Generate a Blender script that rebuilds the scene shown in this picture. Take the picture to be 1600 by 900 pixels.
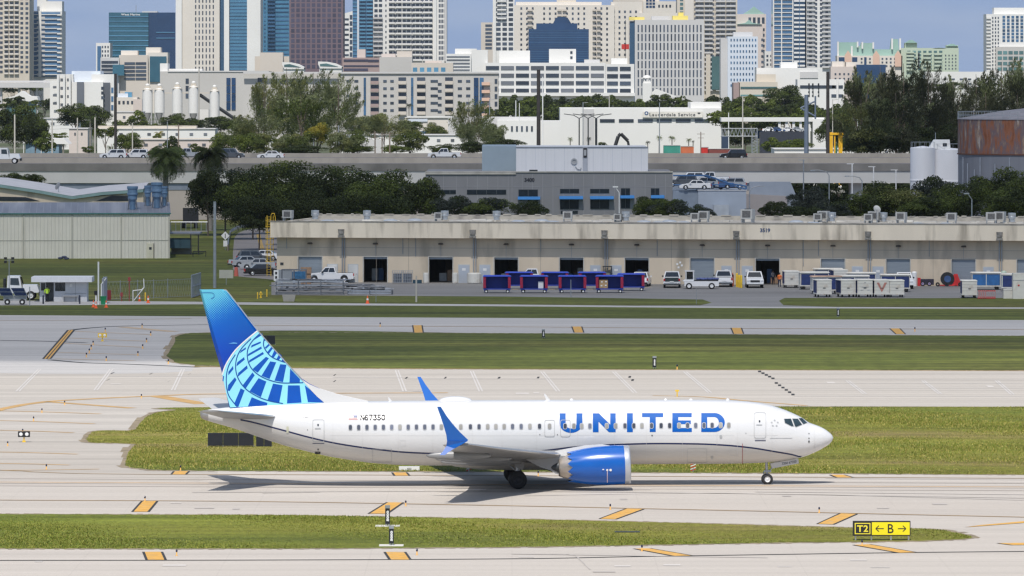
import bpy,bmesh,math,random
import numpy as np
from mathutils import Vector,Matrix
R=math.radians
SC=bpy.context.scene
for _o in list(bpy.data.objects):bpy.data.objects.remove(_o)
random.seed(7)
# ---------------------------------------------------------------- camera, sky, sun, exposure
F,H,VH,W0=9500.0,26.0,110.0,1600.0
cd=bpy.data.cameras.new('camera');cam=bpy.data.objects.new('camera',cd);SC.collection.objects.link(cam)
cd.sensor_width=36.0;cd.lens=36.0*F/W0
cd.shift_y=-(450.0-VH)/W0
cam.location=(0,0,H);cam.rotation_euler=(R(90),0,0)
cd.clip_start=1.0;cd.clip_end=60000.0
SC.camera=cam
SUN_EL,SUN_AZ=57.0,187.0
sd=bpy.data.lights.new('sun','SUN');sun=bpy.data.objects.new('sun',sd);SC.collection.objects.link(sun)
sd.energy=4.4;sd.angle=R(0.6);sd.color=(1.0,0.955,0.89)
sv=Vector((math.sin(R(SUN_AZ))*math.cos(R(SUN_EL)),math.cos(R(SUN_AZ))*math.cos(R(SUN_EL)),math.sin(R(SUN_EL))))
sun.rotation_euler=sv.to_track_quat('Z','Y').to_euler()
wd=bpy.data.worlds.new('World');SC.world=wd;wd.use_nodes=True
nt=wd.node_tree;bg=nt.nodes['Background'];bg.inputs[1].default_value=0.1
sk=nt.nodes.new('ShaderNodeTexSky');sk.sky_type='NISHITA';sk.sun_disc=False
sk.sun_elevation=R(SUN_EL);sk.sun_rotation=R(SUN_AZ);sk.air_density=1.0;sk.dust_density=0.6;sk.ozone_density=2.0;sk.altitude=0
# low band of grey blue air with faint far clouds over the city
tc=nt.nodes.new('ShaderNodeTexCoord');sep=nt.nodes.new('ShaderNodeSeparateXYZ');nt.links.new(tc.outputs['Generated'],sep.inputs[0])
mr=nt.nodes.new('ShaderNodeMapRange');mr.inputs['From Min'].default_value=0.02;mr.inputs['From Max'].default_value=0.16
nt.links.new(sep.outputs['Z'],mr.inputs['Value'])
mp=nt.nodes.new('ShaderNodeMapping');mp.inputs['Scale'].default_value=(22,22,130);nt.links.new(tc.outputs['Generated'],mp.inputs[0])
nz=nt.nodes.new('ShaderNodeTexNoise');nz.inputs['Scale'].default_value=1.0;nz.inputs['Detail'].default_value=5;nz.inputs['Roughness'].default_value=.45;nt.links.new(mp.outputs[0],nz.inputs['Vector'])
cr=nt.nodes.new('ShaderNodeValToRGB');cr.color_ramp.elements[0].position=0.38;cr.color_ramp.elements[1].position=0.72
cr.color_ramp.elements[0].color=(2.95,4.05,6.35,1);cr.color_ramp.elements[1].color=(3.8,4.75,6.65,1)
nt.links.new(nz.outputs[0],cr.inputs[0])
mx=nt.nodes.new('ShaderNodeMix');mx.data_type='RGBA';nt.links.new(mr.outputs[0],mx.inputs[0]);nt.links.new(cr.outputs[0],mx.inputs[6]);nt.links.new(sk.outputs[0],mx.inputs[7])
nt.links.new(mx.outputs[2],bg.inputs[0])
SC.view_settings.view_transform='Standard';SC.view_settings.look='None';SC.view_settings.gamma=1.0
SC.view_settings.exposure=0.0;SC.view_settings.use_curve_mapping=False
HAZE=1.8e-5
SC.render.engine='CYCLES'
SC.cycles.max_bounces=6;SC.cycles.diffuse_bounces=3;SC.cycles.glossy_bounces=3;SC.cycles.transparent_max_bounces=12
SC.cycles.use_denoising=True
SC.cycles.filter_width=1.4
# ---------------------------------------------------------------- helpers
COL=SC.collection
def PX(u,v,d):return Vector(((u-800.0)*d/F,d,H-(v-VH)*d/F))
def GD(v,z=0.0):return F*(H-z)/(v-VH)
def G(u,v,z=0.0):
 d=GD(v,z);return Vector(((u-800.0)*d/F,d,z))
def lin(c):
 return tuple(((x/255.0)/12.92 if x<=10 else(((x/255.0)+.055)/1.055)**2.4) for x in c)
MATS={}
def mat(name,col,rough=0.6,metal=0.0,var=0.12,scale=0.6,bump=0.0,bscale=None,stretch=(1,1,1),spec=0.5,dirt=None,dscale=0.25,coat=0.0,objrand=0.0,detail=4):
 if name in MATS:return MATS[name]
 m=bpy.data.materials.new(name);m.use_nodes=True;MATS[name]=m
 t=m.node_tree;b=t.nodes['Principled BSDF']
 b.inputs['Roughness'].default_value=rough;b.inputs['Metallic'].default_value=metal
 b.inputs['Specular IOR Level'].default_value=spec
 if coat:b.inputs['Coat Weight'].default_value=coat;b.inputs['Coat Roughness'].default_value=.08
 c=t.nodes.new('ShaderNodeTexCoord');mpp=t.nodes.new('ShaderNodeMapping');mpp.inputs['Scale'].default_value=stretch
 t.links.new(c.outputs['Object'],mpp.inputs[0])
 n=t.nodes.new('ShaderNodeTexNoise');n.inputs['Scale'].default_value=scale;n.inputs['Detail'].default_value=detail
 t.links.new(mpp.outputs[0],n.inputs['Vector'])
 r=t.nodes.new('ShaderNodeMapRange');r.inputs['From Min'].default_value=.3;r.inputs['From Max'].default_value=.7
 r.inputs['To Min'].default_value=1-var;r.inputs['To Max'].default_value=1+var
 t.links.new(n.outputs[0],r.inputs[0])
 mul=t.nodes.new('ShaderNodeMix');mul.data_type='RGBA';mul.blend_type='MULTIPLY';mul.inputs[0].default_value=1
 mul.inputs[6].default_value=(*col,1);t.links.new(r.outputs[0],mul.inputs[7])
 out=mul.outputs[2]
 if objrand:
  oi=t.nodes.new('ShaderNodeObjectInfo');r2=t.nodes.new('ShaderNodeMapRange')
  r2.inputs['To Min'].default_value=1-objrand;r2.inputs['To Max'].default_value=1+objrand
  t.links.new(oi.outputs['Random'],r2.inputs[0])
  m3=t.nodes.new('ShaderNodeMix');m3.data_type='RGBA';m3.blend_type='MULTIPLY';m3.inputs[0].default_value=1
  t.links.new(out,m3.inputs[6]);t.links.new(r2.outputs[0],m3.inputs[7]);out=m3.outputs[2]
 if dirt:
  n2=t.nodes.new('ShaderNodeTexNoise');n2.inputs['Scale'].default_value=dscale;n2.inputs['Detail'].default_value=6
  t.links.new(mpp.outputs[0],n2.inputs['Vector'])
  rr=t.nodes.new('ShaderNodeMapRange');rr.inputs['From Min'].default_value=.52;rr.inputs['From Max'].default_value=.72
  rr.inputs['To Max'].default_value=dirt[1]
  t.links.new(n2.outputs[0],rr.inputs[0])
  m4=t.nodes.new('ShaderNodeMix');m4.data_type='RGBA';t.links.new(rr.outputs[0],m4.inputs[0]);t.links.new(out,m4.inputs[6]);m4.inputs[7].default_value=(*dirt[0],1);out=m4.outputs[2]
 t.links.new(out,b.inputs['Base Color'])
 if bump:
  n3=t.nodes.new('ShaderNodeTexNoise');n3.inputs['Scale'].default_value=bscale or scale*6;n3.inputs['Detail'].default_value=4
  t.links.new(mpp.outputs[0],n3.inputs['Vector'])
  bp=t.nodes.new('ShaderNodeBump');bp.inputs['Strength'].default_value=bump;t.links.new(n3.outputs[0],bp.inputs['Height']);t.links.new(bp.outputs[0],b.inputs['Normal'])
 return m
class MB:
 """collects faces; build() links them as ONE mesh object"""
 def __init__(s):s.v=[];s.f=[];s.m=[];s.mi=0
 def face(s,pts,mi=None):
  b=len(s.v);s.v+=[tuple(p) for p in pts];s.f.append(tuple(range(b,b+len(pts))));s.m.append(s.mi if mi is None else mi)
 def box(s,x0,x1,y0,y1,z0,z1,mi=None):
  b=len(s.v)
  s.v+=[(x0,y0,z0),(x1,y0,z0),(x1,y1,z0),(x0,y1,z0),(x0,y0,z1),(x1,y0,z1),(x1,y1,z1),(x0,y1,z1)]
  for q in((0,3,2,1),(4,5,6,7),(0,1,5,4),(1,2,6,5),(2,3,7,6),(3,0,4,7)):
   s.f.append(tuple(b+i for i in q));s.m.append(s.mi if mi is None else mi)
  return s
 def frus(s,lo,hi,z0,z1,mi=None):
  b=len(s.v);x0,x1,y0,y1=lo;a0,a1,c0,c1=hi
  s.v+=[(x0,y0,z0),(x1,y0,z0),(x1,y1,z0),(x0,y1,z0),(a0,c0,z1),(a1,c0,z1),(a1,c1,z1),(a0,c1,z1)]
  for q in((0,3,2,1),(4,5,6,7),(0,1,5,4),(1,2,6,5),(2,3,7,6),(3,0,4,7)):
   s.f.append(tuple(b+i for i in q));s.m.append(s.mi if mi is None else mi)
  return s
 def tube(s,p,q,r,r2=None,n=8,cap=True,mi=None):
  p=Vector(p);q=Vector(q);r2=r if r2 is None else r2
  d=(q-p).normalized();a=d.orthogonal().normalized();c=d.cross(a);b=len(s.v)
  for(o,rr) in((p,r),(q,r2)):
   for i in range(n):
    t=2*math.pi*i/n;s.v.append(tuple(o+(a*math.cos(t)+c*math.sin(t))*rr))
  for i in range(n):
   j=(i+1)%n;s.f.append((b+i,b+j,b+n+j,b+n+i));s.m.append(s.mi if mi is None else mi)
  if cap:
   s.f.append(tuple(b+i for i in range(n))[::-1]);s.m.append(s.mi if mi is None else mi)
   s.f.append(tuple(b+n+i for i in range(n)));s.m.append(s.mi if mi is None else mi)
  return s
 def path(s,pts,r,n=6,mi=None):
  for a,b in zip(pts,pts[1:]):s.tube(a,b,r,n=n,mi=mi)
  return s
 def lathe(s,prof,c=(0,0,0),axis='z',n=20,mi=None,a0=0,a1=2*math.pi):
  """prof: list of (radius, along)"""
  b=len(s.v);full=abs(a1-a0-2*math.pi)<1e-6;k=n if full else n+1
  for(r,h) in prof:
   for i in range(k):
    t=a0+(a1-a0)*i/n;x,y=r*math.cos(t),r*math.sin(t)
    p={'z':(x,y,h),'y':(x,h,y),'x':(h,x,y)}[axis]
    s.v.append((c[0]+p[0],c[1]+p[1],c[2]+p[2]))
  for j in range(len(prof)-1):
   for i in range(n):
    i2=(i+1)%k
    s.f.append((b+j*k+i,b+j*k+i2,b+(j+1)*k+i2,b+(j+1)*k+i));s.m.append(s.mi if mi is None else mi)
  return s
 def prism(s,poly,axis,a,b_,mi=None):
  """extrude a 2-d polygon along axis between a and b_"""
  def P(p,h):return{'y':(p[0],h,p[1]),'x':(h,p[0],p[1]),'z':(p[0],p[1],h)}[axis]
  n=len(poly);b=len(s.v)
  s.v+=[P(p,a) for p in poly]+[P(p,b_) for p in poly]
  s.f.append(tuple(range(b,b+n)));s.m.append(s.mi if mi is None else mi)
  s.f.append(tuple(range(b+n,b+2*n))[::-1]);s.m.append(s.mi if mi is None else mi)
  for i in range(n):
   j=(i+1)%n;s.f.append((b+j,b+i,b+n+i,b+n+j));s.m.append(s.mi if mi is None else mi)
  return s
 def ico(s,c,r,sc=(1,1,1),n=10,mi=None):
  prof=[(max(.001,r*math.sin(math.pi*i/n)),-r*math.cos(math.pi*i/n)) for i in range(n+1)]
  b=len(s.v);s.lathe(prof,(0,0,0),'z',n*2,mi)
  for i in range(b,len(s.v)):
   x,y,z=s.v[i];s.v[i]=(c[0]+x*sc[0],c[1]+y*sc[1],c[2]+z*sc[2])
  return s
 def mesh(s,name,mats,smooth=False,fix=True):
  me=bpy.data.meshes.new(name);me.from_pydata(s.v,[],s.f)
  for m in(mats if isinstance(mats,(list,tuple)) else[mats]):me.materials.append(m)
  if len(me.materials)>1:me.polygons.foreach_set('material_index',s.m)
  if smooth:me.polygons.foreach_set('use_smooth',[True]*len(me.polygons))
  me.update()
  if fix and len(s.f)<40000:
   bm=bmesh.new();bm.from_mesh(me);bmesh.ops.recalc_face_normals(bm,faces=bm.faces);bm.to_mesh(me);bm.free()
  return me
 def build(s,name,mats,parent=None,smooth=False,loc=None,angle=None,fix=True):
  me=s.mesh(name,mats,smooth,fix);return link(name,me,parent,loc,angle)
def link(name,me,parent=None,loc=None,angle=None):
 o=bpy.data.objects.new(name,me);COL.objects.link(o);o.parent=parent
 if loc is not None:o.location=loc
 if angle is not None:me.shade_smooth() if hasattr(me,'shade_smooth') else None
 return o
def tag(o,label=None,cat=None,group=None,kind=None):
 if label:o['label']=label
 if cat:o['category']=cat
 if group:o['group']=group
 if kind:o['kind']=kind
 return o
def thing(name,label,cat,loc=(0,0,0),rz=0.0,group=None):
 o=bpy.data.objects.new(name,None);COL.objects.link(o);o.location=loc;o.rotation_euler=(0,0,rz)
 o.empty_display_size=.5
 return tag(o,label,cat,group)
KIDS={}
def copy_tree(o,parent=None):
 c=o.copy();COL.objects.link(c);c.parent=parent
 for ch in list(o.children):copy_tree(ch,c)
 return c
def dup(o,loc,rz=None,label=None,group=None,scale=None):
 c=copy_tree(o);c.location=loc
 if rz is not None:c.rotation_euler=(0,0,rz)
 if label:c['label']=label
 if group:c['group']=group
 if scale is not None:c.scale=(scale,)*3 if isinstance(scale,(int,float)) else scale
 return c
def sharp(me,ang=35):
 """smooth shading with hard edges kept"""
 me.polygons.foreach_set('use_smooth',[True]*len(me.polygons))
 try:me.set_sharp_from_angle(angle=R(ang))
 except Exception:pass
def text_geo(s,size=1.0,bold=0.0,sx=1.0,spacing=1.0):
 """flat triangulated text in the x-y plane, centred"""
 cu=bpy.data.curves.new('t','FONT');cu.body=s;cu.size=size;cu.align_x='CENTER';cu.align_y='CENTER';cu.offset=bold;cu.resolution_u=3
 cu.space_character=spacing
 o=bpy.data.objects.new('t',cu);COL.objects.link(o)
 bpy.context.view_layer.update()
 dg=bpy.context.evaluated_depsgraph_get();me=o.evaluated_get(dg).to_mesh()
 vs=[(v.co.x*sx,v.co.y) for v in me.vertices];fs=[tuple(p.vertices) for p in me.polygons]
 o.evaluated_get(dg).to_mesh_clear();bpy.data.objects.remove(o);bpy.data.curves.remove(cu)
 if vs:
  ys=[v[1] for v in vs];xs=[v[0] for v in vs];cy=(min(ys)+max(ys))/2;cx=(min(xs)+max(xs))/2
  vs=[(x-cx,y-cy) for x,y in vs]
 return vs,fs
def add_text(mb,s,fn,size,bold=0.0,sx=1.0,mi=None,spacing=1.0):
 vs,fs=text_geo(s,size,bold,sx,spacing);b=len(mb.v)
 mb.v+=[tuple(fn(x,y)) for x,y in vs]
 for f in fs:mb.f.append(tuple(b+i for i in f));mb.m.append(mb.mi if mi is None else mi)
# ---------------------------------------------------------------- shared materials
white_paint=mat('white_paint',(.80,.80,.79),.35,var=.04,scale=1.5)
black_rub=mat('black_rubber',(.02,.02,.022),.75,var=.2,scale=6)
dark_metal=mat('dark_metal',(.06,.065,.07),.5,.6,var=.2,scale=3)
steel=mat('galvanised_steel',(.42,.44,.46),.45,.7,var=.12,scale=3)
alu=mat('bare_aluminium',(.62,.63,.64),.32,.85,var=.08,scale=3)
glass_dark=mat('dark_glass',(.02,.028,.038),.08,var=.2,scale=2,spec=.8)
red_paint=mat('red_paint',(.55,.04,.03),.45,var=.1,scale=3)
orange=mat('orange_plastic',(.85,.13,.03),.55,var=.08,scale=4)
yellow=mat('yellow_paint',(.80,.52,.04),.5,var=.1,scale=3)
black_paint=mat('black_paint',(.018,.018,.02),.5,var=.2,scale=4)
concrete_w=mat('weathered_concrete',(.40,.38,.35),.85,var=.12,scale=.5,dirt=((.16,.15,.14),.7),dscale=.3)
wood_pole=mat('pole_wood',(.20,.16,.13),.8,var=.2,scale=3,stretch=(1,1,.15))
pale_pole=mat('pale_concrete_pole',(.50,.47,.42),.8,var=.1,scale=2,stretch=(1,1,.2))
# ---------------------------------------------------------------- ground, pavements, markings
def ground_mat(name,cols,sc,stretch,rough=.9,bump=.3,streak=None,fine=None,joints=None):
 m=bpy.data.materials.new(name);m.use_nodes=True;t=m.node_tree;b=t.nodes['Principled BSDF']
 b.inputs['Roughness'].default_value=rough;b.inputs['Specular IOR Level'].default_value=.25
 c=t.nodes.new('ShaderNodeTexCoord')
 def noise(scale,st,detail=5,rgh=.55):
  mp=t.nodes.new('ShaderNodeMapping');mp.inputs['Scale'].default_value=st;t.links.new(c.outputs['Object'],mp.inputs[0])
  n=t.nodes.new('ShaderNodeTexNoise');n.inputs['Scale'].default_value=scale;n.inputs['Detail'].default_value=detail;n.inputs['Roughness'].default_value=rgh
  t.links.new(mp.outputs[0],n.inputs['Vector']);return n.outputs[0]
 n1=noise(sc,stretch)
 rp=t.nodes.new('ShaderNodeValToRGB');t.links.new(n1,rp.inputs[0]);e=rp.color_ramp.elements
 ps=[.28+.44*i/(len(cols)-1) for i in range(len(cols))]
 e[0].position=ps[0];e[0].color=(*cols[0],1);e[1].position=ps[-1];e[1].color=(*cols[-1],1)
 for p,cc in zip(ps[1:-1],cols[1:-1]):
  x=e.new(p);x.color=(*cc,1)
 out=rp.outputs[0]
 def mult(out,fac,lo,hi,a=.3,z=.7):
  r=t.nodes.new('ShaderNodeMapRange');r.inputs['From Min'].default_value=a;r.inputs['From Max'].default_value=z
  r.inputs['To Min'].default_value=lo;r.inputs['To Max'].default_value=hi;t.links.new(fac,r.inputs[0])
  k=t.nodes.new('ShaderNodeMix');k.data_type='RGBA';k.blend_type='MULTIPLY';k.inputs[0].default_value=1
  t.links.new(out,k.inputs[6]);t.links.new(r.outputs[0],k.inputs[7]);return k.outputs[2]
 for(s2,st2,lo,hi) in(streak or[]):out=mult(out,noise(s2,st2,3),lo,hi)
 hgt=None
 if fine:
  fn=noise(fine[0],fine[1],4,.7);out=mult(out,fn,fine[2],fine[3]);hgt=fn
 if joints:
  for ax,per,wd,dark in joints:
   sp=t.nodes.new('ShaderNodeSeparateXYZ');t.links.new(c.outputs['Object'],sp.inputs[0])
   md=t.nodes.new('ShaderNodeMath');md.operation='PINGPONG';md.inputs[1].default_value=per/2;t.links.new(sp.outputs[ax],md.inputs[0])
   r=t.nodes.new('ShaderNodeMapRange');r.inputs['From Min'].default_value=0;r.inputs['From Max'].default_value=wd
   r.inputs['To Min'].default_value=dark;r.inputs['To Max'].default_value=1.0;t.links.new(md.outputs[0],r.inputs[0])
   k=t.nodes.new('ShaderNodeMix');k.data_type='RGBA';k.blend_type='MULTIPLY';k.inputs[0].default_value=1
   t.links.new(out,k.inputs[6]);t.links.new(r.outputs[0],k.inputs[7]);out=k.outputs[2]
 t.links.new(out,b.inputs['Base Color'])
 if hgt is not None and bump:
  bp=t.nodes.new('ShaderNodeBump');bp.inputs['Strength'].default_value=bump;bp.inputs['Distance'].default_value=.08
  t.links.new(hgt,bp.inputs['Height']);t.links.new(bp.outputs[0],b.inputs['Normal'])
 return m
m_grass=ground_mat('grass_turf',[(.085,.11,.014),(.135,.155,.020),(.19,.185,.028),(.25,.19,.075)],.05,(.35,1,1),streak=[(.5,(.12,1,1),.72,1.22),(.09,(.3,1,1),.75,1.22)],fine=(3.0,(.8,.35,1),.72,1.28),bump=.35)
m_grass2=ground_mat('far_turf',[(.066,.078,.014),(.096,.112,.020),(.15,.14,.034)],.03,(.3,1,1),streak=[(.35,(.08,1,1),.55,1.4),(.07,(.25,1,1),.75,1.25)],fine=(1.2,(.6,.3,1),.75,1.25),bump=.4)
m_conc=ground_mat('taxiway_concrete',[(.44,.39,.34),(.495,.45,.40),(.52,.475,.425)],.02,(.12,1,1),streak=[(.35,(.03,1,1),.93,1.05),(1.4,(.015,1,1),.955,1.03)],fine=(3,(1,.6,1),.965,1.035),bump=.05,joints=[(0,7.6,.05,.93),(1,7.6,.09,.90)])
m_run=ground_mat('runway_concrete',[(.415,.375,.33),(.48,.44,.39),(.495,.46,.42)],.014,(.2,1,1),streak=[(.22,(.015,1,1),.86,1.1),(1.0,(.01,1,1),.91,1.07)],fine=(2.5,(.5,.6,1),.96,1.04),bump=.05,joints=[(1,7.6,.12,.88)])
m_tax2=ground_mat('grey_taxiway_pavement',[(.40,.39,.38),(.46,.445,.43),(.50,.48,.46)],.02,(.12,1,1),streak=[(.3,(.02,1,1),.88,1.1),(1.2,(.015,1,1),.93,1.05)],fine=(2.5,(.5,.6,1),.96,1.04),bump=.05,joints=[(1,7.6,.14,.9)])
m_asph=ground_mat('apron_asphalt',[(.19,.185,.18),(.24,.235,.23),(.28,.27,.265)],.05,(.4,1,1),streak=[(.5,(.1,1,1),.88,1.1)],fine=(3,(1,1,1),.93,1.07),bump=.1)
m_road=ground_mat('road_asphalt',[(.22,.205,.20),(.27,.25,.245)],.1,(1,1,1),fine=(3,(1,1,1),.93,1.07),bump=.1)
m_city=ground_mat('city_ground',[(.05,.07,.025),(.11,.12,.07),(.2,.19,.17)],.006,(1,1,1),streak=[(.02,(1,1,1),.8,1.2)])
g=MB();g.face([(-2600,-600,0),(2600,-600,0),(2600,1210,0),(-2600,1210,0)]);tag(g.build('ground',m_grass2),'wide flat airfield ground under green turf',None,kind='structure')
g=MB();g.face([(-2600,1210,0),(2600,1210,0),(2600,14000,0),(-2600,14000,0)]);tag(g.build('city_ground',m_city),'flat ground of the town reaching the horizon',None,kind='structure')
def spl(pts,step=4.0):
 """photo-space polyline resampled smoothly (Catmull-Rom)"""
 o=[]
 n=len(pts)
 for i in range(n-1):
  p0=pts[max(i-1,0)];p1=pts[i];p2=pts[i+1];p3=pts[min(i+2,n-1)]
  k=max(1,int(math.hypot(p2[0]-p1[0],p2[1]-p1[1])/step))
  for j in range(k):
   t=j/k
   o.append(tuple(.5*(2*p1[a]+(p2[a]-p0[a])*t+(2*p0[a]-5*p1[a]+4*p2[a]-p3[a])*t*t+(3*p1[a]-p0[a]-3*p2[a]+p3[a])*t**3) for a in(0,1)))
 o.append(pts[-1]);return o
def sheet(name,pts,z,m,label,kind='structure',jitter=0.0):
 g=MB();r=random.Random(len(name)*7+int(z*1e4))
 q=[]
 for(u,v) in pts:
  p=G(u,v);
  if jitter:p.x+=r.uniform(-jitter,jitter);p.y+=r.uniform(-jitter,jitter)*2.5
  q.append((p.x,p.y,z))
 g.face(q);return tag(g.build(name,m,fix=False),label,None,kind=kind)
L_,R_=-260,1860
def band(top,bot):return spl(top,60)+spl(bot,60)[::-1]
# pavements
sheet('taxiway',band([(L_,733),(0,735),(300,735),(800,737),(R_,743)],[(L_,1500),(R_,1500)]),.004,m_conc,'pale concrete taxiway the airliner stands on')
sheet('runway',band([(L_,570),(300,573),(560,575.7),(R_,579)],[(L_,748),(340,748),(340,636),(1240,635),(R_,636.5)]),.008,m_run,'pale concrete runway behind the airliner')
sheet('far_taxiway',band([(L_,491),(0,492.5),(400,495),(800,497),(1200,499),(R_,501)],[(L_,580),(300,580),(330,521),(800,521),(1200,523),(R_,526)]),.012,m_tax2,'grey taxiway beyond the far grass strip')
# grass on top of pavements
near_top=[(L_,802),(0,803.7),(400,805.3),(600,808),(800,811.5),(1000,816),(1200,821.5),(1330,825),(1450,827),(1495,833),(1519,839.5)]
near_bot=[(1519,839.5),(1500,843),(1400,846),(1200,848.5),(1000,852),(800,855),(400,857.5),(0,857.5),(L_,858)]
s2a=[(R_,636.5),(1240,636),(330,637),(275,641),(240,646),(227,652.5),(219,662.5),(212,671),(200,673.5),(175,672.8),(145,675),(132.5,687.5),(138,691.5),(212,694),(207,699),(199,715),(194,727.5),(203,731),(225,733),(250,735),(400,736),(800,737.5),(1200,739.5),(1600,742),(R_,743.5)]
s3=[(R_,526),(1600,525),(1200,523),(800,521),(400,519.5),(327,520),(287,522),(276,527.5),(270,540),(262,551),(266,561),(281,567.5),(325,571.5),(430,575),(560,576),(900,577.5),(1600,579),(R_,579.5)]
pn=spl(near_top,8)+spl(near_bot,8)[1:]
p2=spl(s2a,8);p3=spl(s3,5)
sheet('grass_island',pn,.020,m_grass,'bright green grass island with the yellow direction sign',jitter=.10)
sheet('grass_strip',p2,.020,m_grass,'long grass strip right behind the airliner',jitter=.12)
for nm_,pp_ in(('soil_edge',pn),('soil_edge',p2),('soil_edge',p3)):
 g=MB();rr0=random.Random(5);Q=[G(u,v) for u,v in pp_];n_=len(Q)
 for i in range(n_):
  a,b=Q[i],Q[(i+1)%n_];d_=b-a
  if d_.length>60 or d_.length<.01:continue
  n0=Vector((-d_.y,d_.x,0)).normalized()*rr0.uniform(.25,.75);g.face([(a.x+n0.x,a.y+n0.y,.0175),(b.x+n0.x,b.y+n0.y,.0175),(b.x-n0.x,b.y-n0.y,.0175+.0001*(i%2)),(a.x-n0.x,a.y-n0.y,.0175)])
 tag(g.build('soil_edge',mat('edge_soil',(.26,.21,.14),.95,var=.3,scale=.8),fix=False),'brown soil line where the grass meets the concrete',None,kind='structure')
sheet('far_grass_strip',p3,.020,m_grass2,'grass strip between runway and far taxiway',jitter=.2)
# apron in front of the long warehouse, service road
sheet('apron',[(424,441),(1000,442),(R_,447),(R_,465),(1410,466),(1226,465.5),(1217,470),(1224,477),(1300,479.5),(1300,481),(1000,480),(1000,477.5),(1095,477),(1112,473),(1098,468),(800,463.5),(424,461)],.006,m_asph,'worn grey asphalt apron before the long warehouse')
sheet('service_road',band([(L_,470),(60,470),(300,471.5),(420,473),(800,476),(1200,479.3),(R_,481)],[(L_,477),(60,477),(300,475.5),(420,476.5),(800,478.8),(1200,481.6),(R_,483)]),.010,m_tax2,'narrow pale service road along the grass')
sheet('side_road',spl([(366,372),(372,364),(392,358),(424,356)],10)+[(470,356),(470,441),(372,432),(364,420),(364,395)],.005,m_road,'curving asphalt side road beside the warehouse end')
sheet('warehouse_yard',[(640,372),(1900,372),(1900,338),(640,338)],.005,m_road,'asphalt yard behind the long warehouse')
# tufts: real blades on the two near grass areas and their edges
def tufts(name,poly,n,hmin,hmax,mts,label,seed):
 rs=np.random.RandomState(seed)
 P=np.array([[*G(u,v)[:2]] for u,v in poly]);P=P[(P[:,0]>-75)&(P[:,0]<75)] if False else P
 x0,x1=-62,62;y0,y1=P[:,1].min(),P[:,1].max()
 pts=np.column_stack([rs.uniform(x0,x1,n*3),rs.uniform(y0,y1,n*3)])
 keep=np.abs(pts[:,0])<pts[:,1]*.0885+4;pts=pts[keep]
 ins=np.zeros(len(pts),bool);px,py=pts[:,0],pts[:,1]
 X,Y=P[:,0],P[:,1];X2,Y2=np.roll(X,-1),np.roll(Y,-1)
 for i in range(len(P)):
  if Y[i]==Y2[i]:continue
  c=((Y[i]>py)!=(Y2[i]>py))&(px<(X2[i]-X[i])*(py-Y[i])/(Y2[i]-Y[i])+X[i]);ins^=c
 pts=pts[ins]
# clump density
 cl=np.sin(pts[:,0]*.35+3*np.sin(pts[:,1]*.11))*np.sin(pts[:,1]*.23+2*np.sin(pts[:,0]*.13))
 pts=pts[rs.rand(len(pts))<.55+.45*cl][:n];n=len(pts)
 h=rs.uniform(hmin,hmax,n)*(1+.5*np.sin(pts[:,0]*.21+pts[:,1]*.17));w=rs.uniform(.02,.05,n);a=rs.uniform(0,3.14,n)
 lx,ly=rs.uniform(-.06,.06,n),rs.uniform(-.06,.06,n)
 V=np.zeros((n,3,3));V[:,0,0]=pts[:,0]-np.cos(a)*w;V[:,0,1]=pts[:,1]-np.sin(a)*w;V[:,1,0]=pts[:,0]+np.cos(a)*w;V[:,1,1]=pts[:,1]+np.sin(a)*w
 V[:,:2,2]=.01;V[:,2,0]=pts[:,0]+lx;V[:,2,1]=pts[:,1]+ly;V[:,2,2]=h
 me=bpy.data.meshes.new(name);me.vertices.add(n*3);me.vertices.foreach_set('co',V.ravel())
 me.loops.add(n*3);me.loops.foreach_set('vertex_index',np.arange(n*3));me.polygons.add(n)
 me.polygons.foreach_set('loop_start',np.arange(n)*3);me.polygons.foreach_set('loop_total',np.full(n,3))
 for m in mts:me.materials.append(m)
 me.polygons.foreach_set('material_index',rs.randint(0,len(mts),n));me.update();me.validate()
 return tag(link(name,me),label,None,kind='stuff')
gb=[mat('blade_green',(.17,.215,.022),.7,var=.35,scale=.12),mat('blade_olive',(.26,.25,.04),.7,var=.2,scale=.2),mat('blade_dark',(.15,.175,.014),.7,var=.2,scale=.2),mat('blade_straw',(.40,.33,.09),.7,var=.2,scale=.2)]
tufts('grass',pn,170000,.03,.08,gb[:3],'short mown blades of the grass island in front',3)
tufts('grass',p2,260000,.04,.13,gb,'tufty olive grass behind the airliner',4)
# paint marks
MARK_Z=.026
m_yel=mat('marking_yellow',(.66,.36,.07),.7,var=.14,scale=2.0,dirt=((.46,.34,.20),.85),dscale=1.6)
m_line=mat('marking_line_ochre',(.33,.22,.11),.75,var=.2,scale=.8)
m_blk=mat('marking_black',(.035,.033,.03),.7,var=.2,scale=2)
m_pale=mat('marking_pale',(.56,.53,.50),.8,var=.06,scale=1)
def qmark(name,q,label,blk=.14,m=None):
 """a yellow bar with a black edge on both its short sides"""
 g=MB();P=[G(u,v) for u,v in q]
 def at(s,t):return(P[0].lerp(P[1],s)).lerp(P[3].lerp(P[2],s),t)
 w=(P[1]-P[0]).length;e=min(.2,blk/w)
 for(a,b,mi,z) in((0,e,1,0),(e,1-e,0,0),(1-e,1,1,0)):
  g.face([(*at(a,0)[:2],MARK_Z),(*at(b,0)[:2],MARK_Z),(*at(b,1)[:2],MARK_Z),(*at(a,1)[:2],MARK_Z)],mi)
 return tag(g.build(name,[m or m_yel,m_blk]),label,None,kind='structure')
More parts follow.
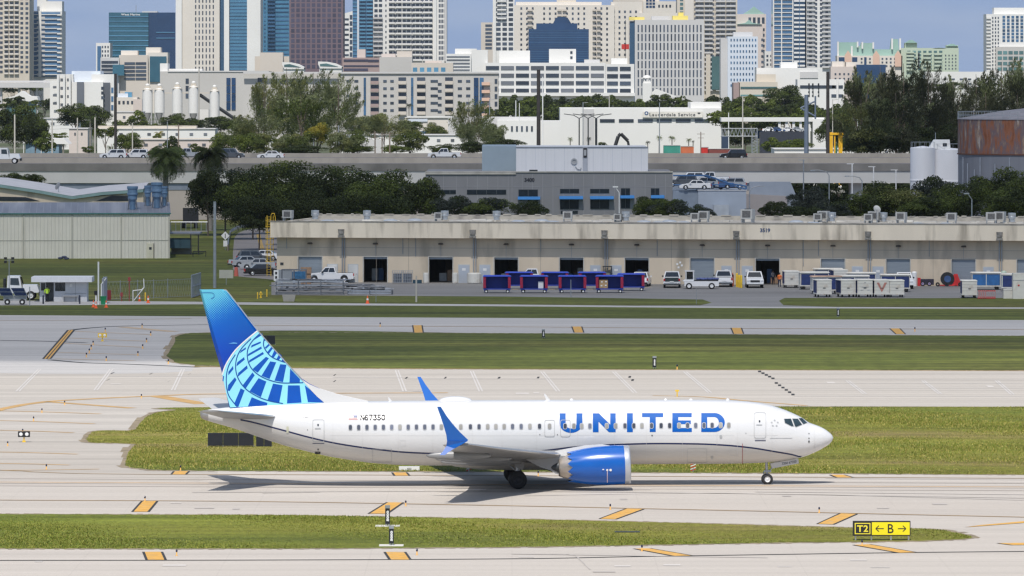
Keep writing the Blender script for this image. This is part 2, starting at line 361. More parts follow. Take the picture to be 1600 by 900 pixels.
bars=[([(643.7,508.5),(660.5,508.5),(662.5,520),(645.5,520)]),([(892.3,510.5),(910,510.5),(913.3,520),(896,520)]),([(1141,512.5),(1159.5,512.5),(1163,522),(1145,522)]),([(1389,513.5),(1407,513.5),(1416,522.5),(1399,522.5)]),([(270,736.8),(297,736.8),(292,741.8),(266,741.8)]),([(611,738.7),(637,738.7),(641.5,743.6),(614.5,743.6)]),([(1295,742.3),(1321,742.3),(1335,746.6),(1305,746.6)]),([(220,783.5),(247.5,783.5),(234,800),(205,800)]),([(603,785.3),(632,785.6),(607,803),(574,803)]),([(977,795),(1007.5,796),(964,811.8),(935,811)]),([(1311,802.6),(1341,803.6),(1304,820),(1275,819)]),([(1532,821),(1700,806),(1700,810),(1506,824.5)]),([(222,862.8),(255,862.8),(261,875.3),(227,875.3)]),([(599,863),(635,863),(643.5,875),(607,875)]),([(988,857.8),(1018,857.3),(1084,868.6),(1050,869.3)]),([(1331,852),(1361,851),(1434,863.5),(1402,864.3)]),([(1556,849.3),(1700,847.5),(1700,851),(1580,852.3)])]
for i,q in enumerate(bars):
 qmark('pavement_marking',q,'yellow pavement marking with black edges')
def pline(name,pts,w,m,label,z=MARK_Z-.004,step=20):
 g=MB();Q=[G(u,v) for u,v in spl(pts,step)]
 n=len(Q);off=[]
 for i in range(n):
  d=(Q[min(i+1,n-1)]-Q[max(i-1,0)]).normalized();off.append(Vector((-d.y,d.x,0))*w/2)
 for i in range(n-1):
  a,b,c,d=Q[i]+off[i],Q[i+1]+off[i+1],Q[i+1]-off[i+1],Q[i]-off[i]
  g.face([(p.x,p.y,z) for p in(d,c,b,a)])
 return tag(g.build(name,m,fix=False),label,None,kind='structure')
lab='painted taxiway guide line'
for pts,w in(([(L_,876.5),(0,876),(400,875.5),(800,873.5),(1000,870),(1200,867),(1400,864),(1600,862),(R_,860)],.34),([(L_,780),(0,781.7),(400,784),(800,790.7),(1000,795),(1200,799.3),(1400,804),(R_,814)],.42),([(L_,735),(0,735.3),(50,737.6),(125,740.3),(260,741.6),(400,741.9),(800,743.5),(1200,745.6),(R_,749)],.36),([(330,507.7),(400,508.6),(800,511),(1200,513.5),(R_,516)],.8),([(L_,500),(60,501),(300,498)],.5)):
 pline('pavement_line',pts,w,m_blk if w==.34 else m_line,lab)
for pts,w in(([(L_,752.3),(0,753.7),(400,755.7),(800,757.6),(1200,759.5),(R_,762.5)],.40),([(L_,720),(0,640),(37,632.5),(75,627.6),(162,622.5),(250,618.7),(350,615.7),(700,614)],.9),([(248,619.5),(318,631.5)],1.5),([(75,628),(207,638)],.9),([(L_,640),(0,642.3),(157,647)],.5),([(L_,656),(0,657.5),(148,662.5)],.45),([(L_,671),(0,672.7),(115,676.5)],.45),([(L_,705),(0,706.7),(121,710)],.42),([(L_,723),(0,724.5),(108,727)],.42),([(0,735),(60,734.8),(155,733.3)],.3),([(1020,618.5),(1100,620.5),(1160,626),(1260,634)],.5),([(300,573),(700,576.6),(R_,580.5)],.4)):
 pline('pavement_line',pts,w,mat('marking_line_yellow',(.50,.31,.12),.75,var=.2,scale=.6),lab)
for q,mm,ww,zz in(([(73,561),(111,516)],m_blk,.82,.001),([(70.5,561),(109.2,516.2)],m_yel,.17,.004),([(75.5,561.3),(113,515.8)],m_yel,.17,.004)):
 pline('hold_line',q,ww,mm,'diagonal yellow and black hold line across the far taxiway',z=MARK_Z+zz,step=100)
for pts in([(0,532),(70,533.5),(136,536)],[(112,516),(140,512.7),(200,509.5),(325,507.5)],[(78,562.5),(130,567),(200,569.3),(310,574)]):
 pline('pavement_line',pts,.7,m_blk,'dark guide line on the far taxiway',step=12)
for pts in([(118,518),(235,523)],[(110,528.5),(230,533.5)],[(97,536.5),(223,543)],[(92,551),(215,554.5)],[(85,561),(210,563.7)],[(190,511),(272,518.5)]):
 pline('pavement_line',pts,.7 if pts[0][0]<190 else 1.3,mat('marking_tan',(.48,.36,.24),.8,var=.1),'tan lead-off line on the far taxiway')
for a,b in(((60,577),(25,612)),((172,577),(147,610)),((284,577),(268,610)),((618,579),(630,612)),((735,580),(749,612)),((845,581),(870,612)),((957,581),(990,614)),((1068,581),(1107,614)),((1322,595),(1349,616)),((1440,595),(1467,616)),((1555,595),(1580,617))):
 for o in(0,4):pline('runway_marking',[(a[0]+o,a[1]),(b[0]+o*1.2,b[1])],.13,m_pale,'pale oblique stripe on the runway',step=100)
for pts in([(170,588.5),(360,589)],[(520,590),(640,590.5)],[(634,592.3),(990,592.5)],[(1210,593.5),(R_,594.5)],[(1240,619.5),(R_,620)],[(1215,599),(R_,600)],[(1225,606.5),(R_,607)],[(0,586),(160,586)]):
 pline('runway_marking',pts,.3,m_pale,'pale lengthwise stripe on the runway')
dk=[(175,583,5),(235,584,4),(295,584.5,3),(168,593.5,4),(230,593.5,3),(263,596,3),(522,586,3),(522,595.5,3),(634,590.5,3.5),(695,590.3,3),(779,590.3,3.5),(840,590,3),(983,589,3),(987.5,594,3)]+[(1186+i*5.2,580.5+i*3.6-(i<5)*i*.9,3) for i in range(11)]
for u,v,w in dk:
 g=MB();a,b=G(u-w/2,v+1.4),G(u+w/2,v-1.0)
 g.face([(a.x,a.y,MARK_Z),(b.x,a.y,MARK_Z),(b.x+.1,b.y,MARK_Z),(a.x+.1,b.y,MARK_Z)]);tag(g.build('runway_marking',m_blk,fix=False),'small black block mark on the runway',None,kind='structure')
for dy_,w_ in((-1.5,1.3),(.9,1.1),(4.5,1.6),(-6.5,1.2)):
 pline('pavement_stain',[(L_,752.3+dy_),(0,753.7+dy_),(400,755.7+dy_),(800,757.6+dy_),(1200,759.5+dy_),(R_,762.5+dy_)],w_,mat('worn_concrete',(.475,.425,.375),.85,var=.10,scale=.15,stretch=(.1,1,1)),'greyer strip worn along the taxi line',z=.0215-dy_*.0001)
rp_=random.Random(8)
for i in range(26):
 u=rp_.uniform(0,1600);v=rp_.choice([rp_.uniform(765,798),rp_.uniform(870,898),rp_.uniform(598,632)]);w_=rp_.uniform(8,40)*(1 if v>700 else .7);h_=rp_.uniform(.8,2.4);p=G(u,v);q=G(u+w_,v-h_);gq=MB();gq.face([(p.x,p.y,.0228),(q.x,p.y,.0228),(q.x,q.y,.0228),(p.x,q.y,.0228)])
 tag(gq.build('concrete_patch',mat('patch_pale',(.58,.54,.50),.85,var=.08,scale=.5) if i%3 else mat('patch_dark',(.44,.40,.365),.85,var=.12,scale=.5),fix=False),'rectangular repair patch in the concrete',None,kind='structure')
# tyre rubber swept along the taxi line (cracks and stains with their own shape)
for pts,w in(([(300,770),(700,768),(1100,771),(R_,783)],.25),([(820,775),(1200,772),(R_,790)],.2),([(1180,769),(R_,776)],.3),([(410,771),(500,769.5)],.2),([(800,866),(1200,872)],.25),([(1290,748),(R_,752)],.2),([(860,866),(900,869),(922,890)],.08)):
 pline('pavement_crack',pts,w,mat('rubber_trace',(.46,.42,.385),.8,var=.12,scale=.3),'faint tyre trace on the pale concrete',z=.0235)
# ---------------------------------------------------------------- the airliner
AOY,ATH=380.9,R(2.8)
CT,ST=math.cos(ATH),math.sin(ATH)
def loc(u,v,yl=0.0):
 a=(u-800.0)/F;t=(yl+AOY*CT)/(CT-a*ST)
 return Vector((a*t*CT+(t-AOY)*ST,yl,H-(v-VH)/F*t))
def px_of(x,y,z):
 X=x*CT-y*ST;Y=AOY+x*ST+y*CT;return 800+F*X/Y,VH+F*(H-z)/Y
plane=thing('airliner','white and blue twin engine passenger jet taxiing to the right','airplane',(0,AOY,0),ATH)
m_fw=mat('airliner_white',(.69,.69,.69),.2,var=.015,scale=.4,coat=.5)
m_fg=mat('airliner_belly_grey',(.56,.545,.52),.28,var=.03,scale=.5)
m_navy=mat('airliner_navy',(.008,.018,.085),.25,var=.05)
m_blue=mat('airliner_blue',(.0,.095,.42),.24,var=.06,scale=.8,coat=.35,dirt=((.01,.08,.34),.5),dscale=.9)
m_wing=mat('wing_grey',(.25,.25,.25),.35,var=.06,scale=.6,stretch=(1,.3,1),dirt=((.25,.25,.25),.5),dscale=.6)
m_lip=mat('intake_lip_metal',(.56,.58,.62),.34,.55,var=.03)
m_noz=mat('nozzle_titanium',(.50,.45,.40),.38,.75,var=.12,scale=2)
m_line2=mat('panel_line_grey',(.40,.41,.42),.5,var=.1)
m_wgl=mat('cabin_window_glass',(.11,.12,.155),.12,var=.1,objrand=.6,spec=.7)
m_wshade=mat('cabin_window_shade',(.30,.29,.265),.4,var=.05,objrand=.2)
m_wfr=mat('cabin_window_frame',(.45,.45,.46),.4,var=.05)
topo=[(312.6,646),(313.5,642.5),(325,640),(360,636),(430,631.2),(505,628.6),(575,626.8),(640,626.0),(900,624.8),(1075,624.6),(1137,625.3),(1162,626.6),(1182,628.8),(1200,632),(1220,638),(1237.5,645),(1253.7,653),(1263.7,660),(1272.5,663.2),(1285,668.3),(1295,675),(1300,680.0),(1301.8,684)]
boto=[(312.6,647),(313.5,652),(330,659),(362,668.3),(400,681.3),(437,693.7),(475,704),(512,712.7),(550,719),(587,723.9),(640,726.9),(687,727.3),(900,726.3),(985,725.4),(1075,724.9),(1137,724.5),(1175,723.6),(1212,721.3),(1237,717.8),(1255,713.7),(1275,705.8),(1292,696.6),(1298.5,691),(1301.0,687),(1301.8,684.4)]
stro=[(312.6,646.5),(340,651),(382,657),(437,670.4),(487,683.5),(525,691.8),(587,700.8),(637,705.8),(687,707.8),(760,708.6),(840,704),(900,697),(965,693.2),(1025,691.7),(1087,692.2),(1137,694.6),(1175,698.8),(1212,705.2),(1240,710.5),(1256,714.6),(1275,712),(1301.8,692)]
def pchip(xs,ys,x):
 xs=np.array(xs,float);ys=np.array(ys,float);h=np.diff(xs);dl=np.diff(ys)/h
 m=np.zeros(len(xs));m[0]=dl[0];m[-1]=dl[-1]
 for i in range(1,len(xs)-1):
  if dl[i-1]*dl[i]>0:w1=2*h[i]+h[i-1];w2=h[i]+2*h[i-1];m[i]=(w1+w2)/(w1/dl[i-1]+w2/dl[i])
 x=np.clip(x,xs[0],xs[-1]);i=np.clip(np.searchsorted(xs,x)-1,0,len(h)-1);t=(x-xs[i])/h[i]
 return ys[i]*(1+2*t)*(1-t)**2+h[i]*m[i]*t*(1-t)**2+ys[i+1]*t*t*(3-2*t)+h[i]*m[i+1]*t*t*(t-1)
def curve_xz(pts,yl=0.0):
 q=[loc(u,v,yl) for u,v in pts];return[p.x for p in q],[p.z for p in q]
TX,TZ=curve_xz(topo);BX,BZ=curve_xz(boto);SX,SZ=curve_xz(stro,-1.7)
XN,XT=TX[-1],TX[0]
def prof(x):
 t=float(pchip(TX,TZ,x));b=float(pchip(BX,BZ,x));zc,hh=(t+b)/2,max((t-b)/2,.01)
 hw=1.88*min(1.0,hh/2.0)**(0.92 if x>0 else 1.0)
 if x>8:hw=1.88*min(1.0,(max(XN-x,0)/6.3))**.5*(1 if x<13.9 else 1) if x>XN-6.3 else 1.88
 if x>8:hw=min(hw,hh*.97+.02) if XN-x<3.0 else hw
 return zc,hh,max(hw,.01)
def skin(x,z,off=0.0):
 """point on the near (starboard) side of the fuselage"""
 zc,hh,hw=prof(x);c=max(-.999,min(.999,(z-zc)/hh));s=math.sqrt(1-c*c)
 n=Vector((0,-s/hw,c/hh)).normalized()
 return Vector((x,-hw*s,z))+n*off
def pskin(u,v,off=0.0):
 y=-1.85
 for _ in range(4):
  p=loc(u,v,y);q=skin(p.x,p.z);y=q.y
 p=loc(u,v,y);return skin(p.x,p.z,off)
s_=np.linspace(0,1,40)**1.9
xs=list(XN-(XN-13.0)*s_)+list(np.arange(12.5,-18.5,-.5))+[-18.6,-19.0,-19.3,-19.45,-19.55,XT+.01,XT]
xs=sorted(set(round(x,4) for x in xs if x>=XT),reverse=True)
N1,N2=18,9
rings=[]
for x in xs:
 zc,hh,hw=prof(x);sz=float(pchip(SX,SZ,x));wst=.105
 f1=math.acos(max(-.995,min(.98,(sz-zc)/hh)));f2=math.acos(max(-.998,min(.975,(sz-wst-zc)/hh)))
 f2=max(f2,f1+.002)
 ph=list(np.linspace(0,f1,N1))+[f2]+list(np.linspace(f2,math.pi,N2+1)[1:])
 rings.append([(x,-hw*math.sin(p),zc+hh*math.cos(p)) for p in ph]+[(x,hw*math.sin(p),zc+hh*math.cos(p)) for p in ph[-2:0:-1]])
fu=MB();K=len(rings[0])
for r in rings:fu.v+=r
xs_strip=(float(SX[2])-.2,float(SX[-3])+.05)
for i in range(len(rings)-1):
 xm=(xs[i]+xs[i+1])/2
 for j in range(K):
  j2=(j+1)%K
  k=j if j<N1+N2 else K-1-j
  mi=0 if k<N1-1 else(1 if k==N1-1 else 2)
  if mi==1 and not(xs_strip[0]<xm<xs_strip[1]):mi=0 if xm>0 else 2
  if xm>xs_strip[1]:mi=0
  if xm<-18.95:mi=3
  fu.f.append((i*K+j,i*K+j2,(i+1)*K+j2,(i+1)*K+j));fu.m.append(mi)
fu.f.append(tuple(range(K)));fu.m.append(0);fu.f.append(tuple((len(rings)-1)*K+i for i in range(K))[::-1]);fu.m.append(3)
fus=fu.build('fuselage',[m_fw,m_navy,m_fg,mat('tail_cone_metal',(.38,.36,.34),.4,.6)],plane,smooth=True)
# decals hug the skin: cut into strips, then lifted to the surface
def decal(name,polys,m,parent,off=.015,fn=pskin,step=3.0,mi=None):
 bm=bmesh.new()
 for poly in polys:
  vs=[bm.verts.new((u,0,v)) for u,v in poly];bm.faces.new(vs)
 bmesh.ops.triangulate(bm,faces=bm.faces)
 if step:
  lo=min(v.co.z for v in bm.verts);hi=max(v.co.z for v in bm.verts);k=lo+step
  while k<hi:
   bmesh.ops.bisect_plane(bm,geom=bm.verts[:]+bm.edges[:]+bm.faces[:],plane_co=(0,0,k),plane_no=(0,0,1));k+=step
 for v in bm.verts:v.co=fn(v.co.x,v.co.z,off)
 bmesh.ops.recalc_face_normals(bm,faces=bm.faces)
 for f in bm.faces:
  if f.normal.y>0:f.normal_flip()
 me=bpy.data.meshes.new(name);bm.to_mesh(me);bm.free();me.materials.append(m);return link(name,me,parent)
def rect(u0,v0,u1,v1):return[(u0,v0),(u1,v0),(u1,v1),(u0,v1)]
def rrect(u0,v0,u1,v1,r,n=4):
 o=[]
 for cx,cy,a in((u1-r,v0+r,-90),(u1-r,v1-r,0),(u0+r,v1-r,90),(u0+r,v0+r,180)):
  for i in range(n+1):t=R(a+90*i/n);o.append((cx+r*math.cos(t),cy+r*math.sin(t)))
 return o
def ringpolys(outer,inner):
 n=len(outer);return[[outer[i],outer[(i+1)%n],inner[(i+1)%n],inner[i]] for i in range(n)]
LT=[]
# U
def arc(cx,cy,rx,ry,a0,a1,n=10):return[(cx+rx*math.cos(R(a0+(a1-a0)*i/n)),cy+ry*math.sin(R(a0+(a1-a0)*i/n))) for i in range(n+1)]
def strip(o,i):return[[o[k],o[k+1],i[k+1],i[k]] for k in range(len(o)-1)]
LT+=[rect(874.5,646,883.8,662),rect(900.7,646,910,662)]+strip(arc(892.25,662,17.75,14.3,0,180,14),arc(892.25,662,8.45,7.6,0,180,14))
LT+=[rect(926.3,646,935.3,675.3),rect(953.5,646,962,675.3),[(935.3,646),(935.8,646),(953.5,663.5),(953.5,675.3),(951.5,675.3),(935.3,659)]]
LT+=[rect(979.6,645.8,988.8,675.2),rect(1003.2,645.6,1036.2,651.8),rect(1015.2,651.8,1024.6,675)]
LT+=[rect(1050.5,645.5,1059.8,675),rect(1059.8,645.5,1080.8,651.8),rect(1059.8,657,1079.3,662.7),rect(1059.8,668.8,1081,675)]
LT+=[rect(1095.7,645.5,1105,675),rect(1105,645.5,1116,651.8),rect(1105,668.6,1116,675)]+strip(arc(1116,660.2,16.5,14.8,-90,90,14),arc(1116,660.2,7.2,8.4,-90,90,14))
decal('lettering',LT,mat('lettering_blue',(.0,.10,.42),.5,var=.03,spec=.2),plane,.012)
dk_txt=mat('registration_grey',(.04,.045,.06),.5,var=.05)
def stext(s,u,v,hpx,m,name='lettering',fn=pskin,sx=1.0,bold=0.0,off=.014,spacing=1.0):
 vs,fs=text_geo(s,hpx*1.37,bold,sx,spacing);mb=MB()
 mb.v=[tuple(fn(u+x,v-y,off)) for x,y in vs];mb.f=fs;mb.m=[0]*len(fs);return mb.build(name,m,plane)
SG={'N':[[(0,0),(0,1)],[(0,1),(1,0)],[(1,0),(1,1)]],'6':[[(.9,.95),(.35,1),(0,.6),(0,.25),(.25,0),(.75,0),(1,.28),(.75,.55),(.25,.55),(0,.35)]],'7':[[(0,1),(1,1),(.4,0)]],'3':[[(.05,1),(.95,1),(.5,.6),(.85,.5),(1,.27),(.75,0),(.25,0),(0,.2)]],'5':[[(.95,1),(.15,1),(.08,.52),(.7,.6),(1,.3),(.7,0),(.2,0),(0,.15)]],'0':[[(.5,0),(.15,.08),(0,.5),(.15,.92),(.5,1),(.85,.92),(1,.5),(.85,.08),(.5,0)]]}
def strokes(s,u,v,w,h,pitch,th):
 o=[]
 for i,ch in enumerate(s):
  for pl in SG[ch]:
   for a,b in zip(pl,pl[1:]):
    a=Vector((u+i*pitch+a[0]*w,v+h-a[1]*h));b=Vector((u+i*pitch+b[0]*w,v+h-b[1]*h));d_=(b-a).normalized()*th*.3;n=Vector((-d_.y,d_.x)).normalized()*th/2
    o.append([a+n-d_,b+n+d_,b-n+d_,a-n-d_])
 return o
decal('registration_text',strokes('N67350',563.8,648.9,4.6,7.0,6.55,1.8),mat('registration_black',(.015,.015,.02),.6),plane,.016)
stext('7350',478,651.5,2.6,dk_txt,'registration_text',sx=1.2)
# small flag by the registration
decal('flag',[rect(544.5,649,559,650.2),rect(544.5,651.2,559,652.2),rect(544.5,653.3,559,654.3),rect(544.5,655.2,559,656.2)],mat('flag_red',(.45,.18,.18),.5),plane,.014)
decal('flag',[rect(552,649,559,652.6)],mat('flag_blue',(.16,.18,.30),.5),plane,.018)
# cabin windows, each its own part
wu=[547.5,560.4,573.3,586.2,599.1,612,624.9,637.8,650.7,663.6,676.6,689.7,706.5,720,735,748.5,762,774.8,787.8,800.8,814.3,828,843,858.7,883,896.7,909,921.7,948,962,976.5,990.3,1003,1018,1033,1046.3,1061,1074.3,1087,1100,1112.7,1126,1138.7]
rw=random.Random(5)
for u in wu:
 v=668.0+(u-547.5)*(664.5-668.0)/(1138.7-547.5)
 o=decal('window',[rrect(u-3.2,v-4.7,u+3.2,v+4.7,2.4,3)],m_wfr,plane,.020,step=2.5)
 sh=rw.random()<.45
 decal('pane',[rrect(u-2.4,v-3.8,u+2.4,v+3.8,1.9,3)],m_wshade if sh else m_wgl,o,.028,step=2.5)
def door(u0,v0,u1,v1,name='door',r=3,w=.7):
 a=rrect(u0,v0,u1,v1,r,4);b=rrect(u0+w,v0+w,u1-w,v1-w,r-w*.6,4)
 return decal(name,ringpolys(a,b),m_line2,plane,.02,step=2.5)
d1=door(488.3,655.5,506.7,690.5);d2=door(1178,644.5,1197,684.8,r=3.5);door(850.8,656,866.8,682.6,'overwing_exit');door(875.5,656,891.2,682.6,'overwing_exit')
for d,u,v in((d1,497,664),(d2,1186.8,658.3)):
 decal('door_window',[rrect(u-1.2,v-1.6,u+1.2,v+1.6,1,3)],glass_dark,d,.026,step=0)
 decal('door_handle',[rect(u-5,v+4.8,u+4,v+6.2)],m_line2,d,.026,step=0)
decal('door_sill',[rect(1179.5,687.3,1196.5,688.5)],m_navy,plane,.024,step=0);decal('door_sill',[rect(488.3,692.2,506.7,693.1)],m_navy,plane,.024,step=0)
for i in range(5):
 t=R(-90+72*i);u,v=1210.5+5*math.cos(t),661.5+4.6*math.sin(t)
 decal('alliance_emblem',[[(u-1.8,v-.4),(u+.2,v-1.5),(u+1.7,v+.5),(u-.2,v+1.4)]],m_line2,plane,.02,step=0)
for poly in([(1225.3,654.9),(1235.8,654.7),(1240,665.9),(1236.7,665.9),(1226.7,660.9)],[(1238.2,654.7),(1246.5,654.9),(1253.1,663.7),(1244.2,667),(1242.3,666.2)],[(1248.2,654.2),(1253.2,653.9),(1261.0,660.9),(1255.4,663)]):
 cx=sum(p[0] for p in poly)/len(poly);cy=sum(p[1] for p in poly)/len(poly)
 o=decal('cockpit_window',[[(cx+(a-cx)*1.1,cy+(b-cy)*1.1) for a,b in poly]],m_line2,plane,.022,step=2)
 decal('pane',[poly],mat('cockpit_glass',(.03,.05,.06),.06,var=.3,scale=4,spec=.9),o,.034,step=2)
for u,v,r in((1264,677.5,.8),(1264,684.8,.9),(1264,689.7,1.3),(1018.8,680.3,1.0),(1126.3,682.2,2.2),(1112.5,715,2.0),(843.5,679,.7),(871,679,.7),(1165.5,677,.6),(480.5,671.5,.6),(497,702,1.2)):
 decal('sensor_port',[[(u+r*math.cos(t),v+r*1.25*math.sin(t)) for t in np.linspace(0,6.28,9)[:-1]]],m_line2 if r>1.5 else dark_metal,plane,.026,step=0)
decal('access_panel',ringpolys(rect(582,701.5,612,722),rect(582.5,702,611.5,721.5)),m_line2,plane,.02,step=3)
decal('access_panel',ringpolys(rect(1074,701,1104.5,722.5),rect(1074.4,701.4,1104.1,722.1)),m_line2,plane,.02,step=3)
decal('warning_stripe',[rect(1159.8,693,1160.5,725)],mat('stripe_red',(.35,.05,.05),.5),plane,.022,step=3)
decal('tail_strobe_panel',[rect(447.5,666.5,451,676)],mat('pale_vent',(.55,.55,.42),.5),plane,.03,step=3)
decal('placard',[rect(492,705.5,500.5,709)],dark_metal,plane,.03,step=3);decal('placard_line',[rect(1203,684.3,1238,685.0)],m_line2,plane,.02,step=0)
m_joint=mat('skin_joint',(.60,.60,.60),.4,var=.05)
for u in(520,566,622,676,738,784,838,902,960,1010,1066,1120,1152,1206):
 decal('skin_joint',[rect(u,pchip([p[0] for p in topo],[p[1] for p in topo],u)+6,u+.35,pchip([p[0] for p in boto],[p[1] for p in boto],u)-3)],m_joint,plane,.009,step=4)
for v0 in(640.5,680.5):
 decal('skin_joint',[rect(u,v0,min(u+30,1215),v0+.3) for u in range(515,1215,30)],m_joint,plane,.008,step=0)
decal('radome_joint',[rect(1272.6,668,1273.1,702)],m_joint,plane,.012,step=3)
decal('hatch',ringpolys(rect(625,688,634,697),rect(625.4,688.4,633.6,696.6)),m_joint,plane,.012,step=2);decal('hatch',ringpolys(rect(1140,702,1152,712),rect(1140.4,702.4,1151.6,711.6)),m_joint,plane,.012,step=2)
# airfoil surfaces
def foil(name,secs,m,parent=plane,le=None):
 """secs: list of (LE point, TE point, thickness); loft with a lens section; optional separate leading edge material"""
 P=[(0,0),(.02,.35),(.08,.75),(.28,1),(.6,.75),(1,.03)]
 mb=MB();rr=[]
 for(a,b,t) in secs:
  a,b=Vector(a),Vector(b);up=Vector((0,0,1)) if abs((secs[-1][0][2]-secs[0][0][2]))<abs(secs[-1][0][1]-secs[0][0][1]) else Vector((0,1,0))
  ring=[a.lerp(b,c)+up*t/2*h for c,h in P]+[a.lerp(b,c)-up*t/2*h*.8 for c,h in P[:0:-1]]
  rr.append(ring)
 k=len(rr[0])
 for r in rr:mb.v+=[tuple(p) for p in r]
 for i in range(len(rr)-1):
  for j in range(k):
   j2=(j+1)%k;mb.f.append((i*k+j,i*k+j2,(i+1)*k+j2,(i+1)*k+j));mb.m.append(1 if(le and(j<1 or j>=k-1)) else 0)
 mb.f.append(tuple(range(k)));mb.m.append(0);mb.f.append(tuple((len(rr)-1)*k+i for i in range(k)));mb.m.append(0)
 o=mb.build(name,[m,le] if le else m,parent);sharp(o.data,40);return o
for s in(-1,1):
 foil('wing',[((6.6,s*1.2,1.75),(-2.6,s*1.2,1.70),.95),((5.0,s*2.2,1.92),(-2.9,s*2.2,1.80),.85),((2.85,s*4.9,2.22),(-3.2,s*5.6,2.12),.62),((-1.0,s*12,3.02),(-4.3,s*12,2.94),.36),((-3.35,s*17.0,3.62),(-5.0,s*17.0,3.60),.2)],m_wing,le=alu)
 for yy,xr,ln in((3.6,-3.6,2.6),(7.2,-3.8,2.4),(10.6,-4.3,2.0)):
  mb=MB();z0=1.75+(yy-2)*.118;xx=xr-(yy-5)*.1
  mb.ico((xx+ln*.55,s*yy,z0-.22),1.0,(ln,.17,.27),8);mb.build('flap_track_fairing',m_wing,plane,smooth=True)
 foil('stabilizer',[((-14.5,s*.5,4.35),(-18.1,s*.5,4.30),.35),((-18.35,s*7.15,5.12),(-19.65,s*7.15,5.1),.12)],m_wing if s<0 else m_fg,le=alu)  # darker grey on the near one puts its underside shade into the colour
# winglets: outlines of the near one give both
upx=[(682.6,635),(688.4,635),(697,648.5),(707.5,662.7),(719,675.5),(729,685),(731.5,687.3),(730.5,690),(714,689),(698.7,689.3),(697.5,680),(692.7,663.7)]
lpx=[(698.7,688.7),(730.5,689.5),(722.5,695),(710,701),(701,706.3),(695,711),(686.7,710.9),(692.5,705),(697.7,697)]
m_wb2=mat('winglet_dark_blue',(.0,.125,.52),.35,var=.05,coat=.3)
for s in(-1,1):
 for nm,poly,y0,y1,zt in(('winglet',upx,17.05,17.75,0),('lower_winglet',lpx,17.05,17.35,1)):
  pts=[loc(u,v,-17.35) for u,v in poly];z0=3.62
  mb=MB();zmax=max(abs(p.z-z0) for p in pts)
  q=[(p.x,y0+(y1-y0)*abs(p.z-z0)/zmax,p.z) for p in pts]
  th=.055
  mb.v=[(x,s*(y-th),z) for x,y,z in q]+[(x,s*(y+th),z) for x,y,z in q];n=len(q)
  mb.f=[tuple(range(n)),tuple(range(n,2*n))[::-1]]+[(i,(i+1)%n,n+(i+1)%n,n+i) for i in range(n)];mb.m=[0]*len(mb.f)
  mb.build(nm,m_wb2 if nm=='winglet' else m_blue,plane)
# belly fairing
mb=MB();
bx=[(-5.0,.05),(-4.6,.45),(-3.6,.8),(-2,1),(0,1.04),(3,1.04),(5,.95),(6.6,.6),(7.6,.05)]
for i,(x,k) in enumerate(bx):
 for j in range(21):
  t=math.pi*(j/20.0);zc=2.0;mb.v.append((x,-math.cos(t)*2.02*k,zc-math.sin(t)**.8*.99*(k if k>.5 else k)))
for i in range(len(bx)-1):
 for j in range(20):a=i*21+j;mb.f.append((a,a+1,a+22,a+21));mb.m.append(0)
mb.build('belly_fairing',m_fg,plane,smooth=True)
mb=MB();mb.ico((0,0,0),1,(2.2,.32,.33),10);o=mb.build('sunlit_belly_pod',m_fw,plane,smooth=True,loc=loc(741,717.5,-2.0))  # added white pod, its colour standing for sun on the aft belly fairing
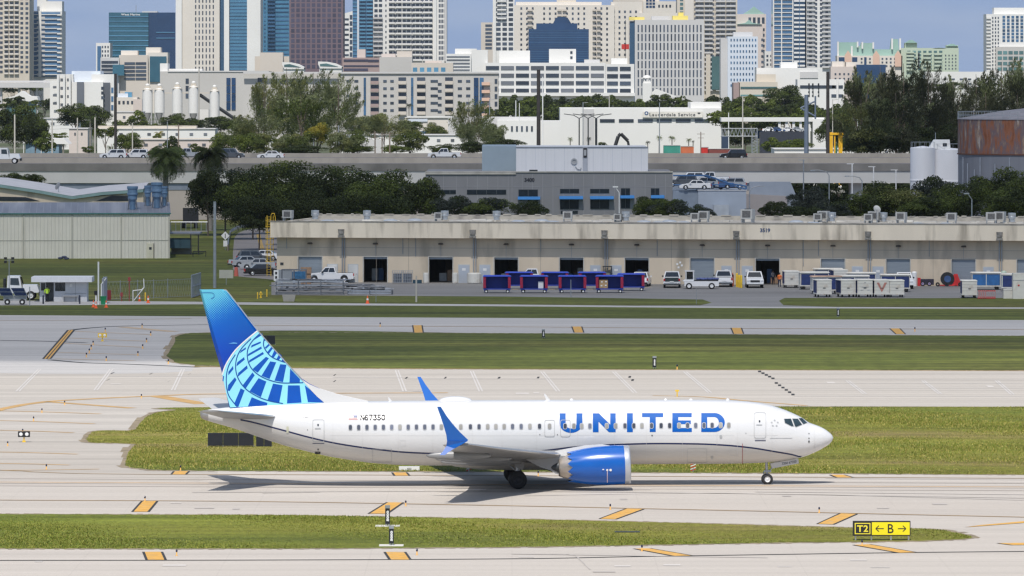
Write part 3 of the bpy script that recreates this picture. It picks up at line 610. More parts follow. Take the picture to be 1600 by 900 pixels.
# engines
AX=R(-2.2)
for s in(-1,1):
 yc=s*4.83;c0=loc(984,725.6,-4.83);c0=Vector((c0.x,yc,c0.z))
 def E(mb,name,m,smooth=True):
  o=mb.build(name,m,plane,smooth=smooth,loc=c0);o.rotation_euler=(0,R(-2.0),0);return o
 S=1/25.2
# stations as distance behind the lip (m) and radius (m)
 mb=MB();mb.lathe([(1.10,-.03*1),(1.155,.0),(1.18,-.08),(1.195,-.22),(1.207,-.36)][::1],axis='x',n=48)
 mb.v=[(x if x<=0 else-x,y,z) for x,y,z in mb.v];mb.lathe([(1.155,0.0),(1.08,-.05),(1.0,-.3),(.98,-.9)],axis='x',n=48);cow=E(mb,'intake_lip',m_lip)
 mb=MB();pr=[(1.209,-.36),(1.225,-.9),(1.225,-1.5),(1.20,-2.1),(1.12,-2.8),(1.02,-3.35),(.95,-3.6)]
 n=72;mb.lathe(pr,axis='x',n=n)
 k=len(mb.v);b0=k-n
 for i in range(n):
  x,y,z=mb.v[b0+i];ph=(i%6)/6.0;x-=.30*(1-abs(2*ph-1));mb.v[b0+i]=(x,y*(1-.02),z*(1-.02))
 nac=E(mb,'nacelle',m_blue)
 mb=MB();mb.lathe([(.99,-3.3),(.90,-3.55),(.74,-3.95),(.60,-4.35),(.56,-4.42),(.50,-4.40),(.45,-3.9)],axis='x',n=40);E(mb,'exhaust_nozzle',m_noz)
 mb=MB();mb.lathe([(.42,-3.9),(.40,-4.45),(.26,-4.9),(.08,-5.3),(.001,-5.35)],axis='x',n=24);E(mb,'exhaust_plug',dark_metal)
 mb=MB();mb.lathe([(.985,-.92),(.3,-.9),(.26,-.75),(.12,-.5),(.001,-.42)],axis='x',n=30);E(mb,'fan',dark_metal)
 mb=MB()
 for i in range(18):
  a=2*math.pi*i/18;mb.face([(-.88,.28*math.cos(a),.28*math.sin(a)),(-.80,.28*math.cos(a+.2),.28*math.sin(a+.2)),(-.76,.97*math.cos(a+.25),.97*math.sin(a+.25)),(-.88,.97*math.cos(a),.97*math.sin(a))])
 E(mb,'fan_blade_ring',alu,False)
# pylon: fairing rising from the cowl to the wing
 pyl=[loc(u,v,-4.83) for u,v in((955,696.5),(940,694.3),(915,696.0),(895,699.5),(882,702),(868,705),(850,712),(850,728),(868,740),(885,742),(905,715),(935,705))]
 mb=MB();mb.prism([(p.x,p.z) for p in pyl],'y',yc-.19,yc+.19);mb.build('pylon',m_fw,plane)
 mb=MB();q=[loc(u,v,-4.83) for u,v in((893,713),(850,710),(806,712),(818,716),(845,730),(872,738),(893,742))]
 mb.prism([(p.x,p.z) for p in q],'y',yc-.26,yc+.26);mb.build('aft_pylon_fairing',m_wing,plane)
# engine side marks (near engine)
mb=MB()
def eng(u,v,off=.0):
 c=loc(984,725.6,-4.83);y=-6.0
 for _ in range(5):
  p=loc(u,v,y);dz=p.z-(c.z-.0349*(c.x-p.x)*1.0);y=-4.83-math.sqrt(max(.01,1.235**2-dz*dz))
 return Vector((p.x,y-off,p.z))
decal('nacelle_marking',[rect(948.3,735.5,949.6,754)],mat('mark_pink',(.62,.52,.62),.5),plane,.02,eng,2.0)
for u,r in((942.5,1.8),(948.8,1.7),(954,2.0)):
 decal('nacelle_marking',[[(u+r*math.cos(t),734.4+r*math.sin(t)) for t in(np.linspace(0,6.28,11)[:-1] if u>945 else np.linspace(3.2,6.2,7))]],white_paint,plane,.03,eng,1.5)
# fin
FY0,FYK=.30,-.014
def fin_y(z):return FY0+FYK*(z-5)
ftop=[(311.7,452.6),(351,452.2),(357,458),(375,479),(402.5,515.3),(445,563.7),(472,592),(484,600),(500,607.5),(537,618.7),(575,626.6),(575,632),(430,640),(359,641),(346,580),(330,524)]
def finpt(u,v,off=0.0):
 y=-.25
 for _ in range(3):
  p=loc(u,v,y);y=-fin_y(p.z)
 return Vector((p.x,y-off,p.z))
fp=[finpt(u,v) for u,v in ftop]
cxm=lambda z:0
inner=[]
for i,(u,v) in enumerate(ftop):
 dx={0:3,1:-5,2:-5,3:-6,4:-7,5:-8,6:-9,7:-11,8:-14,9:-16,10:-22,11:-22,12:0,13:8,14:6,15:5}[i]
 inner.append(finpt(u+dx,v+(1.2 if i in(0,1,2) else 0)))
mb=MB();n=len(fp)
outer=[(p.x,0,p.z) for p in fp]
mb.v=outer+[(p.x,p.y,p.z) for p in inner]+[(p.x,-p.y,p.z) for p in inner]
mb.f=[tuple(range(n,2*n)),tuple(range(2*n,3*n))[::-1]];mb.m=[0,0]
for i in range(n):
 j=(i+1)%n;mb.f+=[(i,j,n+j,n+i),(i,2*n+i,2*n+j,j)];e=1 if 8<=i<=11 else 0;mb.m+=[e,e]
# fin paint: cyan at the top breaking up in dots into deep blue
mf=bpy.data.materials.new('fin_blue_fade');mf.use_nodes=True;t=mf.node_tree;b=t.nodes['Principled BSDF'];b.inputs['Roughness'].default_value=.2;b.inputs['Coat Weight'].default_value=.4
c=t.nodes.new('ShaderNodeTexCoord');sp=t.nodes.new('ShaderNodeSeparateXYZ');t.links.new(c.outputs['Object'],sp.inputs[0])
ad=t.nodes.new('ShaderNodeMath');ad.operation='MULTIPLY_ADD';ad.inputs[1].default_value=-.55;t.links.new(sp.outputs['X'],ad.inputs[0]);t.links.new(sp.outputs['Z'],ad.inputs[2])
r1=t.nodes.new('ShaderNodeMapRange');r1.inputs['From Min'].default_value=19.9;r1.inputs['From Max'].default_value=24.2;t.links.new(ad.outputs[0],r1.inputs[0])
vo=t.nodes.new('ShaderNodeTexVoronoi');vo.inputs['Scale'].default_value=9.5;vo.inputs['Randomness'].default_value=0.0;mpv=t.nodes.new('ShaderNodeMapping');mpv.inputs['Rotation'].default_value=(0,R(45),0);mpv.inputs['Scale'].default_value=(1,.001,1);t.links.new(c.outputs['Object'],mpv.inputs[0]);t.links.new(mpv.outputs[0],vo.inputs['Vector'])
sb=t.nodes.new('ShaderNodeMath');sb.operation='MULTIPLY_ADD';sb.inputs[1].default_value=-1.5;t.links.new(vo.outputs['Distance'],sb.inputs[0])
r1b=t.nodes.new('ShaderNodeMath');r1b.operation='MULTIPLY';r1b.inputs[1].default_value=1.75;t.links.new(r1.outputs[0],r1b.inputs[0]);t.links.new(r1b.outputs[0],sb.inputs[2])
r3=t.nodes.new('ShaderNodeMapRange');r3.inputs['From Min'].default_value=-.06;r3.inputs['From Max'].default_value=.2;t.links.new(sb.outputs[0],r3.inputs[0])
g2=t.nodes.new('ShaderNodeMapRange');g2.inputs['From Min'].default_value=8.2;g2.inputs['From Max'].default_value=11.8;t.links.new(sp.outputs['Z'],g2.inputs[0])
cr2=t.nodes.new('ShaderNodeValToRGB');cr2.color_ramp.elements[0].color=(.0,.06,.50,1);cr2.color_ramp.elements[1].color=(.0,.17,.62,1);t.links.new(g2.outputs[0],cr2.inputs[0])
dkm=t.nodes.new('ShaderNodeMapRange');dkm.inputs['From Min'].default_value=-19.5;dkm.inputs['From Max'].default_value=-15;dkm.inputs['To Min'].default_value=1.0;dkm.inputs['To Max'].default_value=.62;t.links.new(sp.outputs['X'],dkm.inputs[0])
mz=t.nodes.new('ShaderNodeMix');mz.data_type='RGBA';mz.blend_type='MULTIPLY';mz.inputs[0].default_value=1;t.links.new(cr2.outputs[0],mz.inputs[6]);t.links.new(dkm.outputs[0],mz.inputs[7])
my=t.nodes.new('ShaderNodeMix');my.data_type='RGBA';t.links.new(r3.outputs[0],my.inputs[0]);t.links.new(mz.outputs[2],my.inputs[6]);my.inputs[7].default_value=(.12,.50,.66,1)
t.links.new(my.outputs[2],b.inputs['Base Color'])
fin=mb.build('tail_fin',[mf,m_fw],plane)
m_cy=mat('fin_pale_cyan',(.30,.76,.90),.25,var=.03);m_db=mat('fin_mid_blue',(.0,.085,.46),.25,var=.06);m_arc=mat('fin_line_blue',(.0,.07,.34),.3,var=.05)
def Z(p):return(p[0]/4.5+300,p[1]/4.5+445)
def fdec(name,polys,m,off):return decal(name,polys,m,fin,off,finpt,step=0)
outarc=spl([(213,632),(232,575),(262,520),(300,466),(345,420),(400,372),(462,322)],12)
edgeR=[(497,362),(560,440),(665,558),(770,668),(793,690),(840,742),(880,785),(932,829)]
base=[Z(p) for p in outarc]+[Z(p) for p in edgeR]+[Z(p) for p in((700,838),(500,851),(268,862),(240,760))]
fdec('globe_emblem',[base],m_cy,.012)
def ribbon(pts,w,mi=None):
 q=spl(pts,10);o=[]
 for i in range(len(q)-1):
  a,b=Vector(q[i]),Vector(q[i+1]);n=Vector((-(b-a).y,(b-a).x)).normalized()*w/2
  o.append([Z(a+n),Z(b+n),Z(b-n),Z(a-n)])
 return o
fdec('globe_emblem',ribbon([(213,632),(232,575),(262,520),(300,466),(345,420),(400,372),(462,322)],9),white_paint,.026)
fdec('dorsal_fin_paint',[[Z(p) for p in[(776,668),(793,692),(840,744),(880,786),(930,828),(700,846),(700,880),(1238,842),(1238,817),(1066,782),(900,731),(828,700),(790,676)]]],m_fw,.03)
fdec('leading_edge_band',ribbon([(222,34),(240,36),(330,150),(462,320),(660,545),(790,685)],7),alu,.028)
A_=[(305,490),(262,560),(243,630),(243,715),(262,785),(318,858)];B_=[(415,378),(348,448),(313,520),(308,600),(332,672),(382,735),(460,785),(540,815),(640,835)]
C_=[(482,338),(422,398),(391,460),(393,530),(422,592),(482,642),(560,675),(640,690),(782,688)];D_=[(508,375),(503,425),(525,470),(570,513),(655,546)]
for p in(A_,B_,C_,D_):fdec('globe_emblem',ribbon(p,7),m_arc,.024)
blk=[[(255,612),(288,570),(292,592),(256,636)],[(250,742),(254,705),(302,650),(313,668),(264,748)],[(298,832),(342,728),(370,742),(326,858),(303,850)],[(393,855),(420,790),(480,815),(530,830),(527,848),(460,853)],[(214,672),(219,640),(226,642),(220,684)],[(335,482),(345,462),(380,438),(378,452)],[(312,574),(318,545),(366,508),(371,526)],[(320,648),(325,620),(386,566),(392,587)],[(358,704),(425,616),(441,636),(378,728)],[(405,748),(468,656),(523,680),(484,790)],[(532,808),(570,694),(637,706),(614,828),(590,828)],[(668,834),(675,707),(757,707),(770,828)],[(815,825),(793,706),(835,740),(875,782),(930,828)],[(438,387),(466,356),(494,342),(496,350)],[(413,442),(420,424),(482,398),(485,409)],[(392,503),(395,486),(487,433),(491,448)],[(398,550),(403,530),(498,472),(506,486)],[(432,598),(428,590),(520,506),(541,516),(462,618)],[(488,640),(550,538),(592,545),(545,662)],[(580,674),(620,558),(664,562),(640,684)],[(685,686),(690,590),(760,664),(757,686)],[(512,441),(545,408),(552,420),(520,450)],[(530,472),(560,433),(572,443),(541,484)],[(560,502),(580,458),(600,476),(574,512)],[(595,520),(615,482),(632,501),(611,528)],[(630,534),(641,513),(660,544)],[(505,395),(510,376),(520,386),(512,396)]]
fdec('globe_emblem',[[Z(p) for p in q] for q in blk],m_db,.018)
fdec('fin_marking',[ribbon([(60,56),(140,56),(156,72),(156,86),(134,98)],3)[i] for i in range(len(ribbon([(60,56),(140,56),(156,72),(156,86),(134,98)],3)))],m_arc,.02)
fdec('fin_marking',[[Z(p) for p in((256,414),(290,404),(318,408),(318,414))]],mat('fin_text',(.1,.35,.7),.4),.02)
# antennas and radome
mb=MB();mb.ico((0,0,0),1,(1.08,.55,.33),12);mb.build('antenna_dome',m_fw,plane,smooth=True,loc=loc(711.5,627.2,0))
for q in([(849.5,615),(852.5,615.8),(860,625.6),(853.5,625.6)],[(606,620.8),(608.5,621.5),(613,627.5),(608,627.5)]):
 mb=MB();P=[loc(u,v,0) for u,v in q];mb.prism([(p.x,p.z) for p in P],'y',-.03,.03);mb.build('blade_antenna',m_fw,plane)
for u in(893,1079.5,1040,1137):mb=MB();p=loc(u,624.8,0);mb.ico((p.x,0,p.z),.1,(1.3,1,.9),6);mb.build('beacon',m_fw,plane,smooth=True)
# landing gear
def wheel(x,y,r,w,rim,parent=plane):
 mb=MB();mb.lathe([(r*.52,-w/2),(r*.9,-w/2),(r*.985,-w*.36),(r,-w*.15),(r,w*.15),(r*.985,w*.36),(r*.9,w/2),(r*.52,w/2)],axis='y',n=32)
 for k in(-.12,0,.12):pass
 o=mb.build('wheel',black_rub,parent,smooth=True,loc=(x,y,r))
 mb=MB();mb.lathe([(.001,-w*.3),(r*.14,-w*.42),(r*.2,-w*.30),(r*.38,-w*.26),(r*.46,-w*.44),(r*.54,-w*.47),(r*.54,w*.47),(r*.46,w*.44),(r*.38,w*.26),(r*.14,w*.42),(.001,w*.3)],axis='y',n=28)
 mb.build('rim',rim,o,smooth=True);return o
m_rimd=mat('dark_brake_hub',(.035,.035,.04),.5,.4,var=.2,scale=8)
gx=loc(809,748,-3.3).x
for s in(-1,1):
 for dy in(-.43,.43):wheel(gx,s*2.86+dy,.565,.40,m_rimd)
 mb=MB();mb.tube((gx,s*2.86,.56),(gx+.05,s*2.75,1.9),.12,.15,n=12).tube((gx,s*2.3,.565),(gx,s*3.4,.565),.07,n=8).tube((gx+.15,s*2.8,.9),(gx-.9,s*2.4,1.8),.05).tube((gx,s*2.8,1.1),(gx,s*1.4,1.7),.06)
 mb.build('landing_gear_strut',steel,plane,smooth=False)
 mb=MB();q=[loc(u,v,-3.2) for u,v in((804,713),(824,710),(820,722),(817,735),(804,729))];mb.prism([(p.x,p.z) for p in q],'y',s*3.1,s*3.14);mb.build('gear_door',m_wing,plane)
nx=loc(1198.6,750,0).x
for dy in(-.21,.21):wheel(nx,dy,.35,.2,mat('white_hub',(.7,.7,.7),.4,.2))
mb=MB();mb.tube((nx,0,.35),(nx-.05,0,1.5),.07,.09,n=12).tube((nx,-.25,.35),(nx,.25,.35),.05).tube((nx,0,.75),(nx+.8,0,1.45),.04).box(nx-.2,nx+.25,-.1,.1,.78,.9).tube((nx-.1,0,.5),(nx-.25,0,.75),.035).tube((nx-.25,0,.75),(nx-.06,0,.95),.035)
mb.build('nose_gear_strut',steel,plane)
for s in(-1,1):
 q=[loc(u,v,-.35) for u,v in((1204,724.2),(1247.5,717),(1248.2,724),(1206.7,732))]
 mb=MB();mb.prism([(p.x,p.z) for p in q],'y',s*.36-.015,s*.36+.015);mb.build('nose_gear_door',m_fg,plane)
mb=MB()
def ndoor(x,y,o=0):return loc(1233+x*.985+0,722.8-y-x*.165,-.38)
vs,fs=text_geo('7350 67350',5.2,.1,.95);mb.v=[tuple(ndoor(x,y)) for x,y in vs];mb.f=fs;mb.m=[0]*len(fs);mb.build('registration_text',dk_txt,plane)
for u in(732,1083):
 mb=MB();q=[loc(u-4,727,0),loc(u+4,727,0)];pass
# ---------------------------------------------------------------- airfield signs and lights
m_sy=mat('sign_yellow_face',(.88,.74,.01),.4,var=.03);m_sb=mat('sign_black_face',(.02,.02,.018),.45,var=.1);m_letter_y=mat('sign_yellow_letter',(.85,.72,.06),.45,var=.03)
def at_px(u,v):return G(u,v)
p=G(1377,844.5);d=p.y;k=d/F
sg=thing('direction_sign','yellow and black T2 arrow B arrow taxiway sign on the near grass island','sign',(p.x,p.y,0))
X0,X1,XM=(1332.5-1377)*k,(1422.5-1377)*k,(1361.5-1377)*k;zb,zt=(844.5-837.2)*k,(844.5-814)*k
MB().box(X0,X1,-.12,.14,zb,zt).build('sign_case',black_paint,sg)
mb=MB();mb.face([(XM+.02,-.135,zb+.06),(X1-.05,-.135,zb+.06),(X1-.05,-.135,zt-.06),(XM+.02,-.135,zt-.06)]);mb.build('sign_face',m_sy,sg)
mb=MB();
for a,b,c_,e in((X0+.10,XM-.06,zb+.10,zb+.15),(X0+.10,XM-.06,zt-.15,zt-.10),(X0+.10,X0+.15,zb+.15,zt-.15),(XM-.11,XM-.06,zb+.15,zt-.15)):mb.face([(a,-.137,c_),(b,-.137,c_),(b,-.137,e),(a,-.137,e)])
zc=(zb+zt)/2
add_text(mb,'T2',lambda x,y:((X0+XM)/2+.02+x,-.139,zc+y),.5,.014,1.05,spacing=1.12);mb.build('lettering',m_letter_y,sg)
mb=MB();add_text(mb,'B',lambda x,y:((XM+X1)/2+x-.02,-.145,zc+y),.72,.006,.92)
def arrow(cx,s,L=.44,h=.17,w=.045):
 def q(a,b):
  a,b=Vector(a),Vector(b);n=Vector((-(b-a).y,(b-a).x)).normalized()*w/2
  mb.face([(cx+p.x,-.145-.001*len(mb.f)%.004,zc+p.y) for p in(a+n,b+n,b-n,a-n)])
 q((-L/2,0),(L/2,0));q((s*L/2*1.02,0),(s*(L/2-h),h*.95));q((s*L/2*1.02,0),(s*(L/2-h),-h*.95))
arrow((XM+X1)/2-.62,-1);arrow((XM+X1)/2+.60,1);mb.build('lettering',m_sb,sg)
for x in(X0+.15,XM,(XM+X1)/2,X1-.1):MB().box(x-.04,x+.04,-.03,.03,0,zb).build('leg',alu,sg)
# black backs of two long signs in the strip behind the tail
def sign_back(u0,u1,vt,vb,lab,n,vfoot,group='backs of airfield signs'):
 d=GD(vfoot);k=d/F;c=G((u0+u1)/2,vfoot);t=thing('airfield_sign',lab,'sign',(c.x,c.y,0),group=group)
 w=(u1-u0)*k/2;z0,z1=(vfoot-vb)*k,(vfoot-vt)*k
 for i in range(n):
  a,b=-w+2*w*i/n,-w+2*w*(i+1)/n;MB().box(a+.015,b-.015,-.15,.15,z0,z1).build('sign_panel',mat('sign_back_dark',(.018,.02,.028),.45,var=.15,scale=2),t)
 for i in range(n+1):x=-w+2*w*i/n;MB().box(x-.03,x+.03,-.05,.05,0,z0).build('leg',alu,t)
sign_back(324.5,396.5,676.5,696,'long black sign back in the grass below the tail cone',3,698)
sign_back(400,425,682,697,'short black sign back peeping out behind the rear fuselage',2,698)
sign_back(404,430,524.5,537.5,'black sign back in the far grass beside the tail fin',2,539)
# upright black markers with white numerals
def marker(u,vt,vb,w,lab,pad=None,txt='5000'):
 d=GD(vb);k=d/F;c=G(u,vb);t=thing('distance_marker',lab,'marker',(c.x,c.y,0),R(8),group='slim black upright markers in the grass')
 h=(vb-vt)*k;w=w*k
 mb=MB();mb.box(-w/2,w/2,-w*.35,w*.35,.12*h,h*.86);mb.build('marker_body',mat('marker_black',(.015,.018,.025),.4,var=.1),t)
 mb=MB();mb.box(-w/2*1.05,w/2*1.05,-w*.4,w*.4,h*.86,h);mb.build('marker_cap',steel,t)
 mb=MB();add_text(mb,txt,lambda x,y:(-y*.55,-w*.36,h*.5+x),h*.26,.02,.95);mb.build('lettering',white_paint,t)
 for s in(-1,1):MB().tube((s*w*.3,0,0),(s*w*.3,0,.13*h),.04).build('leg',alu,t)
 if pad:
  q=MB().box(-pad*k,pad*k,-.55,.55,-.02,.05);o=q.build('concrete_pad',mat('pad_concrete',(.62,.60,.56),.85,var=.08),None,loc=(c.x,c.y,0));tag(o,'pale concrete pad under the '+('upper' if vt<800 else 'lower')+' black marker in the near grass island','concrete pad','pads under the near markers')
marker(605.5,789.5,822.5,7,'upper black marker of the two in the near grass island',19)
marker(611.5,821.5,853,7,'lower black marker of the two in the near grass island',19)
marker(849,514.5,528.5,4.2,'black marker at the far taxiway edge above the satellite dome')
marker(1022.5,556.5,576,5.5,'black marker in the far grass strip above the fuselage lettering')
marker(1309.5,481,495.5,4,'black marker beyond the far taxiway near the parked white carts')
# small white equipment cover
c=G(639.5,735);k=c.y/F;t=thing('equipment_cover','low white numbered box in the grass below the rear fuselage','box',(c.x,c.y,0));
MB().box(-16*k,16*k,-.3,.3,0,6*k).build('cover',white_paint,t);mb=MB();add_text(mb,'400',lambda x,y:(x,-.31,3*k+y),.2);mb.build('lettering',black_paint,t)
# red and white striped antenna masts hidden behind the belly: the lower ends show
for u in(732.5,1083):
 c=G(u,737.5);t=thing('striped_marker','leaning red and white striped marker below the '+('wing' if u<900 else 'forward fuselage'),'marker',(c.x,c.y,0),group='striped markers in the grass')
 MB().tube((0,0,0),(0,0,.25),.04).build('post',steel,t)
 for i in range(5):mb=MB();mb.prism([(-.17,.05+i*.1),(.17,.17+i*.1),(.17,.22+i*.1),(-.17,.10+i*.1)],'y',-.03,.03);mb.build('stripe_blade',red_paint if i%2==0 else white_paint,t)
# taxiway edge lights
proto=thing('edge_light','small taxiway edge light','light',(0,0,0));
MB().lathe([(.10,0),(.11,.03),(.05,.05),(.04,.28),(.001,.28)],n=10).build('post',mat('light_orange',(.72,.38,.08),.5),proto,smooth=True)
MB().lathe([(.05,.28),(.07,.31),(.07,.40),(.045,.46),(.001,.47)],n=10).build('lens',mat('light_blue_lens',(.01,.015,.05),.15),proto,smooth=True)
EL=[(226.5,784,'beside the first yellow bar left of the grass island'),(276,868.5,'by the left yellow bar of the front taxiway'),(634,791,'at the tip of the yellow bar behind the two black markers'),(651.5,867.5,'right of the middle yellow bar on the front taxiway'),(953.5,796.5,'left of the yellow bar under the engine'),(1003,861.5,'on the dim yellow bar of the front taxiway'),(1280,801.5,'left of the yellow bar under the nose'),(1347,853.5,'below the yellow direction sign'),(282,735.5,'above the yellow bar left of the tail shadow'),(841,744,'behind the near main wheels'),(65.5,645,'topmost on the left concrete'),(52.5,658,'just above the guard lamps'),(35.5,677.5,'right over the guard lamps'),(72.5,733.5,'low on the left concrete by the curve'),(12,697,'at the left edge under the guard lamps'),(101,633,'on the long left yellow curve'),(221,622.5,'on the yellow curve left of the tail'),(164.5,519,'beside the yellow guard lamp far off'),(222,512,'on the far taxiway curve'),(145.5,539.5,'first of the row by the diagonal hold line'),(142.5,546,'second of the row by the diagonal hold line'),(139.5,552,'third of the row by the diagonal hold line'),(135,558.5,'fourth of the row by the diagonal hold line'),(166,564,'by the last tan line of the far taxiway'),(235.5,524.5,'at the end of the top tan line'),(229,535,'at the end of the second tan line'),(223,545,'at the end of the third tan line'),(215.5,556,'at the end of the fourth tan line'),(594,510.5,'left of the far yellow bar over the winglet'),(1429.5,518,'right of the last far yellow bar'),(263,569,'at the tip of the far grass strip'),(1058,577.5,'yellow at the far grass edge above the lettering')]
for i,(u,v,l) in enumerate(EL):
 o=proto if i==0 else copy_tree(proto);o.location=G(u,v);o['label']='small edge light '+l;o['group']='taxiway edge lights';s=.75 if v>600 else .95;o.scale=(s,s,s)
def guard(u,v,col,lab,s=1.0):
 c=G(u,v);t=thing('guard_light',lab,'light',c,group='runway guard lamps');t.scale=(s,s,s)
 MB().tube((0,0,0),(0,0,.35),.04).box(-.1,.1,-.06,.06,0,.1).build('post',yellow,t)
 MB().box(-.36,.36,-.10,.12,.32,.66).build('housing',col,t)
 for x in(-.18,.18):mb=MB();mb.lathe([(.11,-.115),(.09,-.13),(.001,-.14)],c=(x,0,.49),axis='y',n=14);mb.build('lamp',white_paint,t)
guard(37.5,691,black_paint,'pair of white guard lamps in a black housing on the left concrete',1.15)
guard(160,533.5,yellow,'yellow guard lamp pair on the far taxiway by the hold line',1.2)
c=G(1058,620);t=thing('approach_stake','small pale stake standing on the runway edge above the front fuselage','stake',c);MB().tube((0,0,0),(0,0,.5),.05).box(-.15,.15,-.05,.05,.42,.56).build('post',yellow,t)
# drain strip in the grass island
c=G(980,832);mb=MB();mb.box(-18*c.y/F*1.1,18*c.y/F*1.1,-.3,.3,-.01,.06);tag(mb.build('drain_cover',dark_metal,None,loc=c),'narrow dark drain grate in the near grass island','drain')
# ---------------------------------------------------------------- long warehouse
m_bei=mat('beige_stucco',(.68,.575,.44),.85,var=.06,scale=.35,stretch=(1,1,.25),dirt=((.34,.29,.22),.75),dscale=.45)
m_fas=mat('fascia_concrete',(.76,.675,.54),.85,var=.08,scale=.3,stretch=(1,1,.14),dirt=((.30,.26,.20),.85),dscale=.7)
m_roof=mat('roof_gravel',(.52,.48,.41),.95,var=.2,scale=.5,dirt=((.22,.20,.18),.8),dscale=.5)
m_shut=mat('roller_shutter',(.30,.34,.38),.5,.3,var=.08,scale=1,stretch=(.3,.3,6))
m_ddoor=mat('steel_door',(.46,.50,.56),.5,var=.06)
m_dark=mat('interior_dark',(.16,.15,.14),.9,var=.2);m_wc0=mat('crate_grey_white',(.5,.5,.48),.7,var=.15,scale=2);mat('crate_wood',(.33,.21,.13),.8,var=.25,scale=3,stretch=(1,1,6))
m_pipe=mat('downpipe_grey',(.36,.37,.38),.5,.3)
A,B=G(430,440.5),G(1600,447.3)
WD=(B-A).normalized();WN=Vector((WD.y,-WD.x,0));WA=math.atan2(WD.y,WD.x)
wh=thing('warehouse','long beige flat roofed warehouse with a row of loading doors behind the apron','building',(A.x,A.y,0),WA)
def wl(u,v,off=0.0):
 """pixel -> (along wall, height) on the plane `off` metres in front of the wall"""
 a=(u-800)/F;o=A+WN*off;t=(o.x*WN.x+o.y*WN.y)/(a*WN.x+WN.y);P=Vector((a*t,t,0))
 return(P-A).dot(WD),H-(v-VH)/F*t
def wworld(u,off,z=0.0):
 s,_=wl(u,440,off);return A+WD*s+WN*off+Vector((0,0,z))
LEN=108.0;s0=wl(432.5,440)[0];ZT=6.15
odoors=[]
for i in range(13):
 u0=466.2+102.1*i*1.0;u1=u0+36.7
 odoors.append((wl(u0,400)[0],wl(u1,400)[0],wl(u0,400.8+.42*i)[1]))
state=['c','o','o','o','o','o','c','o','c','h','c','c','c']
holes=[(a,b,0,z) for a,b,z in odoors if a<LEN-4]
def wall_cells(mb,x0,x1,z0,z1,holes,y=0.0,rev=.35):
 xs=sorted({x0,x1,*[h[0] for h in holes],*[h[1] for h in holes]});zs=sorted({z0,z1,*[h[3] for h in holes],*[h[2] for h in holes]})
 for a,b in zip(xs,xs[1:]):
  for c,d in zip(zs,zs[1:]):
   m=((a+b)/2,(c+d)/2)
   if any(h[0]<m[0]<h[1] and h[2]<m[1]<h[3] for h in holes):continue
   mb.face([(a,y,c),(b,y,c),(b,y,d),(a,y,d)])
 for h in holes:
  a,b,c,d=h
  mb.face([(a,y,c),(a,y,d),(a,y+rev,d),(a,y+rev,c)]);mb.face([(b,y,c),(b,y+rev,c),(b,y+rev,d),(b,y,d)]);mb.face([(a,y,d),(b,y,d),(b,y+rev,d),(a,y+rev,d)])
mb=MB();wall_cells(mb,s0,LEN,0,ZT,[h for h in holes])
DEP=26.0
bh=[(holes[1][0]+2.0,holes[1][1]+.5,0,2.9),(holes[3][0]+1.9,holes[3][1]+1,0,3.0),(holes[4][0]-.2,holes[4][1]+.6,0,3.0),(holes[7][0],holes[7][1],0,2.6)]
mb.face([(s0,0,0),(s0,0,ZT),(s0,DEP,ZT),(s0,DEP,0)]);mb.face([(LEN,0,0),(LEN,DEP,0),(LEN,DEP,ZT),(LEN,0,ZT)])
wall_cells(mb,s0,LEN,0,ZT,bh,y=DEP,rev=-.3)
mb.build('wall',m_bei,wh,fix=False)
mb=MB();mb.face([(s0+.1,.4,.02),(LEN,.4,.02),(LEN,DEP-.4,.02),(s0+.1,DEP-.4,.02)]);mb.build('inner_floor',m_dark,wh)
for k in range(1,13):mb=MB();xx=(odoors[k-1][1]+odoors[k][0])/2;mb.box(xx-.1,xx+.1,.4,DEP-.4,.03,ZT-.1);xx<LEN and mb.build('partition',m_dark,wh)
ZFb,ZFt=wl(700,372.2,1.5)[1],wl(700,347.2,1.5)[1]
mb=MB();mb.box(s0-.5,LEN,-1.5,-1.15,ZFb,ZFt).box(s0-.5,LEN,-1.15,0,ZFb,ZFb+.25).box(s0-.5,s0-.15,-1.15,DEP,ZFb,ZFt-.15);mb.build('fascia',m_fas,wh)
mb=MB();mb.box(s0-.6,LEN,-1.58,-1.08,ZFt,ZFt+.09);mb.build('coping',mat('coping_stained',(.36,.33,.29),.9,var=.35,scale=.8,stretch=(1,1,1)),wh)
mb=MB();mb.box(s0-.15,LEN,-1.15,DEP,ZFt-.45,ZFt-.3);mb.build('roof',m_roof,wh)
mb=MB();mb.box(s0-.5,LEN,DEP,DEP+.3,ZFt-.8,ZFt+.25)
rr=random.Random(3);x=s0
while x<LEN:w=rr.uniform(.6,2.6);mb.box(x,x+w*.5,DEP-.1,DEP+.35,ZFt+.25,ZFt+.25+rr.uniform(.03,.14));x+=w
mb.build('rear_parapet',m_roof,wh)
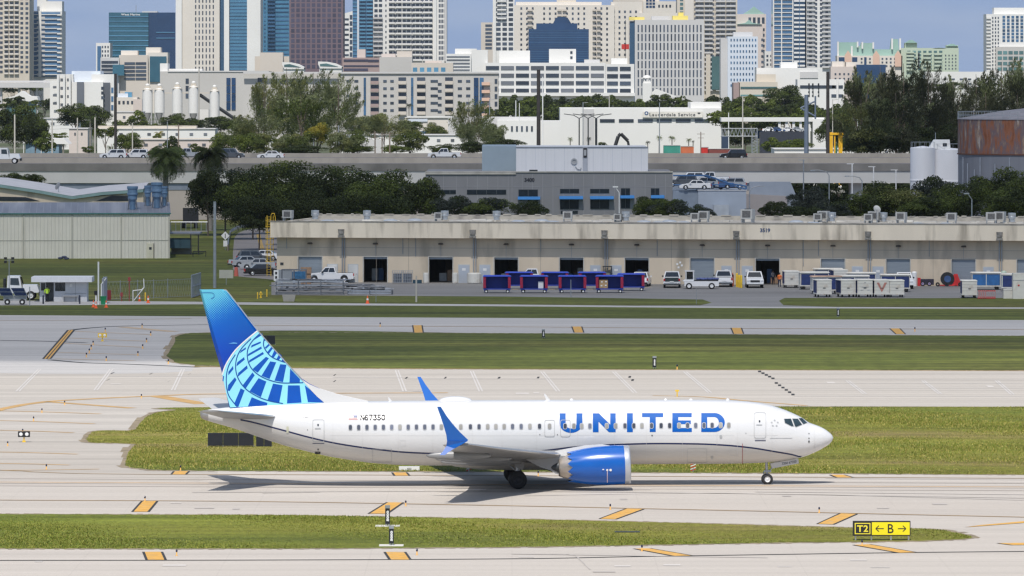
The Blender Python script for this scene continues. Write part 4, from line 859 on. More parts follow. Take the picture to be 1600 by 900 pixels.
# roof membrane ridges and patches
mb=MB()
for i in range(150):
 x=rr.uniform(s0,LEN-4);y=rr.uniform(1,DEP-2);mb.box(x,x+rr.uniform(.4,3.2),y,y+rr.uniform(.3,1.2),ZFt-.3,ZFt-.3+rr.uniform(.04,.22))
tag(mb.build('roof_patch',mat('roof_patch',(.66,.63,.57),.9,var=.3,scale=.4),wh),kind='stuff')
for i,(a,b,z) in enumerate(odoors):
 if b>LEN:continue
 st=state[i]
 zb_={'c':.02,'h':z*.46,'o':z-.28}[st]
 m2=MB();n=max(1,int((z-zb_)/.16));
 for k in range(n):c0=zb_+(z-zb_)*k/n;c1=zb_+(z-zb_)*(k+1)/n;m2.box(a+.02,b-.02,.22+.0,.27,c0+.012,c1).box(a+.02,b-.02,.235,.265,c0,c0+.012)
 m2.build('roller_door',m_shut,wh)
 m2=MB();m2.box(a-.12,a,-.03,.1,0,z+.1).box(b,b+.12,-.03,.1,0,z+.1).box(a,b,-.03,.1,z,z+.1);m2.build('door_frame',mat('frame_pale',(.52,.50,.45),.6),wh)
 xm=(a+b)/2
 m2=MB();zl=wl(600,380.5)[1];m2.lathe([(.001,.12),(.26,.1),(.34,-.02),(.30,-.1),(.001,-.12)],c=(xm+.05,-.35,zl),n=12).box(xm,xm+.1,-.3,0,zl-.04,zl+.04);o=m2.build('wall_lamp',mat('lamp_bronze',(.10,.09,.08),.5,.4),wh)
 MB().box(xm-.02,xm+.02,-.03,0,z,zl).build('conduit',m_pipe,wh)
for u in[(511,528),(543.5,560),(716,734),(749,766.5),(922,939),(954,971.5),(1127,1143.5),(1159,1176.5),(1331,1348.5),(1363,1381),(1536,1553)]:
 a,z=wl(u[0],412.3+(u[0]-500)*.0043);b=wl(u[1],412)[0];zb_=0.02
 MB().box(a,b,-.05,.02,0,z).build('door_surround',mat('surround_pale',(.50,.52,.53),.6),wh)
 o=MB().box(a+.1,b-.1,-.09,-.04,.02,z-.1).build('door',m_ddoor if u[0]>600 else mat('white_door',(.66,.66,.64),.5),wh)
 if u[0]>700:MB().box((a+b)/2-.22,(a+b)/2+.22,-.11,-.088,z-.75,z-.45).build('door_notice',white_paint,o)
 MB().box(b-.24,b-.17,-.14,-.085,1.0,1.08).build('handle',steel,o)
for u in(537,742,947.5,1153,1358.5,1563.5):
 s,_=wl(u,400);
 for dx in(-.14,.14):MB().box(s+dx-.07,s+dx+.07,-.2,-.05,.25,ZFb).build('downpipe',m_pipe,wh)
 MB().frus((s-.28,s+.28,-1.75,-1.5),(s-.38,s+.38,-1.85,-1.5),ZFb+.45,ZFb+1.05).box(s-.4,s+.4,-1.7,-1.45,ZFb+.1,ZFb+.3).build('rain_head',mat('stained_metal',(.26,.245,.22),.8,var=.4,scale=3),wh)
for u,h in((448,1.4),(629.5,2.0),(649.5,2.3),(845,1.6),(1027,2.1),(1255.5,3.2),(1279,2.0),(1452,2.0)):
 s,_=wl(u,400);MB().box(s-.035,s+.035,-.08,0,ZFb-h,ZFb).build('wall_conduit',m_pipe,wh)
for u in(588,638.5,844.5,1049,1254,1458):s,_=wl(u,400);MB().box(s-.02,s+.02,-.012,0,.1,ZT-.1).build('control_joint',mat('joint_dark',(.34,.30,.25),.9),wh)
MB().box(s0,LEN,-.01,0,4.25,4.29).build('wall_groove',mat('joint_dark',(0,0,0)),wh)
mb=MB();s,z=wl(1195.5,360,1.5);add_text(mb,'3519',lambda x,y:(s+x,-1.51,z+y),.62,.03);mb.build('lettering',mat('num_blue',(.05,.08,.16),.5),wh)
mb=MB();s,z=wl(440.5,412);mb.box(s-.2,s+.2,-.05,0,z-.15,z+.15);mb.build('meter_box',dark_metal,wh)
mb=MB();s,z=wl(1061.5,414);[mb.box(s+dx-.12,s+dx+.12,-.03,0,z+dz-.12,z+dz+.12) for dx,dz in((-.25,.1),(.1,.3),(.3,-.05),(-.1,-.3))];mb.build('wall_notice',white_paint,wh)
for u in[(636,668),(700,712),(738,748)]:pass
ri_=random.Random(6)
for i in(1,2,3,4,5,7):
 a,b,z=odoors[i]
 for q in range(3):
  x=ri_.uniform(a+.3,b-.6);y=ri_.uniform(1.2,5);w_=ri_.uniform(.5,1.0);h_=ri_.uniform(.8,1.8);p=wh.matrix_basis@Vector((x,y,.03))
  t=thing('stored_crate','dim stacked crate %s inside open loading door %s'%(['leftmost','middle','rear'][q],['','left of the wire cages','after the wire cages','behind the first blue carts','behind the middle blue carts','behind the last blue cart','','by the orange vest'][i]),'crate',p,WA,'crates inside the warehouse');MB().box(0,w_,0,.8,.12,h_).build('crate_body',[mat('crate_wood',(.33,.21,.13)),m_wc0,mat('crate_blue',(.06,.12,.24),.7)][q],t);MB().box(0,w_,0,.8,0,.1).build('pallet',wood_pole,t)
# yellow caged ladder at the left end
lad=thing('caged_ladder','yellow caged roof ladder on the left end of the warehouse','ladder',tuple(wworld(424,-3)),WA)
k=lad.location.y/F;mb=MB();hh=6.5+1.6;mb.tube((-.55,0,.6),(-.55,0,hh),.035,n=6).tube((-.05,0,.6),(-.05,0,hh),.035,n=6).tube((.3,-.3,2.6),(.3,-.3,hh),.03,n=6)
for i in range(24):mb.tube((-.55,0,.8+i*.31),(-.05,0,.8+i*.31),.018,n=5)
mb.path([(-.05,0,hh),(.1,-.1,hh+.25),(.4,-.1,hh+.25),(.5,0,hh-.3),(.5,0,hh-1.2)],.045)
mb.build('ladder_frame',yellow,lad)
mb=MB()
for i in range(8):z=2.4+i*.72;mb.path([(-.6,0,z),(-.6,-.55,z),(-.3,-.75,z),(0,-.75,z),(.3,-.55,z),(.3,0,z)],.028)
for x,y in((-.6,-.4),(-.3,-.72),(0,-.72),(.3,-.4)):mb.tube((x,y,2.4),(x,y,hh-.2),.022,n=5)
mb.build('safety_cage',yellow,lad)
# things on the warehouse roof, each its own
def roof_at(u,back):s,_=wl(u,345,-back);return A+WD*s-WN*back+Vector((0,0,ZFt-.3))
ZR=ZFt-.3
cyl=thing('roof_vent','x','roof vent',(0,0,0));MB().lathe([(.38,0),(.38,.55),(.50,.6),(.50,.85),(.46,.9),(.50,.94),(.50,1.25),(.001,1.28)],n=16).build('vent_drum',alu,cyl,smooth=False);MB().box(-.5,.5,-.5,.5,0,.18).build('curb',m_roof,cyl)
CY=[(492.5,'between the cage and the first loading door'),(573.5,'over the second loading door'),(695,'beside the square unit left of the blue carts'),(776,'over the fourth loading door'),(978,'beside the box unit over the blue carts'),(1300,'beside the pair of box units at mid right'),(1380.5,'below the white dish'),(1581,'last near the right end of the roof')]
for i,(u,l) in enumerate(CY):
 o=cyl if i==0 else copy_tree(cyl);o.location=roof_at(u,15 if i!=4 else 14);o['label']='silver drum vent on the warehouse roof, '+l;o['group']='drum vents on the warehouse roof';o.scale=(1,1,1.05)
m_ac=mat('aircon_paint',(.50,.50,.48),.55,.2,var=.08,scale=2)
m_coil=mat('coil_dark',(.12,.12,.12),.7,var=.3,scale=6)
ac=thing('roof_unit','x','air conditioner',(0,0,0));MB().box(-.55,.55,-.45,.45,.35,1.25).build('unit_case',m_ac,ac);MB().box(-.38,.38,-.47,-.44,.5,1.12).build('coil_panel',m_coil,ac);MB().box(-.5,-.42,-.4,.4,0,.35).box(.42,.5,-.4,.4,0,.35).build('stand',steel,ac);MB().lathe([(.3,1.25),(.3,1.3),(.001,1.31)],n=14).build('fan_guard',dark_metal,ac)
AC=[(450,1.15,'in a frame at the left end'),(686,.95,'beside a drum vent left of the blue carts'),(887,1.1,'over the open door behind the blue carts'),(966,.9,'left of the drum vent over the carts'),(1086,1.0,'left box of the pair over the parked pickups'),(1100,1.2,'right box of the pair over the parked pickups'),(1168.5,1.45,'big one right of the painted number'),(1278,1.0,'left one over the far white carts'),(1287,1.25,'right one over the far white carts'),(1357,1.0,'left box of the pair under the dish'),(1366,1.25,'right box of the pair under the dish'),(1408.5,1.15,'standing alone right of the dish'),(1487,1.15,'standing alone over the red reels'),(1548.5,1.2,'left box of the last pair'),(1562.5,1.25,'right box of the last pair')]
for i,(u,s,l) in enumerate(AC):
 o=ac if i==0 else copy_tree(ac);o.location=roof_at(u,14+(i%3));o['label']='grey box unit on the long roof, '+l;o['group']='box units on the warehouse roof';o.scale=(s*.95,s,s*.92);o.rotation_euler=(0,0,WA+random.uniform(-.2,.2))
sk_=thing('skylight','x','skylight',(0,0,0));mb=MB();mb.ico((0,0,.15),1,(1.0,.9,.3),8);mb.build('dome',mat('skylight_dome',(.46,.49,.52),.3,var=.1),sk_,smooth=True);MB().box(-1.05,1.05,-.9,.9,0,.16).build('curb',m_ac,sk_)
SK=[(610,9,'pale one after the second loading door'),(648,12,'bluish one before the third loading door'),(810,7,'first over the blue carts'),(846,12,'pale, over the blue carts'),(864,4,'low front one over the blue carts'),(1006,8,'bluish, over the sixth loading door'),(1028,3,'front one over the white pickups'),(1046,11,'pale, over the dark pickup'),(1069,4,'front one over the tow tractor'),(1244,12,'pale, over the orange vest worker'),(1271,4,'front one over the white carts'),(1434,3,'left one of the far right pair'),(1477,3,'right one of the far right pair'),(512,5,'first at the left end')]
for i,(u,b,l) in enumerate(SK):
 o=sk_ if i==0 else copy_tree(sk_);o.location=roof_at(u,b);o.scale=(.9,1,.9);o['label']='low domed skylight on the warehouse roof, '+l;o['group']='skylights on the warehouse roof'
t=thing('satellite_dish','white satellite dish tilted on the warehouse roof at right','satellite dish',tuple(roof_at(1370,13)));mb=MB();mb.lathe([(.001,0),(.3,.03),(.48,.1)],axis='y',n=18);o=mb.build('dish',white_paint,t,smooth=True,loc=(0,0,1.75));o.rotation_euler=(R(25),0,R(-30));MB().tube((0,0,0),(0,0,1.7),.04).build('mast',steel,t)
# ---------------------------------------------------------------- vehicles
m_wglass=mat('car_glass',(.015,.02,.025),.06,var=.2,spec=.9)
m_headl=mat('headlamp',(.75,.76,.78),.15,.2);m_taill=mat('tail_lamp',(.45,.02,.02),.25);m_chrome=mat('chrome',(.6,.6,.6),.2,.9);m_plast=mat('black_trim',(.025,.025,.027),.55)
def paint(c,n):return mat('car_paint_'+n,c,.22,.0,var=.02,coat=.6)
PW=paint((.82,.82,.82),'white');PB=paint((.02,.021,.024),'black');PS=paint((.42,.44,.46),'silver');PG=paint((.10,.11,.125),'graphite');PBL=paint((.05,.10,.24),'blue')
def arch(cx,r,z0,n=6):return[(cx+r*math.cos(math.pi*i/n),z0+r*math.sin(math.pi*i/n)) for i in range(n+1)]
KV={'sedan':dict(L=4.8,W=1.84,zb=.28,belt=.92,hood=.86,trunk=.98,wr=.33,wx=(1.42,-1.38),cab=(1.05,-1.55,.45,-.95,1.44),wt=.78),'suv':dict(L=4.8,W=1.92,zb=.35,belt=1.08,hood=1.02,trunk=1.1,wr=.37,wx=(1.45,-1.42),cab=(1.0,-2.25,.45,-2.0,1.74),wt=.80),'van':dict(L=5.3,W=2.0,zb=.32,belt=1.05,hood=1.02,trunk=1.1,wr=.36,wx=(1.65,-1.6),cab=(1.5,-2.55,.95,-2.45,1.85),wt=.84),'pickup':dict(L=5.85,W=2.03,zb=.48,belt=1.22,hood=1.18,trunk=1.20,wr=.41,wx=(1.95,-1.75),cab=(1.25,-.75,.6,-.55,1.93),wt=.80)}
def vehicle(kind,paint_m,label,pos,rz,group,cat=None,bed=True,tailg=None):
 K=KV[kind];L,W=K['L'],K['W'];hf=L/2
 t=thing({'suv':'parked_suv','van':'dark_van'}.get(kind,kind),label,cat or{'sedan':'car','suv':'car','van':'van','pickup':'pickup'}[kind],tuple(pos),rz,group)
 zb,belt=K['zb'],K['belt'];r=K['wr']+.06
 prof=[(-hf,zb+.12),(-hf+.05,belt-.08)]+[(-hf+.12,K['trunk']),(K['cab'][1]+.0,K['trunk'] if kind in('sedan','pickup') else belt),(K['cab'][0],belt+.02),(hf-.35,K['hood']-.06),(hf-.06,K['hood']-.22),(hf,zb+.25),(hf-.05,zb)]
 prof+=arch(K['wx'][0],r,zb,6)+arch(K['wx'][1],r,zb,6)+[(-hf+.08,zb)]
 mb=MB();mb.prism(prof,'y',-W/2,W/2)
 me=mb.mesh('body',paint_m);bm=bmesh.new();bm.from_mesh(me)
 es=[e for e in bm.edges if abs(abs(e.verts[0].co.y)-W/2)<1e-3 and abs(abs(e.verts[1].co.y)-W/2)<1e-3 and min(e.verts[0].co.z,e.verts[1].co.z)>zb+.1]
 try:bmesh.ops.bevel(bm,geom=es,offset=.07,segments=2,affect='EDGES')
 except Exception:pass
 bm.to_mesh(me);bm.free();sharp(me,40);body=link('body',me,t)
 x0,x1,a0,a1,zt=K['cab'];w0,w1=W/2*.97,W/2*K['wt']
 MB().frus((x1,x0,-w0,w0),(a1,a0,-w1,w1),belt-.02,zt).build('cabin',paint_m,t)
 def cabp(f,s,y):
  xa,xb=x0+(a0-x0)*s,x1+(a1-x1)*s;return(xa+(xb-xa)*f,y*(w0+(w1-w0)*s+.012),belt+(zt-belt)*s)
 for y in(-1,1):
  sp=[(.06,.47),(.51,.93)] if kind!='van' else[(.05,.3),(.33,.62),(.65,.95)]
  for f0,f1 in sp:mb=MB();mb.face([cabp(f0,.12,y),cabp(f1,.12,y),cabp(f1-.02*(f1>.8),.86,y),cabp(f0+.05*(f0<.1),.86,y)]);mb.build('side_window',m_wglass,t)
  for wx in K['wx']:
   mb=MB();R0=K['wr'];mb.lathe([(R0*.6,-.11),(R0*.95,-.11),(R0,-.06),(R0,.06),(R0*.95,.11),(R0*.6,.11)],axis='y',n=18);o=mb.build('wheel',black_rub,t,smooth=True,loc=(wx,y*(W/2-.12),R0))
   mb=MB();mb.lathe([(.001,y*.09),(R0*.2,y*.1),(R0*.45,y*.06),(R0*.62,y*.115)],axis='y',n=12);mb.build('rim',alu,o)
  mb=MB();mb.box(x0-.45,x0-.2,y*(W/2+.02)-.0,y*(W/2+.2),belt,belt+.18);mb.build('mirror',paint_m if kind!='pickup' else m_plast,t)
  MB().box(hf-.22,hf-.005+.02,y*W*.30,y*W*.47,K['hood']-.38,K['hood']-.2).build('headlight',m_headl,t)
  MB().box(-hf-.015,-hf+.1,y*W*.40,y*W*.49,belt-.38,belt-.06).build('taillight',m_taill,t)
 for f,nm in((0,'windshield'),(1,'rear_window')):
  xa=x0 if f==0 else x1;xb=a0 if f==0 else a1;e=.014*(1 if f==0 else-1)
  mb=MB();mb.face([(xa+(xb-xa)*.1+e,-w0*.86,belt+(zt-belt)*.1),(xa+(xb-xa)*.1+e,w0*.86,belt+(zt-belt)*.1),(xa+(xb-xa)*.88+e,w1*.86,belt+(zt-belt)*.88),(xa+(xb-xa)*.88+e,-w1*.86,belt+(zt-belt)*.88)]);mb.build(nm,m_wglass,t)
 MB().box(hf-.03,hf+.02,-W*.28,W*.28,K['hood']-.46,K['hood']-.22).build('grille',m_plast,t)
 MB().box(hf-.1,hf+.05,-W*.47,W*.47,zb,zb+.2).build('front_bumper',m_plast if kind!='pickup' else paint_m,t)
 MB().box(-hf-.05,-hf+.1,-W*.46,W*.46,zb,zb+.18).build('rear_bumper',m_plast if kind!='pickup' else m_chrome,t)
 MB().box(-hf-.03,-hf,-.25,.25,zb+.22,zb+.36).build('number_plate',white_paint,t)
 MB().box(-hf+.6,hf-.6,-W/2+.1,W/2-.1,zb-.12,zb+.05).build('underbody',m_plast,t)
 if kind=='pickup':
  MB().box(-hf+.12,x1-.1,-W/2+.12,W/2-.12,K['trunk']-.02,K['trunk']+.012).build('cargo_bed',m_plast,t)
  if tailg:MB().box(-hf-.02,-hf+.03,-W*.40,W*.40,zb+.32,belt+.02).build('tailgate',tailg,t)
 return t
gH='vehicles on the elevated highway';gA='trucks and cars on the warehouse apron';gP='cars parked by the side road'
# ---------------------------------------------------------------- viaduct
m_bar=mat('barrier_concrete',(.37,.335,.285),.9,var=.12,scale=.25,stretch=(1,1,.3),dirt=((.15,.14,.13),.6),dscale=.25)
m_gird=mat('girder_concrete',(.60,.59,.56),.85,var=.05,scale=.2)
DZ=9.7
vd=thing('viaduct','elevated concrete highway crossing behind the warehouses','bridge',(0,1058,0))
x0,x1=-170,135
MB().box(x0,x1,0,46,DZ-.35,DZ).build('deck',m_road,vd)
MB().box(x0,x1,-.3,0,DZ-1.2,DZ+.08).build('edge_beam',mat('edge_beam',(.21,.20,.185),.9,var=.3,scale=.2,stretch=(1,1,.5),dirt=((.24,.23,.21),.7),dscale=.35),vd)
MB().box(x0,x1,-.12,5,DZ-3.3,DZ-1.2).build('girder',m_gird,vd)
for i in range(5):MB().box(x0,x1,8+i*8,11+i*8,DZ-3.3,DZ-.35).build('girder',m_gird,vd)
MB().box(x0,x1,12.6,45.9,DZ+.01,DZ+.6).build('upper_deck',m_road,vd)
MB().prism([(12.0,DZ),(12.6,DZ),(12.4,DZ+.9),(12.2,DZ+.9)],'x',x0,x1).build('median_barrier',m_bar,vd)
MB().prism([(40,DZ+.6),(40.5,DZ+.6),(40.35,DZ+1.35),(40.15,DZ+1.35)],'x',x0,x1).build('far_barrier',m_bar,vd)
MB().box(x0,42,.3,5.6,0,DZ-4.5).build('abutment_wall',mat('abutment_beige',(.50,.44,.38),.9,var=.07,scale=.2),vd)
MB().box(x0,42,.2,5.0,DZ-4.5,DZ-3.3).build('girder_shade_band',mat('shade_blue_grey',(.24,.28,.34),.8,var=.08),vd)  # blue-grey band painted in for the shade beneath the girder
for x in(60,84,108,130):
 MB().box(x-1,x+1,2,8,0,DZ-3.3).build('pier',m_gird,vd)
vh=[(177,'suv',PW,'white SUV, first of the two close together on the elevated highway',19,math.pi),(212,'suv',PW,'white wagon right behind the first white SUV on the elevated highway',21,math.pi),(293,'pickup',PS,'silver pickup half hidden by the palm on the elevated highway',22,math.pi),(359,'van',PG,'long dark van among the treetops on the elevated highway',24,0),(423,'sedan',PW,'white sedan above the dark trees on the elevated highway',22,math.pi),(694.5,'pickup',PW,'white pickup alone in the middle of the elevated highway',19,math.pi),(1146,'suv',PB,'black car on the elevated highway right of the white box building',18,math.pi)]
for u,kd,pm,lb,dy,rz in vh:
 y=1058+dy-3;x=(u-800)*y/F;vehicle(kd,pm,lb,(x,y,DZ+.62),rz,gH)
def hood_truck(lab,pos,rz,cargo=False,group=None):
 t=thing('hood_truck',lab,'truck',tuple(pos),rz,group)
 mb=MB();mb.frus((1.1,3.0,-.95,.95),(1.1,2.7,-.85,.85),.85,1.75);mb.build('hood',PW,t)
 mb=MB();mb.frus((-.7,1.1,-1.15,1.15),(-.6,.75,-1.02,1.02),.8,2.75);mb.build('cab',PW,t)
 for y in(-1,1):
  mb=MB();mb.face([(-.3,y*1.13,1.75),(.75,y*1.13,1.7),(.62,y*1.06,2.5),(-.3,y*1.06,2.5)]);mb.build('side_window',m_wglass,t)
 mb=MB();mb.face([(1.06,-.95,1.8),(1.06,.95,1.8),(.84,.9,2.6),(.84,-.9,2.6)]);mb.build('windshield',m_wglass,t)
 MB().box(-4.6,1.0,-.45,.45,.75,1.0).build('chassis',m_plast,t);MB().box(2.9,3.15,-1.1,1.1,.5,.95).build('bumper',m_plast,t)
 for x in(2.0,-2.6,-3.8):
  for y in(-1,1):
   mb=MB();mb.lathe([(.3,-.14),(.49,-.14),(.52,-.08),(.52,.08),(.49,.14),(.3,.14)],axis='y',n=18);o=mb.build('wheel',black_rub,t,smooth=True,loc=(x,y*.98,.52))
   mb=MB();mb.lathe([(.001,y*.1),(.1,y*.13),(.2,y*.06),(.31,y*.145)],axis='y',n=12);mb.build('rim',white_paint if x>0 else alu,o)
 if cargo:MB().frus((-4.7,-.9,-1.2,1.2),(-4.9,-.9,-1.25,1.25),1.05,2.3).build('dump_body',PW,t)
 else:MB().box(-4.7,-.9,-1.2,1.2,1.0,1.15).box(-1.1,-.9,-1.1,1.1,1.15,2.4).build('flatbed',m_plast,t)
 return t
hood_truck('white dump truck at the left end of the elevated highway',((4-800)*1061/F,1063,DZ),0,True,gH)
# apron vehicles
def gpos(u,v):return G(u,v)
vehicle('pickup',PW,'white utility pickup beside the steel racks at the left of the apron',gpos(516,441.5),math.pi,gA)
vehicle('suv',PW,'white SUV seen from behind just right of the last blue cart',gpos(1003,447),R(84),gA)
vehicle('pickup',PW,'white pickup with a dark tailgate left of the tow tractor',gpos(1050,449),R(88),gA,tailg=mat('dark_gate',(.03,.045,.045),.5))
vehicle('pickup',PW,'white pickup seen from behind right of the tow tractor',gpos(1130.5,447.5),R(90),gA)
vehicle('pickup',PW,'white pickup facing us right of the yellow bollards',gpos(1178.5,449),R(-90),gA)
vehicle('pickup',PW,'white pickup facing us behind the front row of white carts',gpos(1412,450.5),R(-90),gA)
vehicle('suv',PG,'dark grey SUV on top of the group by the side road',gpos(398,411.5),R(8),gP)
vehicle('sedan',PS,'silver sedan in the middle of the group by the side road',gpos(404,421),R(175),gP)
vehicle('sedan',PW,'white sedan tucked behind the dark grey SUV by the side road',gpos(413,407),R(172),gP)
vehicle('sedan',PS,'pale silver sedan at the left of the group by the side road',gpos(386,417),R(20),gP)
vehicle('sedan',PB,'black sedan lowest of the group by the side road',gpos(411,430.5),R(6),gP)
hood_truck('white hooded truck behind the solar trailer beside the guard booth',(gpos(18,470)[0],gpos(18,470)[1]+3,0),0)
# tow tractor with flat bed
c=gpos(1094,451.5);t=thing('tow_tractor','white airport tow tractor with a cab and flat bed on the apron','tractor',c,math.pi,gA)
MB().box(-2.2,1.9,-.8,.8,.35,.95).frus((.75,2.1,-.82,.82),(.85,1.9,-.8,.8),.95,1.15).build('body',PW,t)
MB().box(-2.15,.7,-.72,.72,.96,1.06).build('bed',m_plast,t)
mb=MB();[mb.box(*q,z0,z1) for q,z0,z1 in(((.75,.85,-.8,-.7),1.1,2.1),((.75,.85,.7,.8),1.1,2.1),((1.65,1.75,-.8,-.7),1.1,2.1),((1.65,1.75,.7,.8),1.1,2.1),((.7,1.85,-.83,.83),2.1,2.22))];mb.build('cab',PW,t)
mb=MB();mb.box(.86,1.64,-.76,-.74,1.15,2.08).box(1.66,1.70,-.68,.68,1.15,2.08);mb.build('windshield',m_wglass,t)
for x in(1.35,-1.35):
 for y in(-1,1):
  mb=MB();mb.lathe([(.2,-.12),(.35,-.12),(.38,-.06),(.38,.06),(.35,.12),(.2,.12)],axis='y',n=18);o=mb.build('wheel',black_rub,t,smooth=True,loc=(x,y*.75,.38));mb=MB();mb.lathe([(.001,y*.1),(.21,y*.125)],axis='y',n=12);mb.build('rim',white_paint,o)
mb=MB();r9=random.Random(9)
for i in range(9):x=-2.0+i*.28;mb.ico((x,r9.uniform(-.4,.4),1.2),.22,(1.2,1,.7),5)
tag(mb.build('bag_heap',mat('heap_blue',(.10,.13,.30),.8,var=.4,scale=4),None,loc=c),'heap of blue and grey sacks on the bed of the tow tractor','sacks');bpy.data.objects['bag_heap'].rotation_euler=(0,0,math.pi)
# blue baggage carts
m_bc=mat('cart_blue',(.02,.045,.32),.5,var=.12,scale=2);m_bct=mat('cart_blue_roof',(.035,.075,.48),.5,var=.1,scale=1);m_cred=mat('cart_red_curtain',(.32,.012,.05),.7,var=.2,scale=5)
ct=thing('baggage_cart','x','baggage cart',(0,0,0))
MB().box(-1.6,1.6,-.8,.8,.42,.55).build('platform',m_bc,ct)
MB().box(-1.55,1.55,.74,.8,.55,1.95).build('back_panel',m_bc,ct)
for x in(-1,1):MB().box(x*1.55-.03,x*1.55+.03,-.8,.8,.55,1.95).build('end_panel',m_bc,ct);MB().box(x*1.45-.16,x*1.45+.16,-.84,-.79,.6,1.9).build('curtain',m_cred,ct)
MB().frus((-1.68,1.68,-.9,.9),(-1.5,1.5,-.7,.7),1.95,2.08).build('roof',m_bct,ct)
MB().box(1.6,2.4,-.04,.04,.4,.46).build('tow_bar',mat('tan_steel',(.45,.36,.24),.6),ct)
for x in(-1.25,1.25):
 for y in(-.65,.65):mb=MB();mb.lathe([(.1,-.07),(.2,-.07),(.21,0),(.2,.07),(.1,.07)],axis='y',n=14);o=mb.build('wheel',black_rub,ct,smooth=True,loc=(x,y,.21));mb=MB();mb.lathe([(.001,-.075),(.11,-.078)],axis='y',n=10);mb.build('rim',white_paint,o)
MB().box(-1.5,-1.3,-.7,.7,.22,.42).box(1.3,1.5,-.7,.7,.22,.42).build('axle',m_bc,ct)
CB=[(776.5,457.8,0,'front row, leftmost'),(834.5,457.8,-.03,'front row with a white sheet inside'),(894,457.8,.04,'front row, empty, under the wing side post'),(952.5,457.6,-.02,'front row with a cardboard crate inside'),(811,451.8,.06,'back row between the first two front carts'),(867,451.8,-.04,'back row between the second and third front carts'),(925,451.8,.05,'back row between the third and fourth front carts'),(986,454.5,-.05,'rightmost, set slightly back')]
for i,(u,v,a,l) in enumerate(CB):
 o=ct if i==0 else copy_tree(ct);o.location=G(u,v);o.rotation_euler=(0,0,a);o['label']='blue baggage cart with red end curtains, '+l;o['group']='blue baggage carts'
c=G(845,457.8);t=MB().box(-.3,.3,-.45,-.3,.56,1.35).build('white_sheet',white_paint,None,loc=c);tag(t,'white sheet hanging inside a front blue cart','sheet')
c=G(943,457.6);t=thing('cardboard_crate','brown cardboard crate standing in a front blue cart','crate',c);MB().box(-.5,.5,-.6,.2,.56,1.55).build('carton',mat('cardboard',(.42,.28,.15),.85,var=.2,scale=2),t);mb=MB();[mb.box(x-.1,x+.1,-.62,-.6,z-.07,z+.07) for x,z in((-.25,.85),(.25,.9),(-.2,1.3),(.28,1.32))];mb.build('crate_label',white_paint,t)
# white box carts
m_wc=mat('cart_white',(.70,.68,.62),.6,var=.07,scale=1.0,dirt=((.42,.30,.20),.5),dscale=1.2);m_navyc=mat('cart_curtain_navy',(.02,.04,.15),.7,var=.2,scale=3);m_rust=mat('rusty_roof',(.45,.30,.22),.8,var=.4,scale=1.2)
wc=thing('box_cart','x','baggage cart',(0,0,0))
MB().box(-.88,.88,-1.4,1.4,.35,.5).build('platform',m_wc,wc)
MB().box(-.86,.86,-1.4,-1.34,.5,1.95).build('end_panel',m_wc,wc);MB().box(-.86,.86,1.34,1.4,.5,1.95).build('end_panel',m_wc,wc)
for x in(-1,1):MB().box(x*.84-.02,x*.84+.02,-1.3,1.3,.5,1.9).build('curtain',m_navyc,wc)
for z in(.85,1.2,1.55):MB().box(-.86,.86,-1.415,-1.4,z,z+.025).build('panel_rib',mat('rib_grey',(.45,.43,.40),.7),wc)
MB().frus((-.92,.92,-1.45,1.45),(-.86,.86,-1.4,1.4),1.95,2.05).build('roof',m_wc,wc)
MB().box(-.15,.15,-1.44,-1.40,1.05,1.12).build('placard',dark_metal,wc)
MB().box(-.03,.03,-1.9,-1.4,.34,.4).build('tow_bar',mat('tan_steel',(0,0,0)),wc)
for x in(-.65,.65):
 for y in(-1.1,1.1):mb=MB();mb.lathe([(.08,-.07),(.2,-.07),(.21,0),(.2,.07),(.08,.07)],axis='x',n=12);mb.build('wheel',black_rub,wc,smooth=True,loc=(x,y,.21))
CW=[(1286,464.8,.10,1.0,'front row, first from the left'),(1322.5,464.8,.16,1.0,'front row, second from the left'),(1350,465,.08,1.02,'front row with faint grey drawing'),(1376.5,465,.07,1.0,'front row with a big faded red V'),(1400.5,465,.05,.98,'front row, rightmost'),(1236,450,.05,1.0,'standing alone near the orange vest worker'),(1515,466,.0,1.0,'standing alone left of the blue windowed unit'),(1312,448,.1,1.0,'at the back by the closed door')]
for i,(u,v,a,s,l) in enumerate(CW):
 o=wc if i==0 else copy_tree(wc);p=G(u,v);o.location=(p.x,p.y+1.4,0);o.rotation_euler=(0,0,a);o.scale=(s,s,s);o['label']='white box baggage cart, '+l;o['group']='white box baggage carts'
 if 'red V' in l:
  mb=MB();mb.face([(-.6,-1.43,1.72),(-.3,-1.43,1.72),(0,-1.43,1.0),(0,-1.43,.6)]);mb.face([(.6,-1.43,1.72),(.3,-1.43,1.72),(0,-1.43,1.0),(0,-1.43,.6)]);mb.build('painted_mark',mat('faded_red',(.50,.22,.18),.7,var=.25,scale=4),o)
 if 'grey drawing' in l:
  mb=MB();[mb.box(x-w,x+w,-1.43,-1.425,z-.03,z+.03) for x,z,w in((0,1.7,.1),(-.1,1.2,.25),(.25,1.2,.15),(-.4,.85,.12),(.4,.85,.12))];mb.build('painted_mark',m_line2,o)
lc=thing('long_cart','x','baggage cart',(0,0,0))
MB().box(-1.75,1.75,-.85,.85,.4,.52).build('platform',m_wc,lc);MB().box(-1.7,-1.64,-.85,.85,.52,2.0).build('end_panel',m_wc,lc);MB().box(1.64,1.7,-.85,.85,.52,2.0).build('end_panel',m_wc,lc)
MB().box(-1.6,1.6,-.8,-.76,.55,1.85).build('curtain',m_navyc,lc);MB().box(-1.64,1.64,-.84,-.74,1.85,2.0).box(-.04,.04,-.86,-.8,.52,1.85).build('frame',m_wc,lc)
